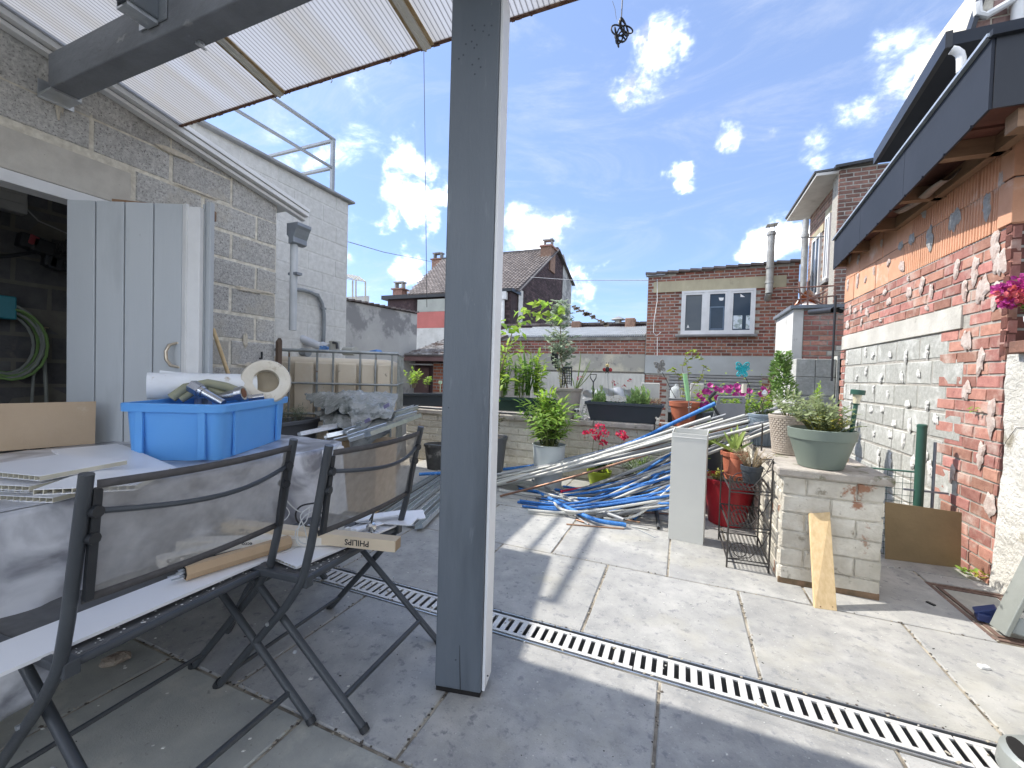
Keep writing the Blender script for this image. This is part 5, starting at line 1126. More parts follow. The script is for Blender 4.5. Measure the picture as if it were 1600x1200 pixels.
# ------------------------------------------------------------------ cables, plug and papers on the farther chair
m_cabw = mat('white_cable', (.72, .72, .69), None, 5, .5); m_cabb = mat('black_cable', (.03, .03, .03), None, 5, .5)
def curl(name, label, pts, r, m, cat='cable'):
    P = [V(p) for p in pts]; out = []
    for i in range(len(P)-1):
        p0, p1, p2, p3 = P[max(i-1, 0)], P[i], P[i+1], P[min(i+2, len(P)-1)]
        for k in range(6):
            t = k/6; out.append(.5*((2*p1) + (p2-p0)*t + (2*p0-5*p1+4*p2-p3)*t*t + (3*p1-p0-3*p2+p3)*t**3))
    out.append(P[-1]); q = MB(); q.tube(out, r, 6)
    o = q.build(name, m, None, smooth=True, label=label, cat=cat) if label else q.build(name, m, smooth=True)
    return o
def cpts(L, x0): return [PX(px, py, x0+dx) for (px, py, dx) in L]
curl('cable_coil', 'thin white cable hanging in loops over the cartons on the farther chair', cpts([(440, 772, 0), (455, 790, 0), (470, 800, 0), (483, 795, 0), (478, 815, .02), (462, 830, .03), (466, 850, .05), (480, 853, .05), (476, 825, .03), (470, 805, .02), (490, 790, 0), (500, 800, 0), (505, 825, .02), (498, 842, .03), (478, 850, .05), (465, 840, .05), (470, 815, .04), (486, 800, .02), (520, 790, 0)], -1.27), .0022, m_cabw)
curl('cable_coil', 'black flex curled beside the white cable on the farther chair', cpts([(500, 785, 0), (472, 790, 0), (462, 803, 0), (468, 818, 0), (490, 822, 0), (520, 812, 0), (548, 800, 0), (560, 808, .0), (552, 825, .02)], -1.30), .0032, m_cabb)
curl('cable_coil', 'thin grey wire trailing over the near chair back towards the table', cpts([(380, 790, 0), (400, 783, 0), (430, 780, 0), (452, 800, 0), (440, 815, 0), (425, 806, 0), (405, 815, 0), (392, 808, 0)], -1.35), .0016, m_cabw)
pg_ = thing('plug', PZ(580, 822, .48)[:], 'chromed plug with two pins on a short flex, lying on the farther chair', 'plug')
c = PZ(580, 824, .50); q = MB(); q.lathe(c, [(.010, -.022), (.019, -.014), (.020, .004), (.012, .014), (.006, .024)], 14, Euler((.9, .2, .4)).to_matrix()); q.build('body', mat('chrome', (.7, .71, .72), None, 4, .15, metal=.9), pg_, smooth=True)
q = MB(); q.tube([c + V((.012, -.008, -.012)), c + V((.034, -.012, -.016))], .0024, 6); q.tube([c + V((.012, .006, -.012)), c + V((.034, .004, -.016))], .0024, 6); q.build('pins', m_steel, pg_)
q = MB(); q.tube([c + V((-.002, .004, .018)), c+V((-.01, .02, .045)), c+V((-.03, .05, .04)), c+V((-.06, .06, .0))], .0035, 6); q.build('flex', m_cabb, pg_, smooth=True)
sp_ = thing('plastic_offcuts', PZ(610, 815, .46)[:], 'white plastic offcuts and papers at the far end of the farther chair seat', 'offcuts')
for (p, w, l, a, z) in (((606, 812), .05, .12, .3, .47), ((628, 806), .06, .10, .7, .462), ((560, 826), .02, .10, 1.2, .478), ((590, 806), .03, .11, .9, .49)):
    c = PZ(p[0], p[1], z); ca, sa = math.cos(a), math.sin(a); q = MB(); q.obox(c, (ca*l, sa*l, 0), (-sa*w, ca*w, 0), (0, 0, .002)); q.build('sheet', m_pvc, sp_)
for (p, z) in (((533, 826), .49), ((543, 829), .486), ((552, 832), .485)):
    c = PZ(p[0], p[1], z); q = MB(); q.box(c.x-.008, c.y-.01, z-.012, c.x+.008, c.y+.01, z+.012); q.build('clip', m_cabw, sp_, bevel=.002)
m_clearbag = mesh_fabric('clear_plastic', (.75, .77, .78), .55)

# ------------------------------------------------------------------ table with its plastic cover
TX0, TX1, TY0, TY1, TZ = -2.66, -1.63, -.55, 1.76, .715
tb_ = thing('garden_table', (-2.15, .6, 0), 'long garden table hidden under the grey plastic cover', 'table')
MB().box(TX0+.03, TY0+.03, TZ-.035, TX1-.03, TY1-.05, TZ-.004).build('tabletop', m_wtrim, tb_, bevel=.01)
for (x, y) in ((TX1-.10, 1.40), (TX0+.12, 1.40)):
    for s in (-1, 1): q = MB(); q.tube([(x, y+s*.26, 0), (x, y-s*.20, TZ-.04)], .016, 8); q.build('leg', m_frame, tb_, smooth=True)
for (x, y) in ((TX1-.08, .35), (TX0+.12, .35), (TX1-.05, -.3)): q = MB(); q.tube([(x+.03, y, 0), (x-.03, y+.05, TZ-.04)], .018, 8); q.build('leg', m_frame, tb_, smooth=True)
m_cover = bpy.data.materials.new('marbled_plastic'); m_cover.use_nodes = True; n, l = m_cover.node_tree.nodes, m_cover.node_tree.links; b = n['Principled BSDF']
g = n.new('ShaderNodeNewGeometry'); t = n.new('ShaderNodeTexNoise'); t.inputs['Scale'].default_value = 4.2; t.inputs['Detail'].default_value = 7; t.inputs['Distortion'].default_value = 1.3; l.new(g.outputs['Position'], t.inputs['Vector'])
cr_ = n.new('ShaderNodeValToRGB'); l.new(t.outputs[0], cr_.inputs[0]); e = cr_.color_ramp.elements; e[0].position = .36; e[0].color = (.17, .175, .20, 1); e[1].position = .64; e[1].color = (.62, .63, .66, 1); e_ = cr_.color_ramp.elements.new(.5); e_.color = (.42, .43, .46, 1)
l.new(cr_.outputs[0], b.inputs['Base Color']); b.inputs['Roughness'].default_value = .28; b.inputs['Specular IOR Level'].default_value = .6
def wr(p, k=1.0): return .011*k*(1-abs(noise.noise(V((p[0]*4+p[2]*3, p[1]*4-p[2]*2.2, 2.7)))))**9 + .008*k*(1-abs(noise.noise(V((p[1]*7+p[2]*5, p[0]*6, 8.1)))))**12 + .008*k*noise.noise(V((p[0]*5, p[1]*5, p[2]*7))) + .004*k*noise.noise(V((p[0]*17, p[1]*14, p[2]*19)))
cv = thing('table_cover', (-2.15, .6, TZ), 'marbled grey plastic sheet draped over the long table', 'table cover')
def top(u, v):
    x = TX0 + (TX1-TX0)*u; y = TY0 + (TY1-TY0)*v
    if v > .9: w = (v-.9)/.1; x = x + (TX0+TX1 - 2*x)*.5*.20*w*w
    return (x, y, TZ + .004 + wr((x, y, 0), .35))
MB().grid(top, 26, 60).build('top', m_cover, cv, smooth=True, solid=.0006)
def skirt(u, v):
    y = TY0 + (TY1-TY0)*u*.9; x = TX1; z = TZ+.004 - .53*v + .06*v*math.sin(u*9+1) 
    return (x + .014*math.sin(u*26)*v + .05*v*v*math.sin(u*7+.5) + wr((x, y*1.0, z), 1.6)*min(1, v*3), y, z)
MB().grid(skirt, 90, 26).build('side_drape', m_cover, cv, smooth=True, solid=.0006)
m_cover2 = mat('clear_white_plastic', (.66, .67, .68), (.52, .53, .55), 5, .25, .3, 25, spec=.6, thr=(.4, .6))
def skirt2(u, v):
    a = V(top(1, .90+.1*u*0)); 
    w = u; 
    if w < .35: p = V(top(1, .9 + .1*w/.35))
    else: p = V(top(1-(w-.35)/.65*.6, 1.0))
    z = p.z - .40*v; c = V((-2.15, 1.5, 0)); o = (V((p.x, p.y, 0)) - c).normalized()
    return (p.x + o.x*(.03*v + .03*math.sin(u*19)*v), p.y + o.y*(.03*v + .03*math.sin(u*19)*v), z + wr((p.x, p.y, z), 2)*v)
MB().grid(skirt2, 40, 16).build('end_drape', m_cover2, cv, smooth=True, solid=.0006)

# offcuts of hollow white panel on the table
for i, (lab, p0, p1, w, z, sd) in enumerate([
    ('lowest white hollow panel offcut, at the edge of the table', (-40, 780), (82, 786), .26, .722, 1),
    ('second white hollow panel offcut from the bottom of the stack on the table', (-50, 766), (64, 771), .24, .737, 1),
    ('white hollow panel offcut with open ribs, uppermost at the left end of the table', (-60, 740), (62, 752), .22, .785, 1),
    ('white hollow panel offcut lying behind the near chair post', (-30, 764), (45, 768), .18, .755, 1),
    ('broad white hollow panel offcut next to the blue box', (52, 774), (212, 766), .21, .768, 1)]):
    a, b_ = PZ(*p0, z), PZ(*p1, z); pvc_panel(lab, a, b_, w, z, th=.0150, across=True, lip=False)
a, b_ = PZ(160, 757, .752), PZ(84, 706, .752)
pvc_panel('white tongued panel offcut lying slantwise against the blue box', a, b_, .19, .752, side=-1)
# hardboard behind them
hb2 = thing('hardboard_offcut', (-2.68, .9, .72), 'brown hardboard offcut standing on the far side of the table', 'board')
a, b_ = PZ(148, 693, .72), PV(150, 627, PZ(148, 693, .72)); a2 = V((a.x-.35, a.y-1.25, a.z)); 
MB().prism([a, b_, V((a2.x, a2.y, PX(0, 628, a2.x).z if False else b_.z)), V((a2.x, a2.y, a.z))], (.004, -.001, 0)).build('sheet', mat('hardboard_tan', (.48, .36, .24), (.42, .31, .20), 3, .7, .2, 40, spots=(((.58, .48, .36), 6, .6, .75), ((.25, .18, .12), 26, .70, .75))), hb2)

# ------------------------------------------------------------------ blue storage box with pipe offcuts
bb = thing('storage_box', (-2.0, 1.3, .72), 'bright blue plastic storage box full of pipe offcuts on the table', 'box')
m_blue = mat('blue_plastic', (.17, .47, .90), (.14, .43, .87), 3, .3, .03, 30, trans=.22)
c0 = V((-1.765, 1.125)); e1 = V((-.88, -.47)).normalized(); e2 = V((-e1.y, e1.x)); e2 = e2 if e2.y > 0 else -e2
L1, L2 = .37, .62; cb = c0 + e1*L1/2 + e2*L2/2
def rrect(s, z, rad=.035, n_=5, ex=0):
    out = []; a, b_ = (L1/2+ex)*s, (L2/2+ex)*s
    for (sx, sy, st) in ((1, 1, 0), (-1, 1, 90), (-1, -1, 180), (1, -1, 270)):
        for k in range(n_+1):
            an = math.radians(st + 90*k/n_); p = V((sx*(a-rad) + rad*math.cos(an), sy*(b_-rad) + rad*math.sin(an))); out.append(V((cb.x + e1.x*p.x + e2.x*p.y, cb.y + e1.y*p.x + e2.y*p.y, z)))
    return out
def loops(rings, close_top=False, close_bot=False):
    q = MB(); n_ = len(rings[0])
    for r_ in rings: q.v += r_
    for k in range(len(rings)-1):
        for j in range(n_): j2 = (j+1) % n_; q.f.append((k*n_+j, k*n_+j2, (k+1)*n_+j2, (k+1)*n_+j))
    if close_bot: q.f.append(tuple(range(n_-1, -1, -1)))
    if close_top: q.f.append(tuple((len(rings)-1)*n_ + j for j in range(n_)))
    return q
Zb, Zt = .722, .958
loops([rrect(.955, Zb), rrect(1.0, Zt-.012), rrect(1.0, Zt-.005), rrect(.985, Zt-.005), rrect(.94, Zb+.006)], True, True).build('tub', m_blue, bb, smooth=True)
loops([rrect(1.0, Zt-.034, ex=.014), rrect(1.0, Zt-.004, ex=.018, rad=.045), rrect(1.0, Zt, ex=.014, rad=.04), rrect(1.0, Zt, ex=-.004), rrect(1.0, Zt-.02, ex=-.004), rrect(1.0, Zt-.03, ex=.010)]).build('rim', m_blue, bb, smooth=True)
for f in (.18, .5, .82):
    for (A_, ax, ay, ln) in ((c0, e1, e2, L1), (c0, e2, e1, L2)):
        p = A_ + ax*ln*f - ay*.004; q = MB(); q.obox((p.x, p.y, (Zb+Zt)/2-.01), (ax.x*.014, ax.y*.014, 0), (ay.x*.006, ay.y*.006, 0), (0, 0, .10)); 
        if f != .5: q.build('rib', m_blue, bb, bevel=.002)
def offc(name, label, cat='pipe offcut', group='pipe offcuts in the blue box'):
    return thing(name, (cb.x, cb.y, .95), label, cat, group)
m_wpvc = mat('dusty_white_pvc', (.74, .76, .78), (.64, .65, .64), 5, .4, .1, 60, spots=(((.42, .36, .28), 7, .64, .72),))
zz = 1.0
nbx = V((cb.x, cb.y, 0)).normalized()
def bx(px, py, z=0): return PN(px, py, V((cb.x, cb.y, .97)) + nbx*z, nbx)
t_ = offc('pvc_pipe', 'fat white pipe offcut lying across the back of the blue box'); a, b_ = bx(230, 603, .08), bx(400, 603, .10); 
q = MB(); q.tube([a, b_], .062, 24, cap=False); q.tube([b_, a], .058, 20, cap=False); q.build('pipe', m_wpvc, t_, smooth=True)
t_ = offc('pvc_pipe', 'grey-edged trunking offcut behind the fat white pipe'); a, b_ = bx(250, 582, .16), bx(356, 592, .16); q = MB(); q.bar(a, b_, .05, .02); q.build('trunking', m_wpvc, t_)
t_ = offc('tape_drum', 'round cream drum with a wide hole resting on the right end of the blue box'); c = bx(416, 596, .05); ax = (CAM - c); ax.normalize(); MQ = (ax + V((.15, -.1, .25))).to_track_quat('Z', 'Y').to_matrix()
q = MB(); q.lathe(c, [(.112, -.06), (.116, .0), (.110, .014), (.085, .018), (.060, .012), (.058, -.06)], 28, MQ, close=True); q.build('drum', mat('cream_plastic', (.66, .62, .53), (.56, .51, .41), 9, .6, .2, 60, spots=(((.35, .28, .19), 14, .62, .72),)), t_, smooth=True)
q = MB(); q.lathe(c, [(.0585, -.035), (.0585, -.033)], 24, MQ); q.build('inner_face', mat('drum_inner', (.34, .29, .21), None, 9, .9), t_)
t_ = offc('chrome_trap', 'chromed trap pipe with a hexagonal nut sticking up from the blue box', 'pipe fitting'); a, b_ = bx(300, 603, -.04), bx(334, 622, -.10)
m_chrome = mat('tarnished_chrome', (.52, .53, .55), (.36, .37, .38), 12, .22, .1, 60, metal=.9)
q = MB(); d = (b_-a).normalized(); q.tube([a - d*.003, a + d*.045], .030, 6); q.build('nut', m_chrome, t_); q = MB(); q.tube([a+d*.046, a+d*.062, a+d*.064, b_+d*.05], [.026, .026, .020, .018], 14); q.build('pipe', m_chrome, t_, smooth=True); q = MB(); q.tube([a-d*.0036, a-d*.0032], .022, 12); q.build('bore', m_dark, t_)
t_ = offc('pipe_elbow', 'short grey threaded pipe end on the rim of the blue box', 'pipe fitting'); a, b_ = bx(381, 614, -.10), bx(342, 622, -.05); d = (b_-a).normalized()
q = MB(); q.tube([a, a+d*.03, a+d*.031, b_], [.034, .034, .026, .020], 16); q.build('pipe', m_chrome, t_, smooth=True); q = MB(); q.tube([a-d*.0008, a-d*.0003], .024, 14); q.build('bore', mat('rusty_bore', (.22, .10, .05), None, 9, .9), t_)
t_ = offc('pipe_elbow', 'small chromed coupling at the right rim of the blue box', 'pipe fitting'); a, b_ = bx(412, 619, 0), bx(390, 622, 0); q = MB(); q.tube([a, b_], .015, 12); q.tube([a+(b_-a)*.8, a+(b_-a)*1.1], .020, 6); q.build('pipe', m_chrome, t_, smooth=True)
m_hose = mat('olive_hose', (.30, .30, .20), (.24, .24, .16), 9, .6)
t_ = offc('hose_loop', 'dull green hose bent in an arch out of the blue box', 'hose'); q = MB(); q.tube([bx(*p) for p in ((268, 622, 0), (290, 606, 0), (325, 599, 0), (352, 604, 0), (374, 612, 0))], .022, 10); q.build('hose', m_hose, t_, smooth=True)
t_ = offc('hose_loop', 'second dull green hose in front of the fat white pipe', 'hose'); q = MB(); q.tube([bx(*p) for p in ((282, 624, 0), (302, 612, 0), (328, 610, 0), (352, 618, 0))], .019, 10); q.build('hose', m_hose, t_, smooth=True)

# ------------------------------------------------------------------ things in and by the shed
hr = thing('hose_reel', (-4.4, 1.1, 1.3), 'coiled grey-green garden hose on a teal bracket inside the shed', 'hose')
rr = random.Random(12); HC = PX(8, 525, -4.36)
for i in range(7):
    r = .17 + .02*rr.random() + .012*i*.5; c = HC + V((.012*i, rr.uniform(-.02, .02), rr.uniform(-.02, .02)))
    q = MB(); q.tube([c + V((0, r*.85*math.cos(a*.3142), r*1.18*math.sin(a*.3142) - .05)) for a in range(20)], .009, 6, closed=True); q.build('hose_turn', mat('grey_hose', (.26, .28, .26), None, 9, .5) if i % 3 else mat('green_hose', (.18, .30, .10), None, 9, .5), hr, smooth=True)
c = PX(2, 478, -4.34); MB().box(c.x-.02, c.y-.09, c.z-.09, c.x+.06, c.y+.055, c.z+.07).build('bracket', mat('teal_plastic', (.03, .22, .28), None, 9, .4), hr, bevel=.01)
tp_ = thing('wall_tap', (-4.42, 1.5, 1.1), 'wall tap with a bright green hose connector inside the shed', 'tap')
c = PX(68, 523, -4.38); q = MB(); q.tube([c+V((-.05, 0, .04)), c+V((0, 0, .04)), c+V((0, 0, -.0))], .012, 8); q.tube([c+V((-.01, -.03, .055)), c+V((-.01, .03, .055))], .006, 6); q.build('tap', MATS['worn_brass'], tp_, smooth=True)
MB().tube([c+V((0, 0, -.01)), c+V((0, 0, -.03)), c+V((0, 0, -.065))], [.022, .026, .022], 12).build('connector', mat('lime_plastic', (.16, .55, .14), None, 9, .4), tp_, smooth=True)
MB().tube([c+V((0, 0, -.065)), c+V((.01, .01, -.4)), c+V((.0, .03, -1.0))], .011, 8).build('hose', MATS['grey_hose'], tp_, smooth=True)
MB().tube([c+V((.01, .0, -.065)), c+V((.0, -.05, -.3)), c+V((.02, -.09, -1.0))], .009, 8).build('hose', MATS['grey_hose'], tp_, smooth=True)
tr_ = thing('hanging_tool', (-4.3, 1.2, 1.75), 'dark tool with a red battery hanging on a black bar inside the shed', 'tool')
q = MB(); q.tube([PX(-20, 402, -4.3), PX(20, 399, -4.3), PX(60, 393, -4.3), PX(125, 396, -4.3)], .014, 8); q.build('bar', m_black, tr_, smooth=True)
for (px, py, s, m_) in ((44, 378, (.045, .05, .05), m_black), (49, 377, (.05, .028, .036), mat('dull_red', (.30, .05, .06), None, 5, .5)), (64, 386, (.05, .06, .05), m_black), (78, 405, (.04, .035, .06), m_black), (85, 412, (.04, .04, .045), m_black), (100, 418, (.03, .06, .03), m_black)):
    c = PX(px, py, -4.27); q = MB(); q.obox(c, (s[0], .0, 0), (0, s[1], -.01), (0, .008, s[2])); q.build('housing' if m_ is m_black else 'battery', m_, tr_, bevel=.012)
q = MB()
for i in range(4): q.tube([PX(80+i*6, 395, -4.28), PX(88+i*5, 380-i*2, -4.26), PX(100+i*3, 382, -4.28), PX(112, 395, -4.28)], .0035, 5)
q.build('cord', m_black, tr_, smooth=True)
lb = thing('fuse_box', (-4.4, .8, 2.1), 'grey-white ribbed plastic box high on the inner shed wall', 'box')
c = PX(6, 305, -4.36); q = MB(); q.box(c.x-.06, c.y-.14, c.z-.10, c.x+.03, c.y+.105, c.z+.09); q.build('box', mat('grey_white_plastic', (.45, .45, .43), None, 5, .6), lb, bevel=.01)
for dz in (-.03, .03): MB().box(c.x+.031, c.y-.13, c.z+dz-.006, c.x+.04, c.y+.08, c.z+dz+.006).build('ridge', MATS['grey_white_plastic'], lb)
q = MB(); q.tube([PX(28, 313, -4.35), PX(60, 345, -4.35), PX(108, 366, -4.35)], .005, 6); q.build('lead', mat('grey_lead', (.35, .35, .34), None, 5, .6), lb, smooth=True)
bh = thing('broom_handle', (-2.8, 1.9, 0), 'round wooden handle leaning against the block shed', 'broom handle')
a, b_ = PX(333, 514, -2.90), PX(362, 600, -2.72); d = (b_-a).normalized(); q = MB(); q.tube([a, b_ + d*.9], .012, 10); q.build('handle', m_wood_lt, bh, smooth=True)
tm = thing('timber_stake', (-2.85, 2.35, 0), 'dark rough timber stake standing at the corner of the shed', 'timber')
a = PX(440, 528, -2.88); q = MB(); q.prism([(-2.90, a.y-.012, 0), (-2.90, a.y+.03, 0), (-2.90, a.y+.022, a.z-.02), (-2.90, a.y+.01, a.z), (-2.90, a.y-.012, a.z-.03)], (-.03, 0, 0)); q.build('stake', mat('old_timber', (.15, .10, .07), (.09, .065, .05), 8, .9, .6, 40, stretch=(1, 1, .2)), tm)
hk = MB(); c = PX(406, 560, XW+.01); hk.tube([c, c+V((.02, 0, .0)), c+V((.02, .0, .05))], .008, 6); tag(hk.build('wall_hook', m_black, smooth=True), 'small black hook in the block wall above the blue box', 'hook')

# ------------------------------------------------------------------ water tank
ibc = thing('water_tank', (-3.0, 3.4, .2), 'stained cream plastic water tank in a galvanised tube cage', 'water tank')
ra_ = math.radians(33); ex, ey = V((math.cos(ra_), math.sin(ra_), 0)), V((-math.sin(ra_), math.cos(ra_), 0))
fr_ = V((PY(618, 552, 3.25).x, 3.25, 0)); zt = PV(618, 553, fr_).z
TW, TD, TB = 1.30, .9, .22
def ib(u, v, z): p = fr_ + ex*(-TW + u) + ey*v; return V((p.x, p.y, z))
m_tank = mat('stained_cream_tank', (.70, .62, .49), (.60, .50, .37), 2.2, .5, .15, 40, trans=.15, spots=(((.66, .60, .50), 3, .55, .7), ((.16, .12, .06), 7, .66, .74)))
q = MB(); q.obox(ib(TW/2, TD/2+.03, (zt+TB)/2-.02), ex*(TW/2-.025), ey*(TD/2-.03), (0, 0, (zt-TB)/2-.035)); tk = q.build('tank', m_tank, ibc, smooth=True); md = tk.modifiers.new('b', 'BEVEL'); md.width = .07; md.segments = 4
for u in (.13, .28, .48, .67, .86, 1.05, 1.195):
    w_ = .085 if u in (.48, .67, .86) else .065
    q = MB(); q.obox(ib(u, .030, (zt+TB)/2-.03), ex*w_, ey*.016, (0, 0, (zt-TB)/2-.075)); bo = q.build('bulge', m_tank, ibc, smooth=True); md = bo.modifiers.new('b', 'BEVEL'); md.width = .0155; md.segments = 4
cg = MB(); m_cage = mat('cage_tube', (.36, .38, .38), (.24, .25, .24), 12, .45, metal=.5, spots=(((.20, .12, .07), 9, .66, .72),))
for z in (zt, zt-.30, zt-.58, zt-.85): cg.tube([ib(-.02, -.012, z), ib(TW+.03, -.012, z)], .010 if z < zt else .015, 8)
for z in (zt, zt-.30): cg.tube([ib(TW+.012, 0, z), ib(TW+.012, TD, z)], .010, 8)
for u in (.07, .19, .36, .60, .74, .98, 1.12, 1.27): cg.tube([ib(u, -.0, TB), ib(u, -.0, zt)], .010, 6)
for v in (.2, .4, .6, .8): cg.tube([ib(TW+.012, v, TB), ib(TW+.012, v, zt)], .010, 6)
cg.build('cage', m_cage, ibc, smooth=True)
q = MB(); q.obox(ib(TW/2, TD/2, TB/2), ex*TW/2, ey*TD/2, (0, 0, TB/2)); q.build('pallet', m_wood, ibc)
# pipes over the tank
gpz = thing('drain_pipe', (-3.1, 3.2, 1.4), 'grey plastic drain pipe with black elbow sloping over the water tank', 'pipe')
m_gp = mat('grey_pvc_pipe', (.44, .46, .50), (.38, .40, .43), 4, .4)
yq = 3.45
q = MB(); P = [PY(466, 527, yq), PY(505, 541, yq+.1)]; q.tube([P[0], PY(508, 545, yq+.1)], .075*.62, 16); q.build('pipe', m_gp, gpz, smooth=True)
q = MB(); q.tube([PY(452, 505, yq), PY(452, 520, yq), PY(456, 527, yq), PY(464, 528, yq)], .052, 14); q.build('elbow', m_black, gpz, smooth=True)
q = MB(); a, b_ = PY(503, 541, yq+.1), PY(512, 545, yq+.1); q.tube([a, b_], .055, 16); q.build('collar', m_gp, gpz, smooth=True)
fp = thing('filter_pot', (-2.9, 3.6, 1.4), 'round grey filter pot with black spout on top of the water tank', 'pot')
c = PY(523, 540, yq+.15); q = MB(); q.lathe(c + V((0, 0, -.06)), [(.055, 0), (.055, .09), (.06, .092), (.06, .11), (.0, .112)], 18); q.build('pot', mat('beige_grey', (.42, .42, .38), None, 4, .5), fp, smooth=True)
q = MB(); q.tube([c+V((.03, -.05, .03)), c+V((.09, -.06, .02)), c+V((.10, -.06, -.04))], .016, 8); q.build('spout', m_black, fp, smooth=True)
q = MB(); a = PY(548, 546, yq+.2); q.tube([a+V((-.09, 0, -.02)), a+V((.07, 0, -.02))], [.05, .05], 14); q.build('side_pot', MATS['beige_grey'], fp, smooth=True)
dk = thing('lying_pipe', (-3.3, 3.4, 1.35), 'wide dark pipe end lying on the tank behind the cage rail', 'pipe'); a, b_ = PY(430, 545, yq), PY(482, 551, yq); q = MB(); q.tube([a, b_], .045, 14); q.build('pipe', m_zinc, dk, smooth=True)
for (px, py) in ((505, 548), (590, 549)): pass
q = MB(); 
def rag(u, v): a = PY(498+14*u, 541+9*v, yq-.05); return (a.x, a.y + .02*math.sin(u*7+v*5), a.z + .008*math.sin(u*11))
q.grid(rag, 6, 5); tag(q.build('blue_rag', mat('blue_rag', (.12, .25, .52), None, 9, .9), smooth=True, solid=.004), 'small blue rag tied round the grey drain pipe', 'rag')
q = MB(); c = PY(587, 550, 3.9); q.obox(c, (.06, 0, .01), (0, .05, 0), (-.01, 0, .02)); tag(q.build('blue_cloth', MATS['blue_rag'], bevel=.015), 'small blue cloth on the far rim of the water tank', 'rag')
# ------------------------------------------------------------------ pots and planters
m_pot_taupe = mat('taupe_plastic', (.34, .31, .28), (.30, .275, .25), 3, .55, .05, 50)
m_pot_green = mat('grey_green_plastic', (.175, .21, .18), (.155, .19, .16), 3, .5, .05, 50)
m_pot_white = mat('pale_grey_pot', (.52, .56, .56), (.46, .50, .50), 3, .5, .05, 50, spots=(((.34, .34, .32), 6, .66, .78),))
m_terrac = mat('terracotta', (.42, .13, .07), (.34, .11, .06), 5, .75, .1, 60, spots=(((.55, .33, .24), 7, .64, .76),))
m_char = mat('charcoal_plastic', (.050, .060, .070), (.042, .05, .06), 3, .45, .05, 50)
m_greyp = mat('slate_plastic', (.11, .115, .125), (.095, .10, .11), 3, .5, .05, 50)
m_soil = mat('potting_soil', (.055, .038, .026), (.10, .075, .05), 40, .95, .9, 60)
def pot(name, label, c, rb, rt_, h, m, rim=.012, rimh=.03, cat='plant pot', group=None, n=32, soil=.035):
    t = thing(name, c[:], label, cat, group); c = V(c)
    prof = [(rb*.92, 0), (rb, .004), (rt_*.97, h-rimh), (rt_*.97+rim, h-rimh+.002), (rt_+rim, h), (rt_+rim-.008, h+.003), (rt_-.004, h), (rt_*.94, h-rimh), (rb*.9, .02)]
    MB().lathe(c, prof, n).build('shell', m, t, smooth=True)
    MB().lathe(c + V((0, 0, h-soil-.003)), [(rt_*.93, 0), (rt_*.90, .006), (.01, .012)], 16).build('soil', m_soil, t)
    return t
def box_planter(name, label, a, b_, w, h, m, flare=.02, cat='planter', group=None, rim=.014):
    a, b_ = V(a), V(b_); d = (b_-a); L = d.length; d.normalize(); s = V((-d.y, d.x, 0)); t = thing(name, ((a+b_)/2)[:], label, cat, group)
    def ring(z, e): return [a - d*e - s*e + V((0, 0, z)), b_ + d*e - s*e + V((0, 0, z)), b_ + d*e + s*(w+e) + V((0, 0, z)), a - d*e + s*(w+e) + V((0, 0, z))]
    loops([ring(0, -flare), ring(h-.03, 0), ring(h-.03, rim), ring(h, rim), ring(h, -.004), ring(h-.03, -.006)], False, True).build('tub', m, t, bevel=.003)
    q = MB(); q.v = ring(h-.035, -.005); q.f = [(0, 1, 2, 3)]; q.build('soil', m_soil, t)
    return t, (a+b_)/2 + s*w/2 + V((0, 0, h-.03)), d, s, L

# ------------------------------------------------------------------ foliage
def leafmat(name, c, c2, tr=.35, rnd=.28, hue=.015, rough=.5): return mat(name, c, c2, 30, rough, rnd=rnd, hue=hue, trans=tr)
lf_bush = leafmat('bush_leaf', (.34, .50, .10), (.22, .38, .07), .5); lf_bright = leafmat('bright_leaf', (.42, .58, .09), (.30, .46, .07), .5); lf_dark = leafmat('deep_leaf', (.06, .12, .035), (.035, .08, .025))
lf_silver = leafmat('silver_leaf', (.46, .53, .40), (.30, .38, .26), .45); lf_sage = leafmat('sage_leaf', (.36, .42, .22), (.24, .30, .14), .45); lf_yellow = leafmat('yellow_leaf', (.50, .50, .08), (.38, .34, .06)); lf_conifer = leafmat('conifer_leaf', (.26, .40, .13), (.16, .28, .08), .45)
lf_succ = leafmat('succulent_leaf', (.40, .54, .22), (.30, .44, .15), .4); lf_dry = leafmat('dry_leaf', (.42, .34, .20), (.30, .23, .13)); pt_pink = leafmat('pink_petal', (.70, .035, .12), (.60, .03, .10), .3); pt_mag = leafmat('magenta_petal', (.55, .06, .32), (.42, .05, .25), .3); pt_red = leafmat('red_petal', (.60, .05, .06), (.45, .04, .05), .3)
pt_coral = leafmat('coral_petal', (.72, .20, .16), (.65, .08, .16), .3); pt_pale = leafmat('pale_pink_petal', (.75, .38, .36), (.70, .26, .28), .3); pt_white = leafmat('white_petal', (.75, .75, .70), (.6, .6, .5), .3); m_stem = mat('green_stem', (.16, .20, .06), (.12, .12, .05), 20, .7); m_wstem = mat('woody_stem', (.16, .12, .08), (.24, .19, .13), 20, .85)
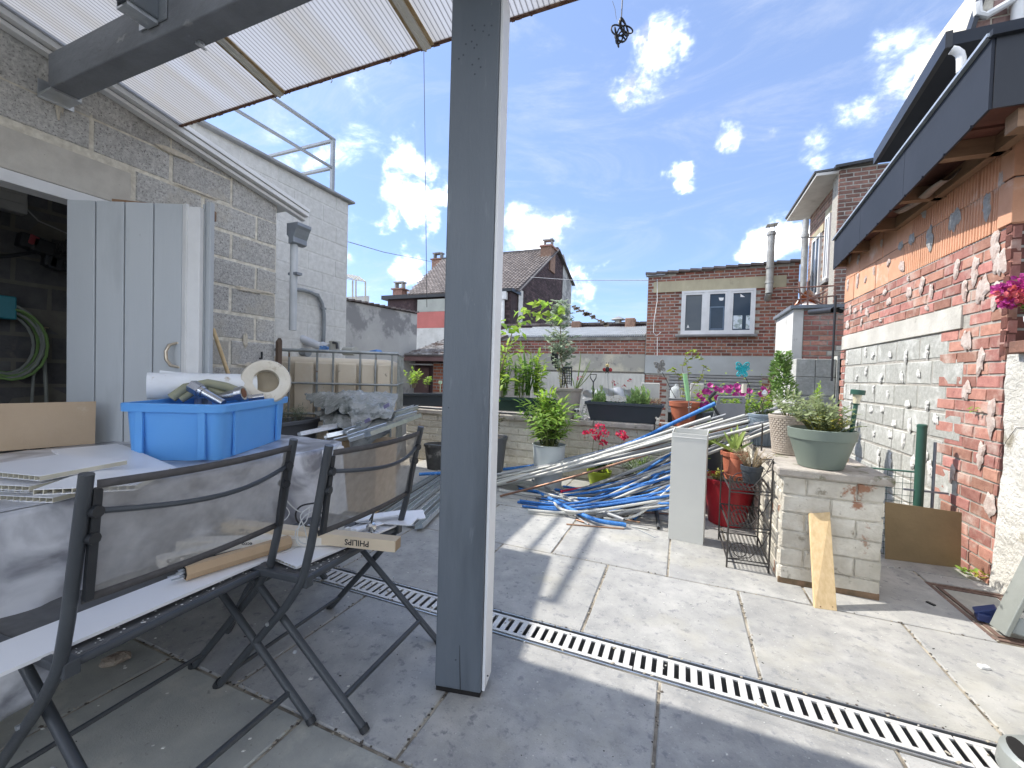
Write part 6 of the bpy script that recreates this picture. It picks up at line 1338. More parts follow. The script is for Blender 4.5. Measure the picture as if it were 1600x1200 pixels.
def leaf_mesh(L, W, kind='ovate', m=None, curl_=.15):
    v = []; f = []; K = 4
    if kind == 'round': prof = [(.0, .25), (.3, .9), (.62, 1.0), (.88, .65), (1.0, .1)]
    elif kind == 'lance': prof = [(0, .1), (.25, .75), (.5, 1.0), (.78, .6), (1.0, .02)]
    elif kind == 'blade': prof = [(0, .7), (.3, 1.0), (.6, .85), (.85, .5), (1.0, .03)]
    else: prof = [(0, .12), (.22, .85), (.45, 1.0), (.75, .6), (1.0, .03)]
    for (t, w) in prof:
        z = -curl_*L*t*t*1.2
        v += [(-W/2*w, L*t, z + .18*W*w), (0, L*t, z), (W/2*w, L*t, z + .18*W*w)]
    for i in range(len(prof)-1):
        a = i*3; f += [(a, a+1, a+4, a+3), (a+1, a+2, a+5, a+4)]
    me = bpy.data.meshes.new('leaf'); me.from_pydata(v, [], f); me.materials.append(m); 
    for p in me.polygons: p.use_smooth = True
    return me
def orient(dirv, upv=(0, 0, 1), roll=0):
    y = V(dirv).normalized(); z = V(upv); z = (z - y*z.dot(y))
    if z.length < 1e-4: z = y.orthogonal()
    z.normalize(); x = y.cross(z); M3 = Matrix((x, y, z)).transposed()
    if roll: M3 = M3 @ Matrix.Rotation(roll, 3, 'Y')
    return M3
class Foliage:
    """leaves of one plant: the nearest ones as leaf parts, the rest in one mesh"""
    def __init__(s, parent, me, maxn=120, name='leaf', rest='foliage'): s.p, s.me, s.max, s.name, s.rest, s.L = parent, me, maxn, name, rest, []
    def add(s, pos, d, scale=1.0, roll=0.0, up=(0, 0, 1)):
        M4 = (orient(d, up, roll) * scale).to_4x4(); M4.translation = V(pos); s.L.append(M4)
    def done(s):
        s.L.sort(key=lambda M4: (M4.translation - CAM).length + R_.random()*.05); o0 = org(s.p); q = MB()
        for k, M4 in enumerate(s.L):
            if k < s.max: inst(s.name, s.me, s.p, M4, o0)
            else:
                i = len(q.v); q.v += [M4 @ v.co for v in s.me.vertices]; q.f += [tuple(i+j for j in p.vertices) for p in s.me.polygons]
        if q.f: q.build(s.rest, s.me.materials[0], s.p, smooth=True, kind='stuff')
def rdir(rr, up=.4, spread=1.0):
    a = rr.random()*2*math.pi; return V((math.cos(a)*spread, math.sin(a)*spread, up + rr.uniform(-.4, .4))).normalized()
def stems_with_leaves(fo, sb, base, n, height, spread, rr, lpn=10, droop=.25, r=.0025, start=.2, lscale=(.7, 1.1), bias=(0, 0)):
    for i in range(n):
        a = rr.random()*2*math.pi; q = rr.random()**.6; tip = base + V((math.cos(a)*spread*q + bias[0], math.sin(a)*spread*q + bias[1], height*rr.uniform(.65, 1.0)*(1-.25*q)))
        b0 = base + V((math.cos(a)*spread*.25*q, math.sin(a)*spread*.25*q, 0)); mid = b0.lerp(tip, .5) + V((0, 0, height*.08*(1+q*2)))
        P = [b0*(1-t)**2 + mid*2*t*(1-t) + tip*t*t for t in [k/6 for k in range(7)]]; sb.tube(P, [r*(1-.6*k/6) for k in range(7)], 4)
        for k in range(lpn):
            t = start + (1-start)*(k+rr.random()*.6)/lpn; p = b0*(1-t)**2 + mid*2*t*(1-t) + tip*t*t; d0 = ((tip-b0).normalized()*.5 + rdir(rr, .15)).normalized(); d0.z -= droop*rr.random(); fo.add(p, d0, rr.uniform(*lscale)*(1-.25*t), rr.uniform(-.5, .5))
        fo.add(tip, (tip-mid).normalized(), rr.uniform(*lscale)*.8); fo.add(tip, rdir(rr, .6), rr.uniform(*lscale)*.7)
def plant(pot_t, leafme, base, n, h, sp, seed, lpn=10, maxn=110, stem=m_stem, **k):
    rr = random.Random(seed); fo = Foliage(pot_t, leafme, maxn); sb = MB(); stems_with_leaves(fo, sb, V(base), n, h, sp, rr, lpn, **k); fo.done(); sb.build('stem', stem, pot_t); return fo
def petals(parent, c, r, n, me, rr, name='flower_head', flat=.7):
    q = MB()
    for i in range(n):
        d = V((rr.gauss(0, 1), rr.gauss(0, 1), rr.gauss(.3, 1)*flat)).normalized(); p = V(c) + V((d.x*r, d.y*r, d.z*r*flat)); M4 = (orient(d + V((rr.uniform(-1, 1), rr.uniform(-1, 1), rr.uniform(-1, 1)))*.9, d)*rr.uniform(.7, 1.2)).to_4x4(); M4.translation = p
        j = len(q.v); q.v += [M4 @ v.co for v in me.vertices]; q.f += [tuple(j+k for k in pl.vertices) for pl in me.polygons]
    return q.build(name, me.materials[0], parent, smooth=True)
def ppl(px, py, y, z=None): return PY(px, py, y)
CAPZ = .648; WZ = .647

# 1. large grey-green pot on the pier
c = PZ(1292, 732, CAPZ); top_ = PV(1292, 668, c + V((0, 0, 0)));
c = V((.735, 2.82, CAPZ)); hpot = .215
gpot = pot('plant_pot', 'big grey-green round pot of sage standing on the pier cap', c, .105, .157, hpot, m_pot_green, rim=.006, rimh=.055)
me = leaf_mesh(.050, .017, 'lance', lf_sage); plant(gpot, me, c+V((0, 0, hpot-.03)), 52, .22, .19, 3, 9, 200, start=.3, droop=.5, bias=(-.02, 0))
me = leaf_mesh(.035, .014, 'lance', lf_yellow); plant(gpot, me, c+V((.0, -.03, hpot-.03)), 26, .12, .13, 4, 8, 40, start=.1)
me = leaf_mesh(.018, .006, 'lance', lf_sage); plant(gpot, me, c+V((.03, -.04, hpot-.02)), 46, .11, .15, 44, 18, 60, start=.1)
# solar lamp stuck in it
sl_ = thing('solar_lamp', (c.x+.15, c.y, c.z+.2), 'green and clear plastic solar garden lamp stuck in the sage pot', 'garden lamp')
a, b_ = PY(1331, 672, 2.86), PY(1341, 609, 2.86); d = (b_-a).normalized(); L = (b_-a).length; MQ = d.to_track_quat('Z', 'Y').to_matrix()
q = MB(); q.lathe(a, [(.004, -.05), (.012, .0), (.011, L*.62), (.017, L*.64), (.018, L*.66)], 12, MQ); q.build('stake', m_green, sl_, smooth=True)
q = MB(); q.lathe(a, [(.014, L*.66), (.021, L*.88)], 14, MQ); q.build('lens', mat('ribbed_clear_lens', (.70, .66, .50), (.55, .50, .36), 60, .2), sl_, smooth=True)
q = MB(); q.lathe(a, [(.033, L*.88), (.034, L*.99), (.030, L*1.0)], 18, MQ); q.build('cap', m_green, sl_, smooth=True)
fig = thing('bird_figurine', (.93, 2.95, CAPZ), 'little bird figurine on the pier cap behind the sage pot', 'figurine'); q = MB(); c2 = PZ(1322, 722, CAPZ); q.lathe(c2, [(.008, 0), (.014, .012), (.012, .03), (.006, .045), (.001, .052)], 10); q.build('body', mat('figurine_tan', (.45, .33, .20), (.12, .10, .09), 30, .6, thr=(.48, .52)), fig, smooth=True)

# 2. wicker pot behind, with sage-like shrub
c = V((.66, 3.22, CAPZ)); wick = pot('plant_pot', 'pale wicker-pattern pot behind the grey-green sage pot', c, .085, .115, .255, mat('pale_wicker', (.50, .44, .37), (.42, .36, .30), 30, .8), rim=.006, rimh=.02)
q = MB(); rr = random.Random(5)
for r in range(16):
    for k in range(30):
        a = 2*math.pi*(k + (.5 if r % 2 else 0))/30; R0 = .087 + .028*r/16; z = .012 + .0145*r; p = c + V((math.cos(a)*R0, math.sin(a)*R0, z)); t = V((-math.sin(a), math.cos(a), 0)); q.obox(p, t*.0085, V((math.cos(a), math.sin(a), 0))*.003, (0, 0, .0045))
q.build('weave', MATS['pale_wicker'], wick, kind='stuff')
me = leaf_mesh(.060, .022, 'ovate', lf_sage); plant(wick, me, c+V((0, 0, .23)), 22, .20, .17, 6, 7, 110, bias=(0, 0))
me = leaf_mesh(.05, .036, 'round', leafmat('pale_jade', (.40, .52, .42), (.3, .42, .33))); fo = Foliage(wick, me, 30); 
for i in range(9): fo.add(c + V((.03+rr.uniform(-.04, .04), -.09+rr.uniform(-.02, .02), .27+rr.uniform(-.02, .03))), rdir(rr, .3), rr.uniform(.6, 1))
fo.done()
# striped grey pot left of it
c = V((.565, 3.55, CAPZ)); stp = pot('plant_pot', 'blue-grey ribbed pot half hidden left of the wicker pot', c, .07, .10, .23, mat('blue_grey_plastic', (.26, .32, .37), (.20, .25, .30), 3, .5), rim=.004, rimh=.02)
q = MB()
for k in range(26): a = 2*math.pi*k/26; q.bar(c+V((math.cos(a)*.075, math.sin(a)*.075, .01)), c+V((math.cos(a)*.102, math.sin(a)*.102, .2)), .004, .004)
q.build('rib', MATS['blue_grey_plastic'], stp)
me = leaf_mesh(.03, .012, 'lance', lf_dark); plant(stp, me, c+V((0, 0, .2)), 18, .14, .12, 61, 9, 40)
# slender shrub column near the pier
c = V((.66, 4.55, WZ)); csh = pot('plant_pot', 'small dark pot holding a slim upright evergreen shrub', c, .07, .09, .13, m_greyp, rim=.004)
me = leaf_mesh(.034, .018, 'ovate', lf_conifer); rr = random.Random(31); fo = Foliage(csh, me, 150)
axis0 = PY(1222, 625, 4.55); axis1 = PY(1221, 552, 4.55)
for i in range(1500):
    t = rr.random(); rad = (.105*(1-t*.55))*rr.random()**.45; a = rr.random()*6.283; p = axis0.lerp(axis1, t) + V((math.cos(a)*rad, math.sin(a)*rad, rr.uniform(-.02, .02))); p += V((.02, .0, 0))*math.sin(t*9+a*2); fo.add(p, V((math.cos(a), math.sin(a), .9)), rr.uniform(.7, 1.2), rr.uniform(-1, 1))
fo.done(); MB().tube([c+V((0, 0, .1)), axis1-V((0, 0, .05))], .006, 5).build('stem', m_wstem, csh)
# yellow-green young plant in front of the niche
c = PY(1278, 612, 5.2); c.z = .90; yp_ = pot('plant_pot', 'small dark pot with a yellow-green shoot by the block niche', V((c.x, 5.2, .72)), .06, .08, .12, m_greyp); me = leaf_mesh(.05, .03, 'ovate', lf_bright); plant(yp_, me, V((c.x, 5.2, .82)), 6, .34, .05, 62, 9, 50)

# 3. objects along the back planter wall, left to right
t_, ctr, d, s, L = box_planter('trough_planter', 'long black trough planter at the left end of the planter wall', PY(622, 634, 4.47)*1.0, PY(712, 636, 4.47)*1.0, .20, .165, m_char)
me = leaf_mesh(.055, .030, 'ovate', lf_bright); rr = random.Random(41); sb = MB(); fo = Foliage(t_, me, 130)
stems_with_leaves(fo, sb, PY(645, 606, 4.57), 16, .27, .17, rr, 10, r=.003); stems_with_leaves(fo, sb, PY(664, 606, 4.57), 5, .20, .10, rr, 7, r=.003); fo.done(); sb.build('stem', m_wstem, t_)
me = leaf_mesh(.022, .016, 'round', pt_pale); petals(t_, PY(622, 572, 4.57), .035, 16, me, rr)
li = thing('garden_ornament', PY(690, 600, 4.4)[:], 'small pale green windmill-shaped ornament at the left planter', 'ornament'); q = MB(); p = PY(688, 600, 4.42); q.tube([p+V((0, 0, -.1)), p], .004, 6); q.lathe(p, [(.02, 0), (.022, .02), (.02, .04)], 10); q.build('stake', mat('pale_green', (.45, .6, .42), None, 9, .5), li)

# dark green trough with irises, behind the bush
t_, ctr, d, s, L = box_planter('trough_planter', 'dark green trough planter with tall iris blades right of the post', PY(752, 640, 4.50), PY(868, 646, 4.50), .20, .155, mat('dark_green_plastic', (.03, .065, .05), None, 4, .45))
me = leaf_mesh(.46, .026, 'blade', leafmat('iris_blade', (.20, .33, .08), (.14, .25, .06)), .05); rr = random.Random(42); fo = Foliage(t_, me, 60, 'blade')
for (px, n_, hh) in ((774, 6, .9), (790, 8, 1.0), (806, 6, .9), (826, 9, 1.25), (838, 6, 1.1), (815, 4, .8)):
    b0 = PY(px, 618, 4.58)
    for i in range(n_): fo.add(b0 + V((rr.uniform(-.03, .03), rr.uniform(-.03, .03), 0)), V((rr.uniform(-.22, .22), rr.uniform(-.2, .2), 1)), hh*rr.uniform(.75, 1.05), rr.uniform(-1.5, 1.5), up=(rr.uniform(-1, 1), -1, 0))
fo.done()
for (px, hh, n_, sd) in ((786, .78, 9, 421), (812, .62, 9, 422), (840, .55, 8, 423), (770, .6, 6, 424)):
    me = leaf_mesh(.115, .045, 'lance', lf_bright if sd % 2 else lf_bush, .25); plant(t_, me, PY(px, 622, 4.56), n_, hh, .16, sd, 12, 90, start=.1, droop=.3, r=.003)
# vine with big leaves climbing past the post
vn = thing('climbing_plant', PY(780, 640, 4.3)[:], 'climbing shoot with big light green leaves arching from the post to the silver tree', 'plant')
me = leaf_mesh(.13, .095, 'ovate', lf_bright, .2); rr = random.Random(43); fo = Foliage(vn, me, 110); sb = MB(); yv = 4.0
P = [PY(px, py, yv) for px, py in ((772, 640), (778, 590), (792, 550), (800, 520), (812, 500), (830, 488), (850, 480), (868, 480), (876, 488))]
sb.tube(P, [.007, .007, .006, .005, .0045, .004, .003, .002, .0015], 6)
P2 = [PY(px, py, yv+.1) for px, py in ((770, 640), (774, 600), (786, 570), (784, 545), (776, 520))]; sb.tube(P2, .005, 6)
for (px, py) in ((781, 540), (790, 520), (786, 505), (800, 514), (812, 520), (822, 498), (809, 486), (826, 482), (838, 474), (845, 490), (858, 472), (868, 488), (877, 480), (795, 560), (780, 575), (770, 500), (776, 560), (805, 540), (815, 545), (783, 600), (798, 590), (775, 620), (850, 495), (815, 505), (832, 492), (842, 470), (862, 496), (874, 500)):
    for k in range(3): fo.add(PY(px + rr.uniform(-6, 6), py + rr.uniform(-4, 4), yv + rr.uniform(-.08, .08)), V((rr.uniform(-1, 1), rr.uniform(-1, .3), rr.uniform(-.6, .3))), rr.uniform(.5, .95), rr.uniform(-.8, .8))
fo.done(); sb.build('stem', m_wstem, vn)
# dark pot at the foot, just right of the post
c = V((-1.84, 3.95, .0)); dp = pot('plant_pot', 'tall dark grey pot on the floor partly hidden by the post', c, .12, .17, .46, m_greyp, rim=.008); me = leaf_mesh(.07, .035, 'lance', leafmat('brownish_leaf', (.18, .14, .07), (.12, .15, .05))); plant(dp, me, c+V((0, 0, .43)), 12, .30, .14, 45, 8, 70)
# white pot with the lush bush
c = PZ(850, 768, 0); c = V((c.x, c.y+.12, 0)); bp_ = pot('plant_pot', 'pale grey pot on the floor with a lush light green bush', c, .13, .165, .44, m_pot_white, rim=.003, rimh=.01)
me = leaf_mesh(.115, .038, 'lance', lf_bush, .25); plant(bp_, me, c+V((0, 0, .42)), 46, .52, .36, 46, 12, 300, start=.15, droop=.35, r=.003)
me = leaf_mesh(.06, .02, 'lance', lf_dark, .25); plant(bp_, me, c+V((0, 0, .40)), 26, .26, .20, 47, 9, 60, start=.1, droop=.3)
me = leaf_mesh(.12, .042, 'lance', lf_bright, .25); plant(bp_, me, c+V((-.06, 0, .45)), 9, .60, .16, 48, 14, 120, start=.3, droop=.2)
lbx = on_lab = None
# taupe pot with the silver-leaved tree
c = PY(886, 655, 4.56); c.z = WZ; tpot = pot('plant_pot', 'large taupe pot on the planter wall with a slim silvery-leaved tree', c, .118, .158, .335, m_pot_taupe, rim=.014, rimh=.03)
rr = random.Random(51); me = leaf_mesh(.062, .022, 'lance', lf_silver); fo = Foliage(tpot, me, 280); sb = MB(); b0 = c + V((-.0, 0, .30)); crown0, crown1 = PY(872, 560, 4.55), PY(875, 470, 4.55)
sb.tube([b0, PY(876, 560, 4.56), PY(876, 520, 4.56), PY(874, 476, 4.56)], [.009, .007, .005, .002], 6)
for i in range(84):
    t = rr.random(); s0 = PY(876, 585, 4.56).lerp(PY(875, 475, 4.56), t); a = rr.random()*6.283; ln = rr.uniform(.12, .27)*(1.05 - .55*abs(t-.42)*2)*.85; tip = s0 + V((math.cos(a)*ln, math.sin(a)*ln, ln*rr.uniform(.2, .9))); sb.tube([s0, s0.lerp(tip, .5)+V((0, 0, .015)), tip], [.0025, .002, .001], 4)
    for k in range(17): p = s0.lerp(tip, rr.uniform(.25, 1.05)); fo.add(p, rdir(rr, .4), rr.uniform(.6, 1.1), rr.uniform(-1, 1))
fo.done(); sb.build('stem', m_wstem, tpot)
me = leaf_mesh(.40, .014, 'blade', leafmat('grass_blade', (.30, .40, .14), (.22, .30, .10)), .35); fo = Foliage(tpot, me, 20, 'blade')
for (dx, sc) in ((.5, 1.0), (.9, .9), (.3, 1.1), (-.2, .9), (1.2, .8), (.7, .75)): fo.add(c+V((.08, 0, .31)), V((dx, rr.uniform(-.2, .2), 1.1)), sc, rr.uniform(-.5, .5), up=(1, -1, .3))
fo.done()
me = leaf_mesh(.03, .018, 'ovate', lf_yellow); plant(tpot, me, c+V((-.07, -.02, .30)), 10, .30, .09, 52, 9, 70)
me = leaf_mesh(.03, .024, 'round', pt_pale); petals(tpot, PY(907, 591, 4.50), .022, 9, me, rr, 'pink_flower'); MB().tube([PY(905, 596, 4.50), PY(903, 612, 4.50)], .003, 5).build('flower_stem', m_stem, tpot)
lat = MB(); a, b_ = PY(880, 575, 4.44), PY(892, 600, 4.44)
for i in range(6): x = a.x + (b_.x-a.x)*i/5; lat.box(x-.003, 4.438, b_.z, x+.003, 4.444, a.z)
for i in range(7): z = b_.z + (a.z-b_.z)*i/6; lat.box(a.x, 4.4445, z-.003, b_.x, 4.449, z+.003)
lat.box(a.x-.008, 4.436, b_.z-.02, a.x, 4.45, a.z+.01); lat.box(b_.x, 4.436, b_.z-.02, b_.x+.008, 4.45, a.z+.01); lat.box(a.x, 4.436, a.z, b_.x, 4.45, a.z+.012)
tl_ = thing('mini_trellis', a[:], 'small black metal trellis standing in the taupe pot', 'trellis'); lat.build('lattice', m_black, tl_)
iv = MB(); p = PY(866, 560, 4.5); 
for k in range(7): iv.obox(p + V((rr.uniform(-.03, .03), 0, -.16*k/7+.05)), (.018, 0, .004), (0, .01, 0), (0, 0, .024))
hg_ = thing('hanging_ornament', p[:], 'dark metal lizard-like ornament hanging left of the silvery tree', 'ornament'); iv.build('body', m_black, hg_, bevel=.006)
# owl figurine
ow = thing('owl_figurine', PY(903, 650, 4.45)[:], 'small black and white owl figurine between the taupe pot and the charcoal trough', 'figurine')
m_owl = mat('owl_paint', (.72, .70, .64), (.10, .09, .08), 70, .6, thr=(.50, .56)); c = PY(902, 651, 4.46); c.z = WZ
q = MB(); q.lathe(c, [(.030, 0), (.040, .02), (.040, .05), (.030, .075)], 14); q.build('body', m_owl, ow, smooth=True)
q = MB(); q.lathe(c+V((0, -.004, .070)), [(.026, 0), (.038, .018), (.036, .038), (.020, .052)], 14); hd = q.build('head', m_owl, ow, smooth=True)
for sx in (-1, 1): q = MB(); q.lathe(c+V((sx*.017, -.040, .095)), [(.001, -.004), (.012, 0), (.011, .004)], 10, Euler((math.pi/2, 0, 0)).to_matrix()); q.build('eye', m_black, hd); q = MB(); q.lathe(c+V((sx*.024, -.0, .115)), [(.010, 0), (.001, .022)], 6); q.build('ear', m_owl, hd)
q = MB(); q.lathe(c+V((.075, .02, 0)), [(.045, 0), (.040, .05), (.012, .17), (.004, .18)], 8); q.build('tail_cone', m_owl, ow)
# charcoal trough with succulents
A_, B_ = PY(915, 650, 4.46), PY(1034, 657, 4.46); A_.z = B_.z = WZ
t_, ctr, d, s, L = box_planter('trough_planter', 'charcoal trough planter of succulents in the middle of the planter wall', A_, B_, .21, .205, m_char, flare=.045)
zt_ = WZ + .175; rr = random.Random(55)
me = leaf_mesh(.065, .028, 'ovate', lf_succ, -.2); fo = Foliage(t_, me, 280)
for i in range(34):
    u = rr.choice((.10, .16, .22, .60, .66, .72, .78, .55, .84)) + rr.uniform(-.03, .03); b0 = A_ + d*L*u + s*rr.uniform(.03, .16); b0.z = zt_; h = rr.uniform(.04, .19)
    for k in range(15): a = k*2.4; fo.add(b0 + V((0, 0, h*(k/15))), V((math.cos(a), math.sin(a), .5+.06*k)), rr.uniform(.6, 1.0))
fo.done()
me = leaf_mesh(.035, .02, 'ovate', lf_dark); fo = Foliage(t_, me, 60)
for i in range(150): b0 = A_ + d*L*rr.uniform(.03, .95) + s*rr.uniform(.0, .18); b0.z = zt_ + rr.uniform(0, .03); fo.add(b0, rdir(rr, .3), rr.uniform(.6, 1.2))
fo.done(); me = leaf_mesh(.02, .006, 'lance', lf_dry); fo = Foliage(t_, me, 40)
for i in range(260): u = rr.uniform(.82, .98) if rr.random() < .6 else rr.uniform(.3, .5); b0 = A_ + d*L*u + s*rr.uniform(.0, .16); b0.z = zt_ + rr.uniform(0, .09); fo.add(b0, rdir(rr, .7), rr.uniform(.6, 1.4))
fo.done(); me = leaf_mesh(.018, .012, 'round', pt_red)
for (px, py) in ((957, 596), (963, 600), (975, 604), (984, 595)): petals(t_, PY(px, py, 4.52), .014, 9, me, rr, 'red_flower')
q = MB(); 
for (px, py) in ((957, 598), (975, 606)): q.tube([PY(px, py, 4.52), PY(px+2, 622, 4.52)], .002, 4)
q.build('flower_stem', m_stem, t_)
hf = thing('hand_fork', PY(927, 620, 4.5)[:], 'small garden tool with black D-handle stuck upright in the charcoal trough', 'garden tool')
q = MB(); q.tube([PY(927, 622, 4.5), PY(927, 596, 4.5)], .006, 6); P = [PY(px, py, 4.5) for px, py in ((927, 597), (923, 591), (922, 585), (932, 585), (931, 591), (927, 597))]; q.tube(P, .0055, 6); q.build('handle', m_black, hf, smooth=True)
# ladybird on a stick
lb_ = thing('ladybird_ornament', PY(949, 575, 4.45)[:], 'red and black ladybird ornament with a smiling face on a thin stick', 'ornament')
c = PY(949, 577, 4.44); m_lred = mat('ladybird_red', (.42, .02, .025), None, 9, .3); m_face = mat('ladybird_face', (.62, .50, .22), None, 9, .5)
q = MB(); q.lathe(c+V((0, 0, -.03)), [(.008, 0), (.020, .015), (.021, .035), (.012, .055)], 12); q.build('body', m_black, lb_, smooth=True)
for sx in (-1, 1):
    q = MB(); q.lathe(c+V((sx*.030, .004, -.006)), [(.002, -.020), (.018, -.010), (.020, .004), (.014, .018), (.002, .022)], 12, Matrix.Rotation(sx*.5, 3, 'Y') @ Matrix.Scale(.45, 3, V((0, 1, 0)))); w = q.build('wing', m_lred, lb_, smooth=True)
    for (dx, dz) in ((.004, .006), (-.004, -.008)): q = MB(); q.obox(c+V((sx*.032+dx, -.008, -.006+dz)), (.003, 0, 0), (0, .002, 0), (0, 0, .003)); q.build('spot', m_black, w, bevel=.001)
    q = MB(); q.tube([c+V((sx*.006, 0, .052)), c+V((sx*.010, 0, .068))], .0015, 5); q.lathe(c+V((sx*.011, 0, .068)), [(.001, -.004), (.005, 0), (.001, .005)], 8); q.build('antenna', m_black, lb_)
    q = MB(); q.tube([c+V((sx*.012, 0, -.03)), c+V((sx*.018, -.002, -.045))], .004, 6); q.build('foot', m_black, lb_)
q = MB(); q.lathe(c+V((0, -.004, .024)), [(.002, -.002), (.014, .003), (.019, .016), (.014, .029), (.002, .034)], 14); f_ = q.build('face', m_face, lb_, smooth=True)
for sx in (-1, 1): q = MB(); q.obox(c+V((sx*.006, -.0215, .044)), (.0025, 0, 0), (0, .002, 0), (0, 0, .0035)); q.build('eye', m_black, f_)
q = MB(); q.tube([c+V((dx, -.021, .036 - .004*(1-(dx/.009)**2))) for dx in (-.009, -.005, 0, .005, .009)], .0012, 5); q.build('smile', m_black, f_)
MB().tube([c+V((0, .01, -.03)), PY(951, 615, 4.48)], .002, 5).build('stick', m_zinc, lb_)
# mouse figurine
mo = thing('mouse_figurine', PY(1030, 655, 4.42)[:], 'tiny white and brown mouse figurine at the right end of the charcoal trough', 'figurine')
c = PY(1028, 657, 4.43); c.z = WZ; q = MB(); q.lathe(c, [(.020, 0), (.026, .015), (.022, .035), (.012, .045)], 12); q.build('body', mat('figurine_cream', (.68, .64, .55), None, 9, .5), mo, smooth=True)
q = MB(); q.lathe(c+V((0, -.004, .045)), [(.002, -.01), (.018, .004), (.016, .02), (.002, .028)], 12); q.build('head', MATS['figurine_cream'], mo, smooth=True)
for sx in (-1, 1): q = MB(); q.lathe(c+V((sx*.016, 0, .073)), [(.011, -.003), (.012, .0), (.011, .003)], 10, Euler((math.pi/2, 0, 0)).to_matrix()); q.build('ear', MATS['figurine_cream'], mo)
q = MB(); q.lathe(c+V((.022, -.014, 0)), [(.012, 0), (.016, .01), (.010, .024)], 10); q.build('nut', m_terrac, mo, smooth=True)
# terracotta pot with vine, bottle holder
c = PY(1068, 664, 4.52); c.z = WZ; tc_ = pot('plant_pot', 'terracotta pot with a yellow-green vine beside the charcoal trough', c, .098, .135, .245, m_terrac, rim=.010, rimh=.045)
rr = random.Random(57); me = leaf_mesh(.050, .036, 'ovate', leafmat('vine_leaf', (.34, .42, .05), (.24, .30, .05))); fo = Foliage(tc_, me, 150); sb = MB(); b0 = c+V((0, 0, .22))
for P in (((1066, 622), (1070, 595), (1066, 575), (1072, 555), (1082, 548), (1094, 552)), ((1072, 622), (1085, 600), (1096, 590), (1100, 572), (1108, 578)), ((1064, 622), (1060, 590), (1052, 576), (1045, 580)), ((1070, 622), (1076, 585), (1072, 565), (1086, 556), (1098, 562))):
    Q = [PY(px, py, 4.52 + rr.uniform(-.03, .03)) for px, py in P]; sb.tube(Q, .0025, 5)
    for k in range(len(Q)-1):
        for j in range(7):
            if k == 0 and j < 4: continue
            p = Q[k].lerp(Q[k+1], rr.random()); fo.add(p, rdir(rr, .1), rr.uniform(.5, 1.1), rr.uniform(-.8, .8))
fo.done(); sb.build('stem', m_wstem, tc_)
gb = thing('green_tube', PY(1073, 605, 4.36)[:], 'pale green plastic tube on a wire in front of the terracotta pot', 'ornament')
a, b_ = PY(1070, 584, 4.33), PY(1076, 626, 4.33); MB().tube([a, b_], .021, 16).build('tube', mat('pale_green_plastic', (.30, .55, .28), (.25, .48, .24), 4, .3), gb, smooth=True); MB().tube([a+(a-b_)*.01, a+(a-b_)*.03], .0215, 14).build('lid', mat('white_lid', (.7, .74, .7), None, 3, .4), gb)
MB().tube([b_, PY(1077, 655, 4.33)], .004, 6).build('wire', m_zinc, gb)
q = MB(); 
for i in range(8): p = PY(1076+rr.uniform(-5, 5), 631+rr.uniform(-4, 8), 4.33); q.obox(p, (.006, 0, .002), (0, .003, 0), (.001, 0, .005))
q.build('blossom', pt_white, gb, bevel=.001)
# black crate with handled grey caddy
cd_ = thing('black_crate', PY(1115, 655, 4.45)[:], 'black open crate leaning beside the grey handled caddy', 'crate')
a = PY(1102, 660, 4.42); a.z = WZ; q = MB(); q.prism([a, a+V((.16, 0, 0)), a+V((.19, 0, .20)), a+V((-.03, 0, .15))], (0, .15, 0)); q.build('body', m_char, cd_, bevel=.006)
cy = thing('grey_caddy', PY(1145, 650, 4.4)[:], 'grey plastic tool caddy with a carrying handle slot on the planter wall', 'caddy')
p00, p10, p11, p01 = PY(1113, 655, 4.40), PY(1164, 655, 4.40), PY(1165, 619, 4.40), PY(1122, 619, 4.40); m_cad = mat('light_grey_plastic', (.28, .29, .31), None, 4, .5)
def bl(u, v): return (p00.lerp(p10, u)).lerp(p01.lerp(p11, u), v)
for (u0_, u1_, v0, v1) in ((0, 1, 0, .68), (0, .12, .68, 1), (.88, 1, .68, 1), (.12, .88, .9, 1)):
    q = MB(); q.prism([bl(u0_, v0), bl(u1_, v0), bl(u1_, v1), bl(u0_, v1)], (0, .03, 0)); q.build('panel', m_cad, cy, bevel=.004)
MB().prism([bl(.05, 0), bl(.95, 0), bl(.95, .66), bl(.05, .66)], (0, .16, 0)).build('bin', m_cad, cy) if False else MB().prism([bl(.05, .02)+V((0, .032, 0)), bl(.95, .02)+V((0, .032, 0)), bl(.95, .6)+V((0, .032, 0)), bl(.05, .6)+V((0, .032, 0))], (0, .12, 0)).build('bin', m_char, cy)
q = MB(); q.tube([PY(1108, 622, 4.38), PY(1115, 636, 4.37), PY(1124, 650, 4.37)], .012, 8); q.tube([PY(1118, 612, 4.38), PY(1108, 622, 4.38)], .016, 8); q.build('strap', m_black, cd_, smooth=True)
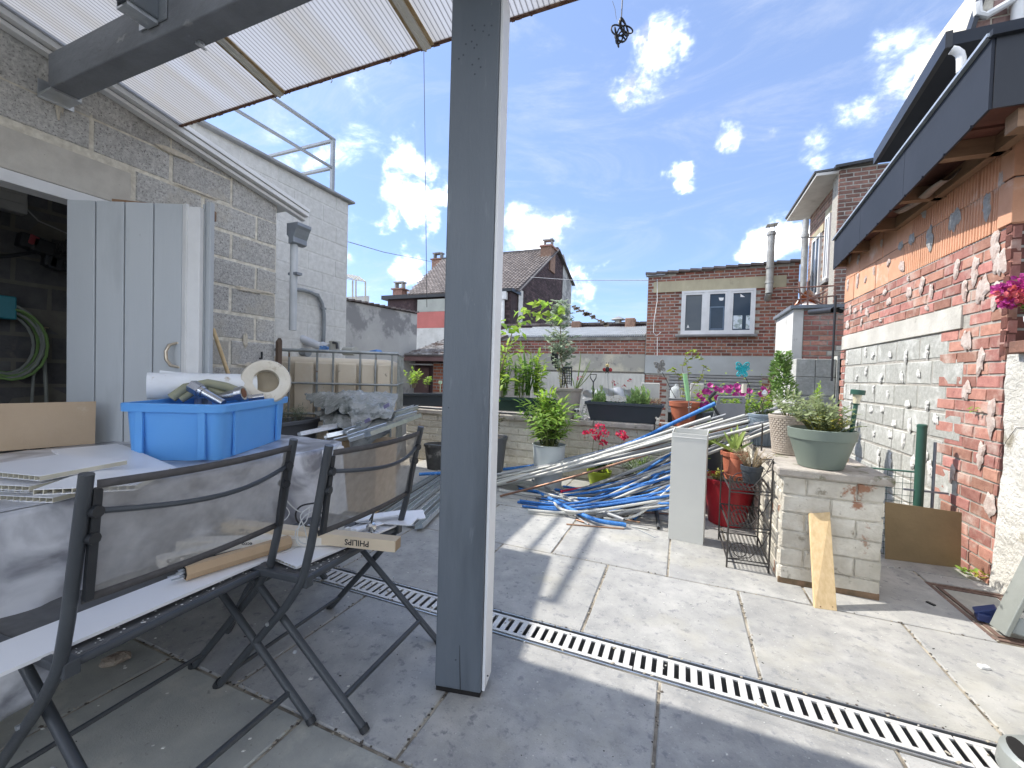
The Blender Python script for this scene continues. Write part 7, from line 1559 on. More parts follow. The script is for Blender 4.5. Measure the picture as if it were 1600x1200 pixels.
# petunia trough
A_, B_ = PY(1085, 652, 4.62), PY(1212, 656, 4.62); A_.z = B_.z = WZ
t_, ctr, d, s, L = box_planter('trough_planter', 'taupe trough planter overflowing with magenta petunias', A_, B_, .16, .16, m_pot_taupe, flare=.02)
rr = random.Random(58); me = leaf_mesh(.036, .016, 'ovate', lf_bright); fo = Foliage(t_, me, 200)
for i in range(1500): p = A_ + d*L*rr.random() + s*rr.uniform(-.04, .16); p.z = WZ + .13 + abs(rr.gauss(0, .12)); fo.add(p, rdir(rr, .4), rr.uniform(.6, 1.2), rr.uniform(-1, 1))
fo.done(); me = leaf_mesh(.036, .034, 'round', pt_mag, -.1)
for (px, py) in ((1092, 619), (1100, 612), (1097, 625), (1109, 603), (1105, 612), (1113, 616), (1120, 622), (1105, 632), (1118, 608), (1126, 611), (1135, 607), (1138, 612), (1151, 604), (1153, 611), (1161, 616), (1148, 618), (1188, 617), (1192, 609), (1197, 613), (1142, 606), (1096, 634), (1170, 612)):
    c = PY(px, py, 4.56+rr.uniform(-.08, .05)); q = MB(); fdir = V((rr.uniform(-.5, .5), -1, rr.uniform(.1, .8))).normalized(); Mf = fdir.to_track_quat('Z', 'Y').to_matrix()
    for k in range(5):
        M4 = (Mf @ Matrix.Rotation(k*1.2566, 3, 'Z') @ Matrix.Rotation(.35, 3, 'X')).to_4x4(); M4.translation = c; j = len(q.v); q.v += [M4 @ v.co for v in me.vertices]; q.f += [tuple(j+w for w in pl.vertices) for pl in me.polygons]
    q.build('flower', pt_mag, t_, smooth=True)
# butterflies and other stick ornaments
def butterfly(name, label, px, py, y, size, m, stick, rot=0):
    t = thing(name, PY(px, py, y)[:], label, 'ornament'); c = PY(px, py, y)
    for k, (a0, ln, wd) in enumerate(((55, 1.0, .55), (20, .7, .45), (125, 1.0, .55), (160, .7, .45), (-60, .8, .5), (-125, .85, .5))):
        a = math.radians(a0+rot); dirv = V((math.cos(a), -.15, math.sin(a))); n_ = V((-math.sin(a), 0, math.cos(a))); pts = [c + dirv*size*ln*(.5-.5*math.cos(w)) + n_*size*wd*.5*math.sin(w)*(.6+.4*(.5-.5*math.cos(w))) for w in [2*math.pi*i/14 for i in range(14)]]
        q = MB(); q.tube(pts, .0055, 5, closed=True); pts2 = [c + (p-c)*.62 + V((0, .002, 0)) for p in pts]; q.tube(pts2, .004, 5, closed=True)
        for f in (.3, .6, .9): q.tube([c, pts[int(7*f)]], .003, 4); q.tube([c, pts[int(14-7*f) % 14]], .003, 4)
        q.build('wing', m, t)
    q = MB(); q.tube([c+V((0, -.004, size*.5)), c+V((0, -.004, -size*.4))], .006, 6); q.build('body', m, t)
    q = MB(); q.tube([PY(x_, y_, y) for x_, y_ in stick], .003, 5); q.build('stick', m_black, t)
m_teal = mat('teal_enamel', (.02, .42, .48), None, 5, .35)
butterfly('butterfly_ornament', 'bright teal openwork butterfly ornament on a curved black stick', 1160, 578, 4.5, .085, m_teal, [(1163, 586), (1168, 596), (1172, 606), (1171, 622)])
butterfly('butterfly_ornament', 'dull grey openwork butterfly ornament left of the vine pot', 1032, 573, 4.6, .075, mat('dull_grey_wire', (.30, .29, .27), None, 5, .5, metal=.5), [(1035, 582), (1042, 595), (1049, 610), (1056, 622)], 20)
sq = thing('glass_candle_jar', PY(1163, 607, 4.45)[:], 'small pale glass jar on a stick among the petunias', 'ornament'); a, b_ = PY(1163, 600, 4.45), PY(1162, 614, 4.45); MB().tube([a, b_], .022, 12).build('jar', mat('pale_glass', (.55, .52, .42), (.7, .68, .6), 9, .15), sq, smooth=True)
bbx = thing('white_bird_ornament', PY(1195, 614, 4.5)[:], 'white plastic bird ornament beside the evergreen column', 'ornament'); c = PY(1195, 614, 4.5); q = MB(); q.lathe(c+V((0, 0, -.03)), [(.01, 0), (.026, .02), (.02, .045), (.006, .06)], 12); q.build('body', m_sticker, bbx, smooth=True); q = MB(); q.obox(c+V((.022, 0, .022)), (.012, 0, -.002), (0, .006, 0), (0, 0, .004)); q.build('beak', m_terrac, bbx)
# glass cloche and white things behind
cl = thing('plastic_cloche', PY(1055, 608, 4.75)[:], 'clear domed plastic cloche behind the terracotta pot', 'cloche'); c = PY(1056, 622, 4.72); q = MB(); q.lathe(c, [(.06, 0), (.06, .07), (.045, .11), (.015, .13), (.012, .15), (.001, .152)], 20); q.build('dome', mesh_fabric('cloche_plastic', (.62, .66, .66), .45), cl, smooth=True)
wc = thing('white_tubs', PY(1090, 607, 4.8)[:], 'low white plastic tubs standing behind the troughs', 'tub')
for (a, b_, z0, z1) in ((1079, 1099, 599, 622), (1002, 1030, 598, 625)): P, Q = PY(a, z0, 4.76), PY(b_, z1, 4.76); MB().box(P.x, 4.76, Q.z, Q.x, 4.80, P.z).build('tub', m_render_lt, wc, bevel=.006)
cv_ = thing('white_cover_sheet', PY(925, 612, 4.7)[:], 'crumpled white plastic sheet behind the garden tool handle', 'sheet')
def cs(u, v): a = PY(910+90*u, 624-12*v-6*math.sin(u*3), 4.74); return (a.x, a.y + .03*math.sin(u*17+v*3), a.z + .01*math.sin(u*23))
MB().grid(cs, 30, 8).build('sheet', m_cover2, cv_, smooth=True)

# 4. geranium in a lime pot, silver filler plant on the floor by the wall
c = PZ(936, 752, 0); c = V((c.x-.0, 4.22, 0)); c.x = PY(936, 745, 4.22).x; lim = pot('plant_pot', 'lime green pot with a geranium and bright pink flower heads', c, .085, .12, .17, mat('lime_plastic_pot', (.42, .52, .05), (.36, .46, .04), 3, .4), rim=.006)
me = leaf_mesh(.05, .048, 'round', lf_dark); plant(lim, me, c+V((0, 0, .15)), 16, .16, .14, 71, 5, 60); rr = random.Random(72); me = leaf_mesh(.022, .018, 'round', pt_pink)
for (px, py, r) in ((937, 668, .042), (944, 678, .040), (926, 676, .030), (932, 684, .022), (942, 692, .026), (970, 678, .036), (976, 684, .026), (915, 676, .018)):
    petals(lim, PY(px, py, 4.18), r, 42, me, rr, 'flower_head')
sb = MB()
for (px, py) in ((938, 678), (928, 684), (942, 698), (972, 688)): sb.tube([PY(px, py, 4.18), PY(px-3, (py+735)/2, 4.2), c+V((0, 0, .16))], .0028, 5)
sb.build('flower_stem', m_stem, lim)
c = PY(1000, 742, 4.20); c.z = 0; sv = pot('plant_pot', 'low grey pot of silvery-leaved groundcover behind the pipe heap', c, .13, .17, .17, m_greyp); me = leaf_mesh(.022, .014, 'round', lf_silver); plant(sv, me, c+V((0, 0, .15)), 70, .20, .24, 73, 13, 180); me = leaf_mesh(.03, .014, 'ovate', lf_bush); plant(sv, me, c+V((.02, .02, .13)), 40, .26, .22, 74, 10, 60)
c = PY(1085, 720, 4.25); c.z = 0; sv2 = pot('plant_pot', 'dark pot of small-leaved shrub behind the white duct box', c, .14, .18, .22, m_char); me = leaf_mesh(.022, .011, 'ovate', lf_silver); plant(sv2, me, c+V((0, 0, .2)), 80, .42, .28, 75, 14, 150)
me = leaf_mesh(.024, .012, 'ovate', lf_bush); plant(sv2, me, c+V((.2, -.1, .22)), 60, .40, .26, 76, 13, 60)

# 5. the rack and what stands on it
rk = thing('wire_rack', (.40, 3.0, 0), 'three-tier black wrought-iron plant rack with scrolls beside the pier', 'rack')
m_iron = mat('black_iron', (.035, .033, .032), (.05, .045, .04), 20, .5, .2, 90)
FL, FR = V((.285, 2.78, 0)), V((.505, 2.80, 0)); BL, BR = V((.275, 3.24, 0)), V((.515, 3.26, 0))
q = MB()
for P, h in ((FL, .55), (FR, .66), (BL, .60), (BR, .82)): u_ = MB(); u_.tube([P, P+V((0, 0, h))], .0055, 6); u_.build('upright', m_iron, rk)
q.lathe(BR + V((0, 0, .82)), [(.001, 0), (.008, .006), (.001, .014)], 8)
fr4 = q; m4 = len(q.v)//1; q.build('finial', m_iron, rk)
for z in (.055, .255, .475):
    q = MB(); k = [P+V((0, 0, z)) for P in (FL, FR, BR, BL)]; q.tube(k, .006, 6, closed=True)
    for g_ in (.018,): q.tube([p+V((0, 0, -g_)) for p in k[:2]], .004, 5)
    # expanded metal shelf: zigzag strands
    n1, n2 = 10, 20
    for i in range(n1+1):
        for sgn in (-1, 1):
            P = []
            for j in range(n2+1):
                t = j/n2; off = .5/n1*sgn*(1 if j % 2 else -1)*.5; u = min(1, max(0, i/n1+off)); P.append(k[0].lerp(k[1], u).lerp(k[3].lerp(k[2], u), t))
            q.tube(P, .0016, 3, cap=False)
    q.build('shelf', m_iron, rk)
for z in (.055, .255, .475):
    q = MB(); b0 = FL.lerp(FR, .28) + V((0, -.006, z+.055)); P = []
    for i in range(26):
        a = i*.42; r = .016 + .0016*i; P.append(b0 + V((math.cos(a)*r, 0, math.sin(a)*r)))
    P = [p for p in P]; q.tube(P, .003, 5)
    e = FR + V((-.0, -.006, z+.20)); st = P[-1]; q.tube([st, st.lerp(e, .35)+V((.02, 0, -.05)), st.lerp(e, .7)+V((.02, 0, -.03)), e], .003, 5); q.build('scroll', m_iron, rk)
q = MB(); q.tube([BR+V((0, 0, .55)), BR+V((-.05, -.1, .60)), FR+V((0, .05, .66)), FR+V((0, 0, .66))], .0035, 5); q.build('scroll', m_iron, rk)
c = FL.lerp(BR, .35) + V((.05, .0, .486)); c = V((.42, 2.96, .486)); bk = pot('plant_pot', 'black plastic pot with a dry twiggy plant on the top shelf of the rack', c, .045, .060, .105, m_char, rim=.004)
me = leaf_mesh(.014, .006, 'ovate', lf_dry); plant(bk, me, c+V((0, 0, .09)), 60, .15, .13, 81, 9, 120, stem=mat('dry_stem', (.36, .28, .18), None, 9, .9), lscale=(.6, 1.1), r=.0016)
c = V((.355, 3.12, .486)); tq = pot('plant_pot', 'upturned slim terracotta pot on a saucer at the back of the rack', c, .055, .042, .15, m_terrac, rim=.002); MB().lathe(c + V((0, -.02, -.002)), [(.06, 0), (.075, .02), (.07, .021), (.055, .004)], 20).build('saucer', m_terrac, tq, smooth=True)
c = V((.37, 3.30, .70)); me = leaf_mesh(.20, .030, 'blade', leafmat('strap_leaf', (.32, .44, .10), (.24, .34, .08)), .25); rr = random.Random(83); gl = pot('plant_pot', 'pot with yellow-green strap leaves behind the rack', V((.37, 3.42, .40)), .06, .08, .20, m_terrac); fo = Foliage(gl, me, 30, 'blade')
for (dx, dy, dz, sc) in ((-.9, -.3, .55, .9), (-.8, 0, .5, .8), (-.2, .1, 1, .9), (.05, 0, 1, 1.0), (.25, -.1, 1, 1.05), (.45, 0, 1, .8), (-.45, -.2, .9, .8), (.7, -.2, .7, .7), (.15, .3, 1, .9), (-.6, -.5, .4, .85)): fo.add(V((.37, 3.40, .60)), V((dx, dy, dz)), sc, rr.uniform(-.4, .4), up=(0, -1, .6))
fo.done()
# red flared bucket, blue bucket and long dark pot behind
c = V((.36, 3.66, 0)); rb_ = pot('bucket', 'red plastic tub with flaking rim behind the rack', c, .13, .20, .36, mat('red_plastic', (.35, .015, .025), (.30, .012, .02), 4, .4, spots=(((.6, .4, .38), 9, .70, .74),)), rim=.006, cat='tub'); me = leaf_mesh(.035, .02, 'ovate', lf_yellow); plant(rb_, me, c+V((-.08, 0, .33)), 10, .08, .09, 84, 5, 40)
c = V((.10, 3.92, 0)); b2 = pot('bucket', 'blue plastic bucket between the white duct box and the red tub', c, .11, .13, .34, mat('blue_bucket', (.02, .20, .50), None, 4, .4), rim=.004, cat='bucket')
c = V((.25, 4.12, .0)); b3 = pot('plant_pot', 'square-shouldered dark pot behind the blue bucket', c, .12, .15, .54, m_char); me = leaf_mesh(.022, .012, 'ovate', lf_bush); plant(b3, me, c+V((0, 0, .5)), 50, .26, .2, 85, 12, 60)

# 6. left corner: grey trough with lavender, black bucket, tarpaulin heap
A_, B_ = V((-2.83, 2.36, .30)), V((-2.44, 2.62, .30)); rz = PY(440, 660, 2.25).z; A_ = PY(420, 700, 2.12); B_ = PY(498, 690, 2.62); A_.z = B_.z = rz - .24
t_, ctr, d, s, L = box_planter('trough_planter', 'mid-grey plastic trough with rosemary next to the blue box', A_, B_, .22, .24, m_greyp, flare=.03, rim=.02)
sup = thing('plinth_block', (A_.lerp(B_, .5))[:], 'concrete block carrying the mid-grey trough', 'block'); MB().obox(A_.lerp(B_, .5)+s*.11+V((0, 0, -.2)), d*L*.45, s*.09, (0, 0, .198)).build('block', m_block, sup)
me = leaf_mesh(.030, .0045, 'lance', leafmat('rosemary', (.13, .19, .11), (.22, .28, .20))); rr = random.Random(91); fo = Foliage(t_, me, 80); sb = MB()
for i in range(4): stems_with_leaves(fo, sb, A_ + d*L*(.2+.2*i) + s*.1 + V((0, 0, .2)), 12, .17, .10, rr, 26, r=.0018)
fo.done(); sb.build('stem', m_wstem, t_)
# tarpaulin heap on a black tub
bt = thing('black_tub', (-2.25, 2.75, .2), 'black plastic tub buried under the grey-green tarpaulin', 'tub')
ta, tbb = PY(540, 655, 2.85), PY(540, 620, 2.85)
q = MB(); q.lathe(V((-2.66, 2.82, .36)), [(.16, 0), (.22, .40), (.23, .41), (.21, .41), (.15, .02)], 20); q.build('tub', m_black, bt, smooth=True); MB().box(-2.85, 2.65, 0, -2.45, 3.0, .355).build('stand', m_char, bt)
tpq = thing('tarpaulin', (-2.1, 2.7, .85), 'crumpled silver-green tarpaulin heaped over the black tub', 'tarpaulin')
T0, T1, T2, T3 = PY(474, 614, 2.62), PY(622, 612, 2.92), PY(612, 648, 2.55), PY(505, 640, 2.45)
def tarpf(u, v):
    a = T0.lerp(T1, u); b_ = T3.lerp(T2, u); p = a.lerp(b_, v)
    bulge = .11*math.sin(math.pi*min(1, u*1.05))*math.sin(math.pi*(v*.75+.12)); p.z += bulge*.55 - .02
    tongue = math.exp(-((u-.62)/.16)**2); p.z -= tongue*v*v*.11; p.y -= tongue*v*.07
    p.y -= bulge*.35
    n1 = noise.noise(V((u*7, v*4, 1.3))); n2 = 2*(1-abs(noise.noise(V((u*4.5+v*4, v*4-u*2.5, 5.1)))))**3-1; n3 = 2*(1-abs(noise.noise(V((u*10-v*6, v*8+u*4, 9.4)))))**3-1
    p.z += .020*n1 + .016*n2 + .009*n3; p.y += .012*n2 + .008*n3; p.x += .012*n1
    return p
m_tarp = mat('tarp_silver_green', (.17, .18, .165), (.27, .275, .265), 9, .28, .4, 40, spots=(((.07, .08, .07), 9, .54, .64), ((.45, .46, .45), 20, .62, .70)), spec=.6)
MB().grid(tarpf, 110, 60).build('sheet', m_tarp, tpq, smooth=True, solid=.002)
def tarp2(u, v): p = tarpf(u, .55+.6*v); p.z -= .05 + .05*v; p.y -= .01 + .03*v; p.x += .02; return p
MB().grid(tarp2, 80, 24).build('underfold', m_tarp, tpq, smooth=True)
for (px, py) in ((604, 634), (574, 657)): c = PY(px, py, 2.44); q = MB(); q.obox(c, (.025, 0, .012), (0, .003, 0), (-.006, 0, .012)); q.build('corner_patch', mat('lilac_patch', (.24, .22, .36), None, 9, .5), tpq, bevel=.002)
# steel stud profiles stacked under the tarpaulin
def channel(label, a, b_, w=.05, h=.03, roll=0.0, group='steel stud profiles'):
    a, b_ = V(a), V(b_); d = (b_-a).normalized(); z = V((0, 0, 1)); x = d.cross(z).normalized(); y = x.cross(d)
    x, y = x*math.cos(roll)+y*math.sin(roll), y*math.cos(roll)-x*math.sin(roll)
    t = thing('steel_profile', a[:], label, 'metal profile', group); c = (a+b_)/2; L = (b_-a).length/2; q = MB()
    q.obox(c, d*L, x*w/2, y*.0007); q.obox(c+x*(w/2-.0007)+y*(h/2), d*L, x*.0007, y*h/2); q.obox(c-x*(w/2-.0007)+y*(h/2), d*L, x*.0007, y*h/2)
    q.obox(c+x*(w/2-.004)+y*h, d*L, x*.004, y*.0007); q.obox(c-x*(w/2-.004)+y*h, d*L, x*.004, y*.0007); q.build('channel', m_stud, t)
    q = MB(); n_ = int(2*L/.035)
    for i in range(n_): p = a + d*(.02+.035*i); q.obox(p - x*(w/2+.0006) + y*h*.5, d*.007, x*.0004, y*.006)
    q.build('slot', m_zinc, t); return t
m_stud = mat('bright_zinc_stud', (.66, .69, .70), (.54, .57, .59), 25, .32, .1, 80, metal=.75)
for (p0, p1, y0, y1, lab, rl) in [
    ((468, 682), (560, 662), 2.15, 2.60, 'leftmost steel profile, lowest end towards the blue box', .3), ((500, 672), (612, 652), 2.3, 2.9, 'steel profile lying under the tarpaulin edge', .1), ((540, 678), (648, 646), 2.3, 3.1, 'steel profile crossing towards the planter wall', -.2),
    ((575, 682), (655, 652), 2.2, 2.9, 'front steel profile with its slotted side to the terrace', .2), ((560, 668), (650, 638), 2.4, 3.2, 'topmost steel profile beside the tarpaulin', 0), ((510, 686), (610, 664), 2.2, 2.7, 'steel profile with cut open end beside the chair back', .5), ((545, 688), (606, 668), 2.25, 2.5, 'short steel profile end in the middle of the stack', -.4), ((520, 690), (580, 676), 2.3, 2.6, 'steel profile showing a bent lip under the others', .8)]:
    channel(lab, PY(*p0, y0), PY(*p1, y1), roll=rl)
bxs = thing('cardboard_box', (-1.9, 2.5, 0), 'brown cardboard box under the stacked steel profiles', 'box'); a = PY(590, 690, 2.6); MB().obox((a.x-.12, a.y+.05, .29), (.15, .03, 0), (-.03, .16, 0), (0, 0, .27)).build('carton', m_kraft, bxs, bevel=.004)
for i, (p0, p1, lab) in enumerate([((604, 806), (700, 742), 'floor steel profile nearest to the chair leg'), ((622, 812), (712, 740), 'second steel profile on the floor beside the chair'), ((640, 822), (720, 748), 'third steel profile on the floor, with black clips'), ((588, 800), (690, 738), 'steel profile on the floor closest to the table'), ((655, 826), (726, 756), 'outermost steel profile on the floor left of the post')]):
    channel(lab, PZ(*p0, .006+.004*i), PZ(*p1, .01+.004*i), w=.06, h=.028, roll=.05*i)
c = PZ(682, 736, 0); c.y += .12; c.x -= .08; bu = thing('builder_bucket', c[:], 'dirty black builder bucket left of the post', 'bucket'); m_bkt = mat('dusty_black_bucket', (.05, .05, .05), (.09, .09, .085), 9, .7, .2, 60, spots=(((.30, .29, .27), 6, .56, .68),))
MB().lathe(c, [(.105, 0), (.14, .26), (.15, .262), (.15, .285), (.138, .286), (.10, .01)], 24).build('bucket', m_bkt, bu, smooth=True); q = MB(); q.tube([c+V((.145*math.cos(a), .145*math.sin(a), .27-.03*math.sin(a*1))) for a in [math.pi*i/12+3.3 for i in range(13)]], .003, 5); q.build('handle', m_zinc, bu)
q = MB(); 
def sack(u, v): a = PZ(600+80*u, 715, 0); return (a.x-.1+.05*math.sin(v*3), a.y + .25*v, .02+.3*math.sin(math.pi*u)*math.sin(math.pi*v)+.02*noise.noise(V((u*6, v*6, 2))))
q.grid(sack, 20, 12); tag(q.build('dark_sack', m_black, smooth=True), 'dark sack slumped on the floor behind the farther chair', 'sack')

# 7. white duct box
c0, c1 = V((-.055, 3.095, 0)), V((.168, 3.070, 0)); dd2 = (c1-c0).normalized(); ss2 = V((-dd2.y, dd2.x, 0)); L = (c1-c0).length
pv = thing('duct_box', ((c0+c1)/2)[:], 'tall off-white plastic duct box standing on end on the slabs', 'duct'); m_duct = mat('offwhite_pvc', (.64, .64, .59), (.60, .60, .56), 3, .45, .03, 50, spots=(((.40, .36, .30), 45, .74, .78),))
H_ = .77; th = .004; D_ = .135
MB().obox(c0+dd2*L/2+ss2*th/2+V((0, 0, H_*.485)), dd2*L/2, ss2*th/2, (0, 0, H_*.485)).build('front_wall', m_duct, pv, bevel=.0015)
MB().obox(c0+dd2*L/2+ss2*(D_)+V((0, 0, H_/2)), dd2*L/2, ss2*th/2, (0, 0, H_/2)).build('rear_wall', m_duct, pv, bevel=.0015)
for (p, sg) in ((c0, 1), (c1, -1)): MB().prism([p+ss2*(th+.0005), p+ss2*(D_-.003), p+ss2*(D_-.003)+V((0, 0, H_)), p+ss2*(th+.0005)+V((0, 0, H_*.97))], dd2*th*sg).build('side_wall', m_duct, pv)
q = MB(); q.obox(c0+dd2*L/2-ss2*.001+V((0, 0, H_*.935)), dd2*L/2, ss2*.0015, (0, 0, .0015)); q.build('lip', m_sticker, pv)

# 8. leaning plank
P0 = PZ(1292, 955, 0); pk = thing('pine_plank', (P0.x, P0.y, 0), 'fresh pine plank leaning against the front of the pier', 'plank')
ba, bb_ = PZ(1273, 950, .0), PZ(1308, 955, .0); ta_, tb2 = PY(1265, 802, 2.69), PY(1297, 800, 2.69); w = (bb_-ba); ext = ((ta_-ba).cross(w)).normalized(); 
if ext.dot(CAM-ba) > 0: ext = -ext
MB().prism([ba, bb_, tb2, ta_], ext*.018).build('board', m_wood_lt, pk, bevel=.0015)
q = MB()
for (px, py) in ((1290, 925), (1293, 855), (1288, 892), (1301, 948), (1282, 948)): d = raydir(px, py); t = (ba - CAM).dot(ext)/d.dot(ext); q.lathe(CAM+d*t-ext*.0002, [(.004, -.0006), (.0035, .0006)], 8, (-ext).to_track_quat('Z', 'Y').to_matrix())
q.build('knot', mat('knot', (.18, .09, .04), None, 9, .8), pk)

# 9. long bundle of pipes over the pots and the loose heap on the floor
m_ppw = mat('off_white_pipe', (.54, .54, .50), (.44, .44, .41), 6, .4, .05, 60, spots=(((.42, .40, .35), 16, .64, .74),)); m_ppg = mat('light_grey_pipe', (.33, .34, .35), (.27, .28, .29), 6, .4); m_ppd = mat('dark_grey_pipe', (.09, .095, .10), None, 6, .45); m_ppb = mat('blue_sleeve', (.03, .17, .50), (.10, .28, .60), 60, .5, .4, 150, thr=(.5, .66)); m_ppg2 = mat('dusty_grey_conduit', (.40, .41, .41), (.28, .28, .28), 20, .6); m_ppb2 = mat('deep_blue_sleeve', (.02, .11, .36), (.04, .17, .45), 60, .5, .4, 150); m_ppc = mat('dull_copper', (.30, .17, .11), (.20, .12, .09), 9, .4, metal=.7); m_ppr = mat('red_sleeve', (.62, .03, .08), None, 9, .5); m_ppk = mat('brown_tube', (.36, .22, .14), None, 9, .6)
rr = random.Random(101)
def pipe(label, P, r, m, group='long pipes leaning over the planters', n=10, hollow=True, cat='pipe'):
    P = [V(p) for p in P]; t = thing('pipe', P[0][:], label, cat, group)
    if len(P) > 2:
        out = []
        for i in range(len(P)-1):
            p0, p1, p2, p3 = P[max(i-1, 0)], P[i], P[i+1], P[min(i+2, len(P)-1)]
            for k in range(6): s_ = k/6; out.append(.5*((2*p1)+(p2-p0)*s_+(2*p0-5*p1+4*p2-p3)*s_*s_+(3*p1-p0-3*p2+p3)*s_**3))
        out.append(P[-1]); P = out
    MB().tube(P, r, n).build('tube', m, t, smooth=True)
    q = MB()
    for (e, f) in ((P[0], P[1]), (P[-1], P[-2])): d = (e-f).normalized(); q.tube([e+d*.0002, e+d*.0006], r*.68, 10)
    q.build('bore', m_dark, t); return t
LONG = [  # left end px (on the floor or lower rest), right end px, z-left, y-right, radius, material, label
    ((768, 742), (1236, 632), .05, 3.55, .0125, m_ppg, 'uppermost light grey pipe of the long bundle'), ((768, 746), (1240, 640), .045, 3.50, .011, m_ppw, 'off-white pipe just under the uppermost grey one'), ((764, 752), (1225, 652), .03, 3.45, .0125, m_ppg, 'light grey pipe in the middle of the long bundle'),
    ((766, 749), (1130, 655), .06, 3.75, .0105, m_ppw, 'off-white pipe ending short behind the duct box'), ((775, 756), (1210, 660), .03, 3.40, .0115, m_ppw, 'off-white pipe low in the long bundle'), ((772, 744), (1190, 648), .08, 3.62, .009, m_ppg, 'thin grey pipe on top of the long bundle'),
    ((655, 741), (1118, 630), .05, 3.80, .0165, m_ppb, 'long blue-sleeved pipe running past the post up to the black crate'), ((782, 775), (1150, 664), .012, 3.60, .010, m_ppc, 'dull copper pipe with its end on the floor'), ((765, 760), (1060, 678), .02, 3.55, .013, m_ppw, 'off-white pipe lowest at the left of the bundle'),
    ((690, 752), (900, 716), .03, 3.95, .010, m_ppg, 'grey pipe showing left of the post'), ((900, 775), (1215, 668), .03, 3.42, .0115, m_ppw, 'off-white pipe passing behind the duct box to the wicker pot'), ((905, 768), (1185, 672), .05, 3.50, .010, m_ppd, 'dark grey pipe above the heap'), ((915, 764), (1130, 690), .05, 3.55, .010, m_ppd, 'second dark grey pipe above the heap'), ((910, 770), (1240, 650), .06, 3.36, .008, m_ppg, 'thin grey rod ending at the wicker pot'), ((930, 762), (1200, 672), .07, 3.48, .008, m_steel, 'thin steel rod ending at the wicker pot')]
for (a, b_, z, y, r, m_, lab) in LONG:
    A_ = PZ(*a, z); B_ = PY(*b_, y)
    if lab.startswith('long blue'): pipe(lab, [A_, PY(800, 732, 4.08), PY(905, 714, 4.0), PY(985, 692, 3.9), PY(1050, 662, 3.85), B_], r, m_); continue
    mid = A_.lerp(B_, .5) - V((0, 0, .025)); pipe(lab, [A_, A_.lerp(mid, .5)-V((0, 0, .008)), mid, mid.lerp(B_, .5)-V((0, 0, .006)), B_], r, m_)
for k in range(9):
    a = PZ(772 + rr.uniform(-6, 26), 746 + rr.uniform(-6, 12), rr.uniform(.03, .10)); b_ = PY(rr.uniform(1120, 1236), 0, 1); ex_ = rr.uniform(1110, 1236); ey_ = 632 + (1236-ex_)*.17 + rr.uniform(-4, 24); b_ = PY(ex_, ey_, rr.uniform(3.42, 3.8)); m_ = (m_ppw, m_ppg, m_ppw, m_ppd, m_ppw, m_ppg, m_ppw, m_ppg, m_ppc)[k]; mid = a.lerp(b_, .5) - V((0, 0, rr.uniform(.01, .04)))
    pipe(('white pipe fifth from the top of the long bundle', 'grey pipe running just over the white duct box', 'thin white pipe ending at the ribbed pot', 'dark pipe threaded through the middle of the long bundle', 'white pipe touching the wicker pot', 'grey pipe along the underside of the long bundle', 'white pipe crossing behind the duct box top', 'grey pipe lying beside the blue-sleeved one', 'thin copper pipe inside the long bundle')[k], [a, mid, b_], rr.uniform(.007, .0125), m_)
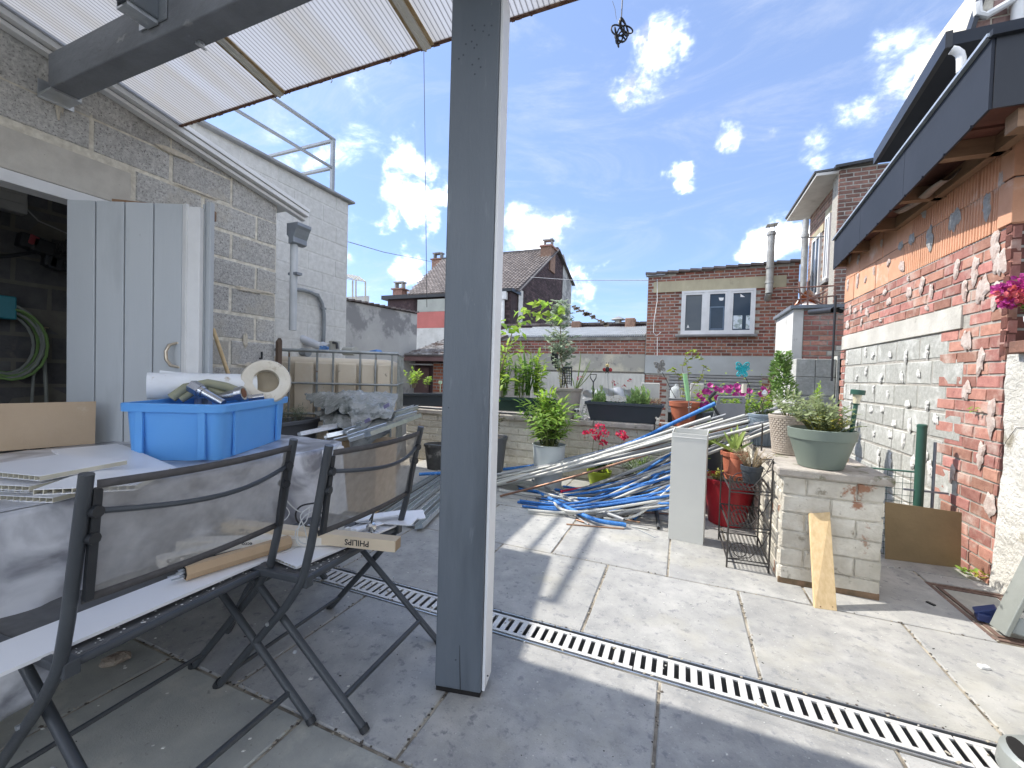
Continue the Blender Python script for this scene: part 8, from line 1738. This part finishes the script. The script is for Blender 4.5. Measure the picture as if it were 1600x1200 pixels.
HEAP = [(((862, 764), (960, 775), (1045, 745), (1070, 728)), .03, .013, m_ppb, 'blue-sleeved pipe bending up at the back of the heap'), (((880, 760), (950, 762), (1050, 725)), .05, .011, m_ppb, 'blue-sleeved pipe behind the red one'),
    (((876, 768), (930, 760), (998, 755)), .06, .0125, m_ppr, 'red-sleeved pipe in the heap'), (((838, 767), (880, 790), (930, 812), (978, 820)), .03, .016, m_ppb, 'foremost blue-sleeved pipe ending at the front of the heap'),
    (((866, 786), (880, 797), (915, 800), (970, 795), (1010, 775), (1048, 742)), .045, .011, m_ppw, 'curved off-white pipe sweeping across the front of the heap'), (((840, 793), (905, 795)), .012, .0125, m_ppb, 'short blue-sleeved pipe with a bare white end at the left'), (((780, 766), (850, 775)), .012, .012, m_ppw, 'off-white pipe end farthest left in the heap'),
    (((786, 769), (860, 784), (920, 820)), .008, .0075, m_ppg, 'thin grey pipe under the left side of the heap'), (((806, 756), (900, 785), (980, 800)), .04, .0115, m_ppw, 'off-white pipe slanting through the heap'), (((832, 750), (880, 775), (975, 812)), .05, .0125, m_ppg, 'grey pipe with collars lying diagonally on the heap'),
    (((850, 775), (948, 782)), .05, .011, m_ppw, 'straight off-white pipe with an open end facing right'), (((935, 790), (985, 792), (1030, 785)), .035, .014, m_ppb, 'thick blue-sleeved pipe at the right of the heap'), (((990, 812), (1010, 790), (1025, 775)), .012, .0115, m_ppb, 'short blue-sleeved pipe pointing towards the camera'),
    (((1029, 825), (1026, 800), (1020, 780)), .016, .014, m_ppd, 'dark ribbed pipe pointing towards the camera beside the duct box'), (((885, 819), (975, 826)), .006, .0055, m_ppk, 'thin brown tube lying nearest on the slabs'), (((955, 808), (1000, 816)), .01, .006, m_ppk, 'short brown tube beside the blue sleeve end'),
    (((985, 822), (1013, 827)), .008, .006, m_ppw, 'short white tube at the front of the heap'), (((900, 812), (920, 818)), .010, .006, m_ppc, 'stubby copper tube at the left front'), (((940, 770), (1000, 752)), .05, .007, m_ppc, 'copper tube crossing the heap'), (((950, 785), (1040, 770)), .05, .009, m_ppb, 'blue-sleeved pipe under the right side'),
    (((1000, 800), (1045, 803)), .012, .006, m_ppc, 'copper tube beside the duct box foot'), (((1020, 795), (1048, 785)), .03, .012, m_ppb, 'blue sleeve end touching the duct box'), (((880, 800), (960, 806)), .012, .009, m_ppg, 'grey pipe under the curved white one'), (((920, 776), (1020, 778)), .03, .011, m_ppd, 'dark pipe in the shade of the heap'),
    (((905, 772), (960, 770), (1010, 762)), .035, .012, m_ppb, 'blue-sleeved pipe behind the straight white one'), (((940, 800), (1005, 805)), .012, .0085, m_ppw, 'white pipe beneath the blue sleeves'), (((960, 760), (1046, 752)), .05, .009, m_ppg, 'grey pipe at the back right of the heap'), (((820, 772), (880, 778)), .012, .009, m_ppw, 'white pipe under the left blue sleeve')]
for (P, z, r, m_, lab) in HEAP:
    n_ = len(P); Q = []
    for i, p in enumerate(P): Q.append(PZ(*p, max(r, z*(1.0 - .25*math.cos(i*1.7)))))
    pipe(lab, Q, r, m_, group='loose pipes heaped on the slabs')
PL = ['ending farthest left', 'ending just below the lime pot', 'passing under the curved off-white pipe', 'touching the foot of the duct box', 'along the back of the heap', 'in the middle of the heap', 'at the front of the heap', 'under the diagonal grey pipe', 'beside the red sleeve']
for k in range(54):
    t = (k*.618) % 1; y1 = 712 + 80*t + rr.uniform(-5, 5); P_r = PY(1050, y1, 3.30 + .35*(1-t)); P_r.z = max(P_r.z, .012)
    xl = rr.uniform(800, 960); yl = 757 + (xl-800)*.16 + rr.uniform(0, 46)*(.35+.65*t); yl = min(yl, 824); P_l = PZ(xl, yl, rr.uniform(.010, .035)); mid = P_l.lerp(P_r, .55) + V((rr.uniform(-.03, .03), rr.uniform(-.03, .03), 0)); mid.z = max(.014, mid.z*.55 + rr.uniform(0, .03)); c_ = k // 9
    P_c = P_l.lerp(P_r, .28); P_c.z = max(.012, P_l.z*.7 + rr.uniform(0, .015))
    pipe(('thin blue-sleeved conduit ', 'thin light grey conduit ', 'deep blue conduit ', 'off-white conduit ', 'dark grey conduit ', 'dusty mid-grey conduit ')[c_] + PL[k % 9], [P_l, P_c, mid, P_r], rr.uniform(.0055, .0115), (m_ppb, m_ppg, m_ppb2, m_ppw, m_ppd, m_ppg2)[c_], group='loose pipes heaped on the slabs', n=8)
q = MB(); q.tube([PZ(950, 812, .005), PZ(990, 824, .005), PZ(1024, 840, .004)], .0022, 5); tag(q.build('thin_rod', m_zinc), 'thin dark rod sticking out of the heap towards the camera', 'rod')
a, b_ = PZ(860, 758, .07), PZ(905, 762, .07)

# 10. hanging cable from the canopy and overhead lines
hc2 = thing('cable_bundle', PY(968, 40, 1.6)[:], 'tangled black cable bundle hanging from the canopy edge against the sky', 'cable'); rr = random.Random(111); q = MB(); c = PY(970, 46, 1.62)
q.tube([PY(973, -12, 1.62), PY(971, 28, 1.62), c], .0022, 6); q.tube([PY(957, 2, 1.62), PY(961, 14, 1.62), PY(963, 30, 1.62)], .0008, 5)
for i in range(8):
    ax = V((rr.gauss(0, 1), rr.gauss(0, 1), rr.gauss(0, .3))).normalized(); a1 = ax.orthogonal().normalized(); a2 = ax.cross(a1); cc_ = c + V((rr.uniform(-.018, .022), rr.uniform(-.015, .015), rr.uniform(-.04, .022))); R1, R2 = rr.uniform(.014, .028), rr.uniform(.016, .032)
    q.tube([cc_ + a1*math.cos(t*.419)*R1 + a2*math.sin(t*.419)*R2 for t in range(15)], .0030, 6, closed=True)
q.build('loop', m_cabb, hc2, smooth=True)
q = MB(); q.tube([PY(662, 66, YE+.02), PY(665, 300, YE+.03), PY(667, 480, YE+.05)], .0014, 5); tag(q.build('hanging_wire', m_cabb), 'thin vertical wire hanging from the canopy left of the post', 'wire')
q = MB(); q.tube([PY(538, 376, 9.0), PY(600, 394, 11), PY(680, 410, 23.6)], .012, 4); tag(q.build('overhead_wire', mat('grey_wire', (.25, .26, .28), None, 4, .6)), 'overhead wire from the white block building to the chimney', 'wire')
q = MB(); q.tube([PY(829, 433, 17.2), PY(900, 438, 14.5), PY(1028, 438, 11.0-.05)], .010, 4); tag(q.build('overhead_wire', MATS['grey_wire']), 'overhead wire from the gabled house to the annex', 'wire')
q = MB(); P = [PY(px, py, 10.0) for px, py in ((896, 480), (910, 486), (925, 496), (950, 506))]; q.tube(P, .012, 5)
for i in range(22): p = P[0].lerp(P[3], rr.random()); p = PY(*[(896+54*(t_:=rr.random())), 480+27*t_**.9+rr.uniform(-3, 3)], 10.0); q.obox(p, (.05, 0, .01), (0, .01, 0), (0, 0, .02))
tag(q.build('bare_twig', m_wstem), 'long leafless twig arching across the sky left of the annex', 'twig')

# 11. right edge: geranium pot, tool case, weeds, bits
c = V((1.74, 3.03, 1.376)); gr = pot('plant_pot', 'white pot with coral-pink geraniums on the boundary wall coping', c, .05, .085, .13, m_sticker, rim=.006); me = leaf_mesh(.045, .045, 'round', leafmat('geranium_leaf', (.15, .24, .05), (.22, .32, .08))); plant(gr, me, c+V((-.03, 0, .11)), 18, .10, .14, 121, 5, 70); rr = random.Random(122); me = leaf_mesh(.022, .018, 'round', pt_coral); me2 = leaf_mesh(.022, .018, 'round', pt_mag)
for (px, py, r, k) in ((1570, 458, .040, 0), (1582, 468, .035, 0), (1592, 452, .04, 1), (1600, 440, .04, 1), (1575, 474, .022, 1), (1608, 462, .05, 0), (1562, 452, .02, 1), (1590, 470, .03, 0), (1612, 445, .05, 1)): petals(gr, PY(px, py, 3.0), r, 50, me2 if k else me, rr, 'flower_head')
case = thing('tool_case', (1.45, 2.5, 0), 'grey metal tool case with a blue corner foot at the right edge', 'tool case'); m_case = mat('worn_grey_case', (.34, .36, .34), (.28, .30, .28), 6, .4, .1, 60, metal=.3, spots=(((.5, .52, .5), 30, .66, .72),))
k0, k1 = PZ(1563, 985, .02), PZ(1640, 1010, .02); k2 = PV(1600, 868, k0+V((.05, 0, 0))); k2.z = .40
q = MB(); ex_ = (k1-k0).normalized(); lean = V((.16, .02, .5)); q.prism([k0, k0+ex_*.45, k0+ex_*.45+lean, k0+lean], V((-ex_.y, ex_.x, 0))*.08); q.build('shell', m_case, case, bevel=.008)
q = MB(); q.bar(k0+V((-.006, -.004, 0)), k0+lean+V((-.006, -.004, 0)), .018, .10); q.build('edge_frame', m_case, case, bevel=.003)
fc_ = PZ(1556, 960, .04); q = MB(); q.obox(fc_+V((-.03, 0, .0)), (.035, -.01, .02), (.01, .03, 0), (-.012, 0, .022)); q.obox(fc_+V((-.05, -.01, -.015)), (.022, -.008, 0), (.008, .03, 0), (0, 0, .018)); q.build('foot', mat('navy_plastic', (.03, .05, .16), None, 4, .4), case, bevel=.004)
for (px, py) in ((1600, 950), (1597, 958)): p = PZ(px, py, .12); q = MB(); q.obox(p+V((-.01, -.02, .0)), (.012, 0, .003), (0, .006, 0), (0, 0, .014)); q.build('latch', m_chrome, case, bevel=.003)
case2 = thing('grey_power_tool', (1.02, 1.55, 0), 'rounded pale grey tool housing with a dark vent slot in the bottom right corner', 'tool'); p = PZ(1590, 1190, .05); 
q = MB(); q.lathe(p+V((.06, -.02, -.05)), [(.09, 0), (.105, .03), (.10, .08), (.07, .105), (.01, .115)], 24); q.build('housing', m_case, case2, smooth=True); q = MB(); q.lathe(PZ(1592, 1172, .135), [(.001, 0), (.020, .001), (.018, .006)], 16, Matrix.Rotation(.3, 3, 'X') @ Matrix.Scale(1.8, 3, V((0, 1, 0)))); q.build('vent', m_dark, case2)
rr = random.Random(131)
for (px, py, n_, lab) in ((1512, 896, 10, 'broad-leaved weed at the foot of the brick corner'), (1530, 904, 9, 'small yellowish weed under the whitewashed wall')):
    w_ = thing('weed', PZ(px, py, 0)[:], lab, 'weed'); me = leaf_mesh(.055, .030, 'ovate', lf_bush if px < 1520 else lf_yellow); fo = Foliage(w_, me, 40); b0 = PZ(px, py, .01)
    for i in range(n_): fo.add(b0+V((rr.uniform(-.04, .04), rr.uniform(-.03, .03), rr.uniform(0, .03))), rdir(rr, .5), rr.uniform(.5, 1.1))
    fo.done()
wv_ = thing('wall_weed', PX(1528, 638, XR)[:], 'small sprig growing out of a joint in the brick corner', 'weed'); me = leaf_mesh(.03, .02, 'ovate', lf_bush); fo = Foliage(wv_, me, 14)
for i in range(9): fo.add(PX(1526+rr.uniform(-8, 8), 638+rr.uniform(-4, 4), XR-.012), V((-1, rr.uniform(-1, 1), rr.uniform(-.5, .5))), rr.uniform(.6, 1))
fo.done()
q = MB(); c = PZ(1537, 1042, .006); q.obox(c, (.016, .004, 0), (-.003, .010, 0), (0, 0, .006)); tag(q.build('plaster_chip', m_sticker, bevel=.003), 'white plaster chip lying alone on the slab before the tool case', 'debris')
q = MB(); a, b_ = PZ(1448, 940, .004), PZ(1461, 946, .004); q.bar(a, b_, .014, .006); tag(q.build('wood_sliver', m_black), 'thin dark sliver lying on the shaded slab right of the pier', 'debris')
stn = PZ(180, 1035, .0); rr = random.Random(5); q = MB(); q.lathe(stn, [(.022, 0), (.032, .010), (.028, .022), (.012, .030)], 12, Matrix.Scale(1.5, 3, V((.5, .85, 0)).normalized()))
for v in q.v: v += V((rr.uniform(-.004, .004), rr.uniform(-.004, .004), rr.uniform(-.003, .003)))
tag(q.build('broken_brick', mat('mortar_lump', (.40, .35, .28), (.18, .13, .10), 20, .95, .8, 70)), 'lump of old mortar on the floor under the near chair', 'debris')
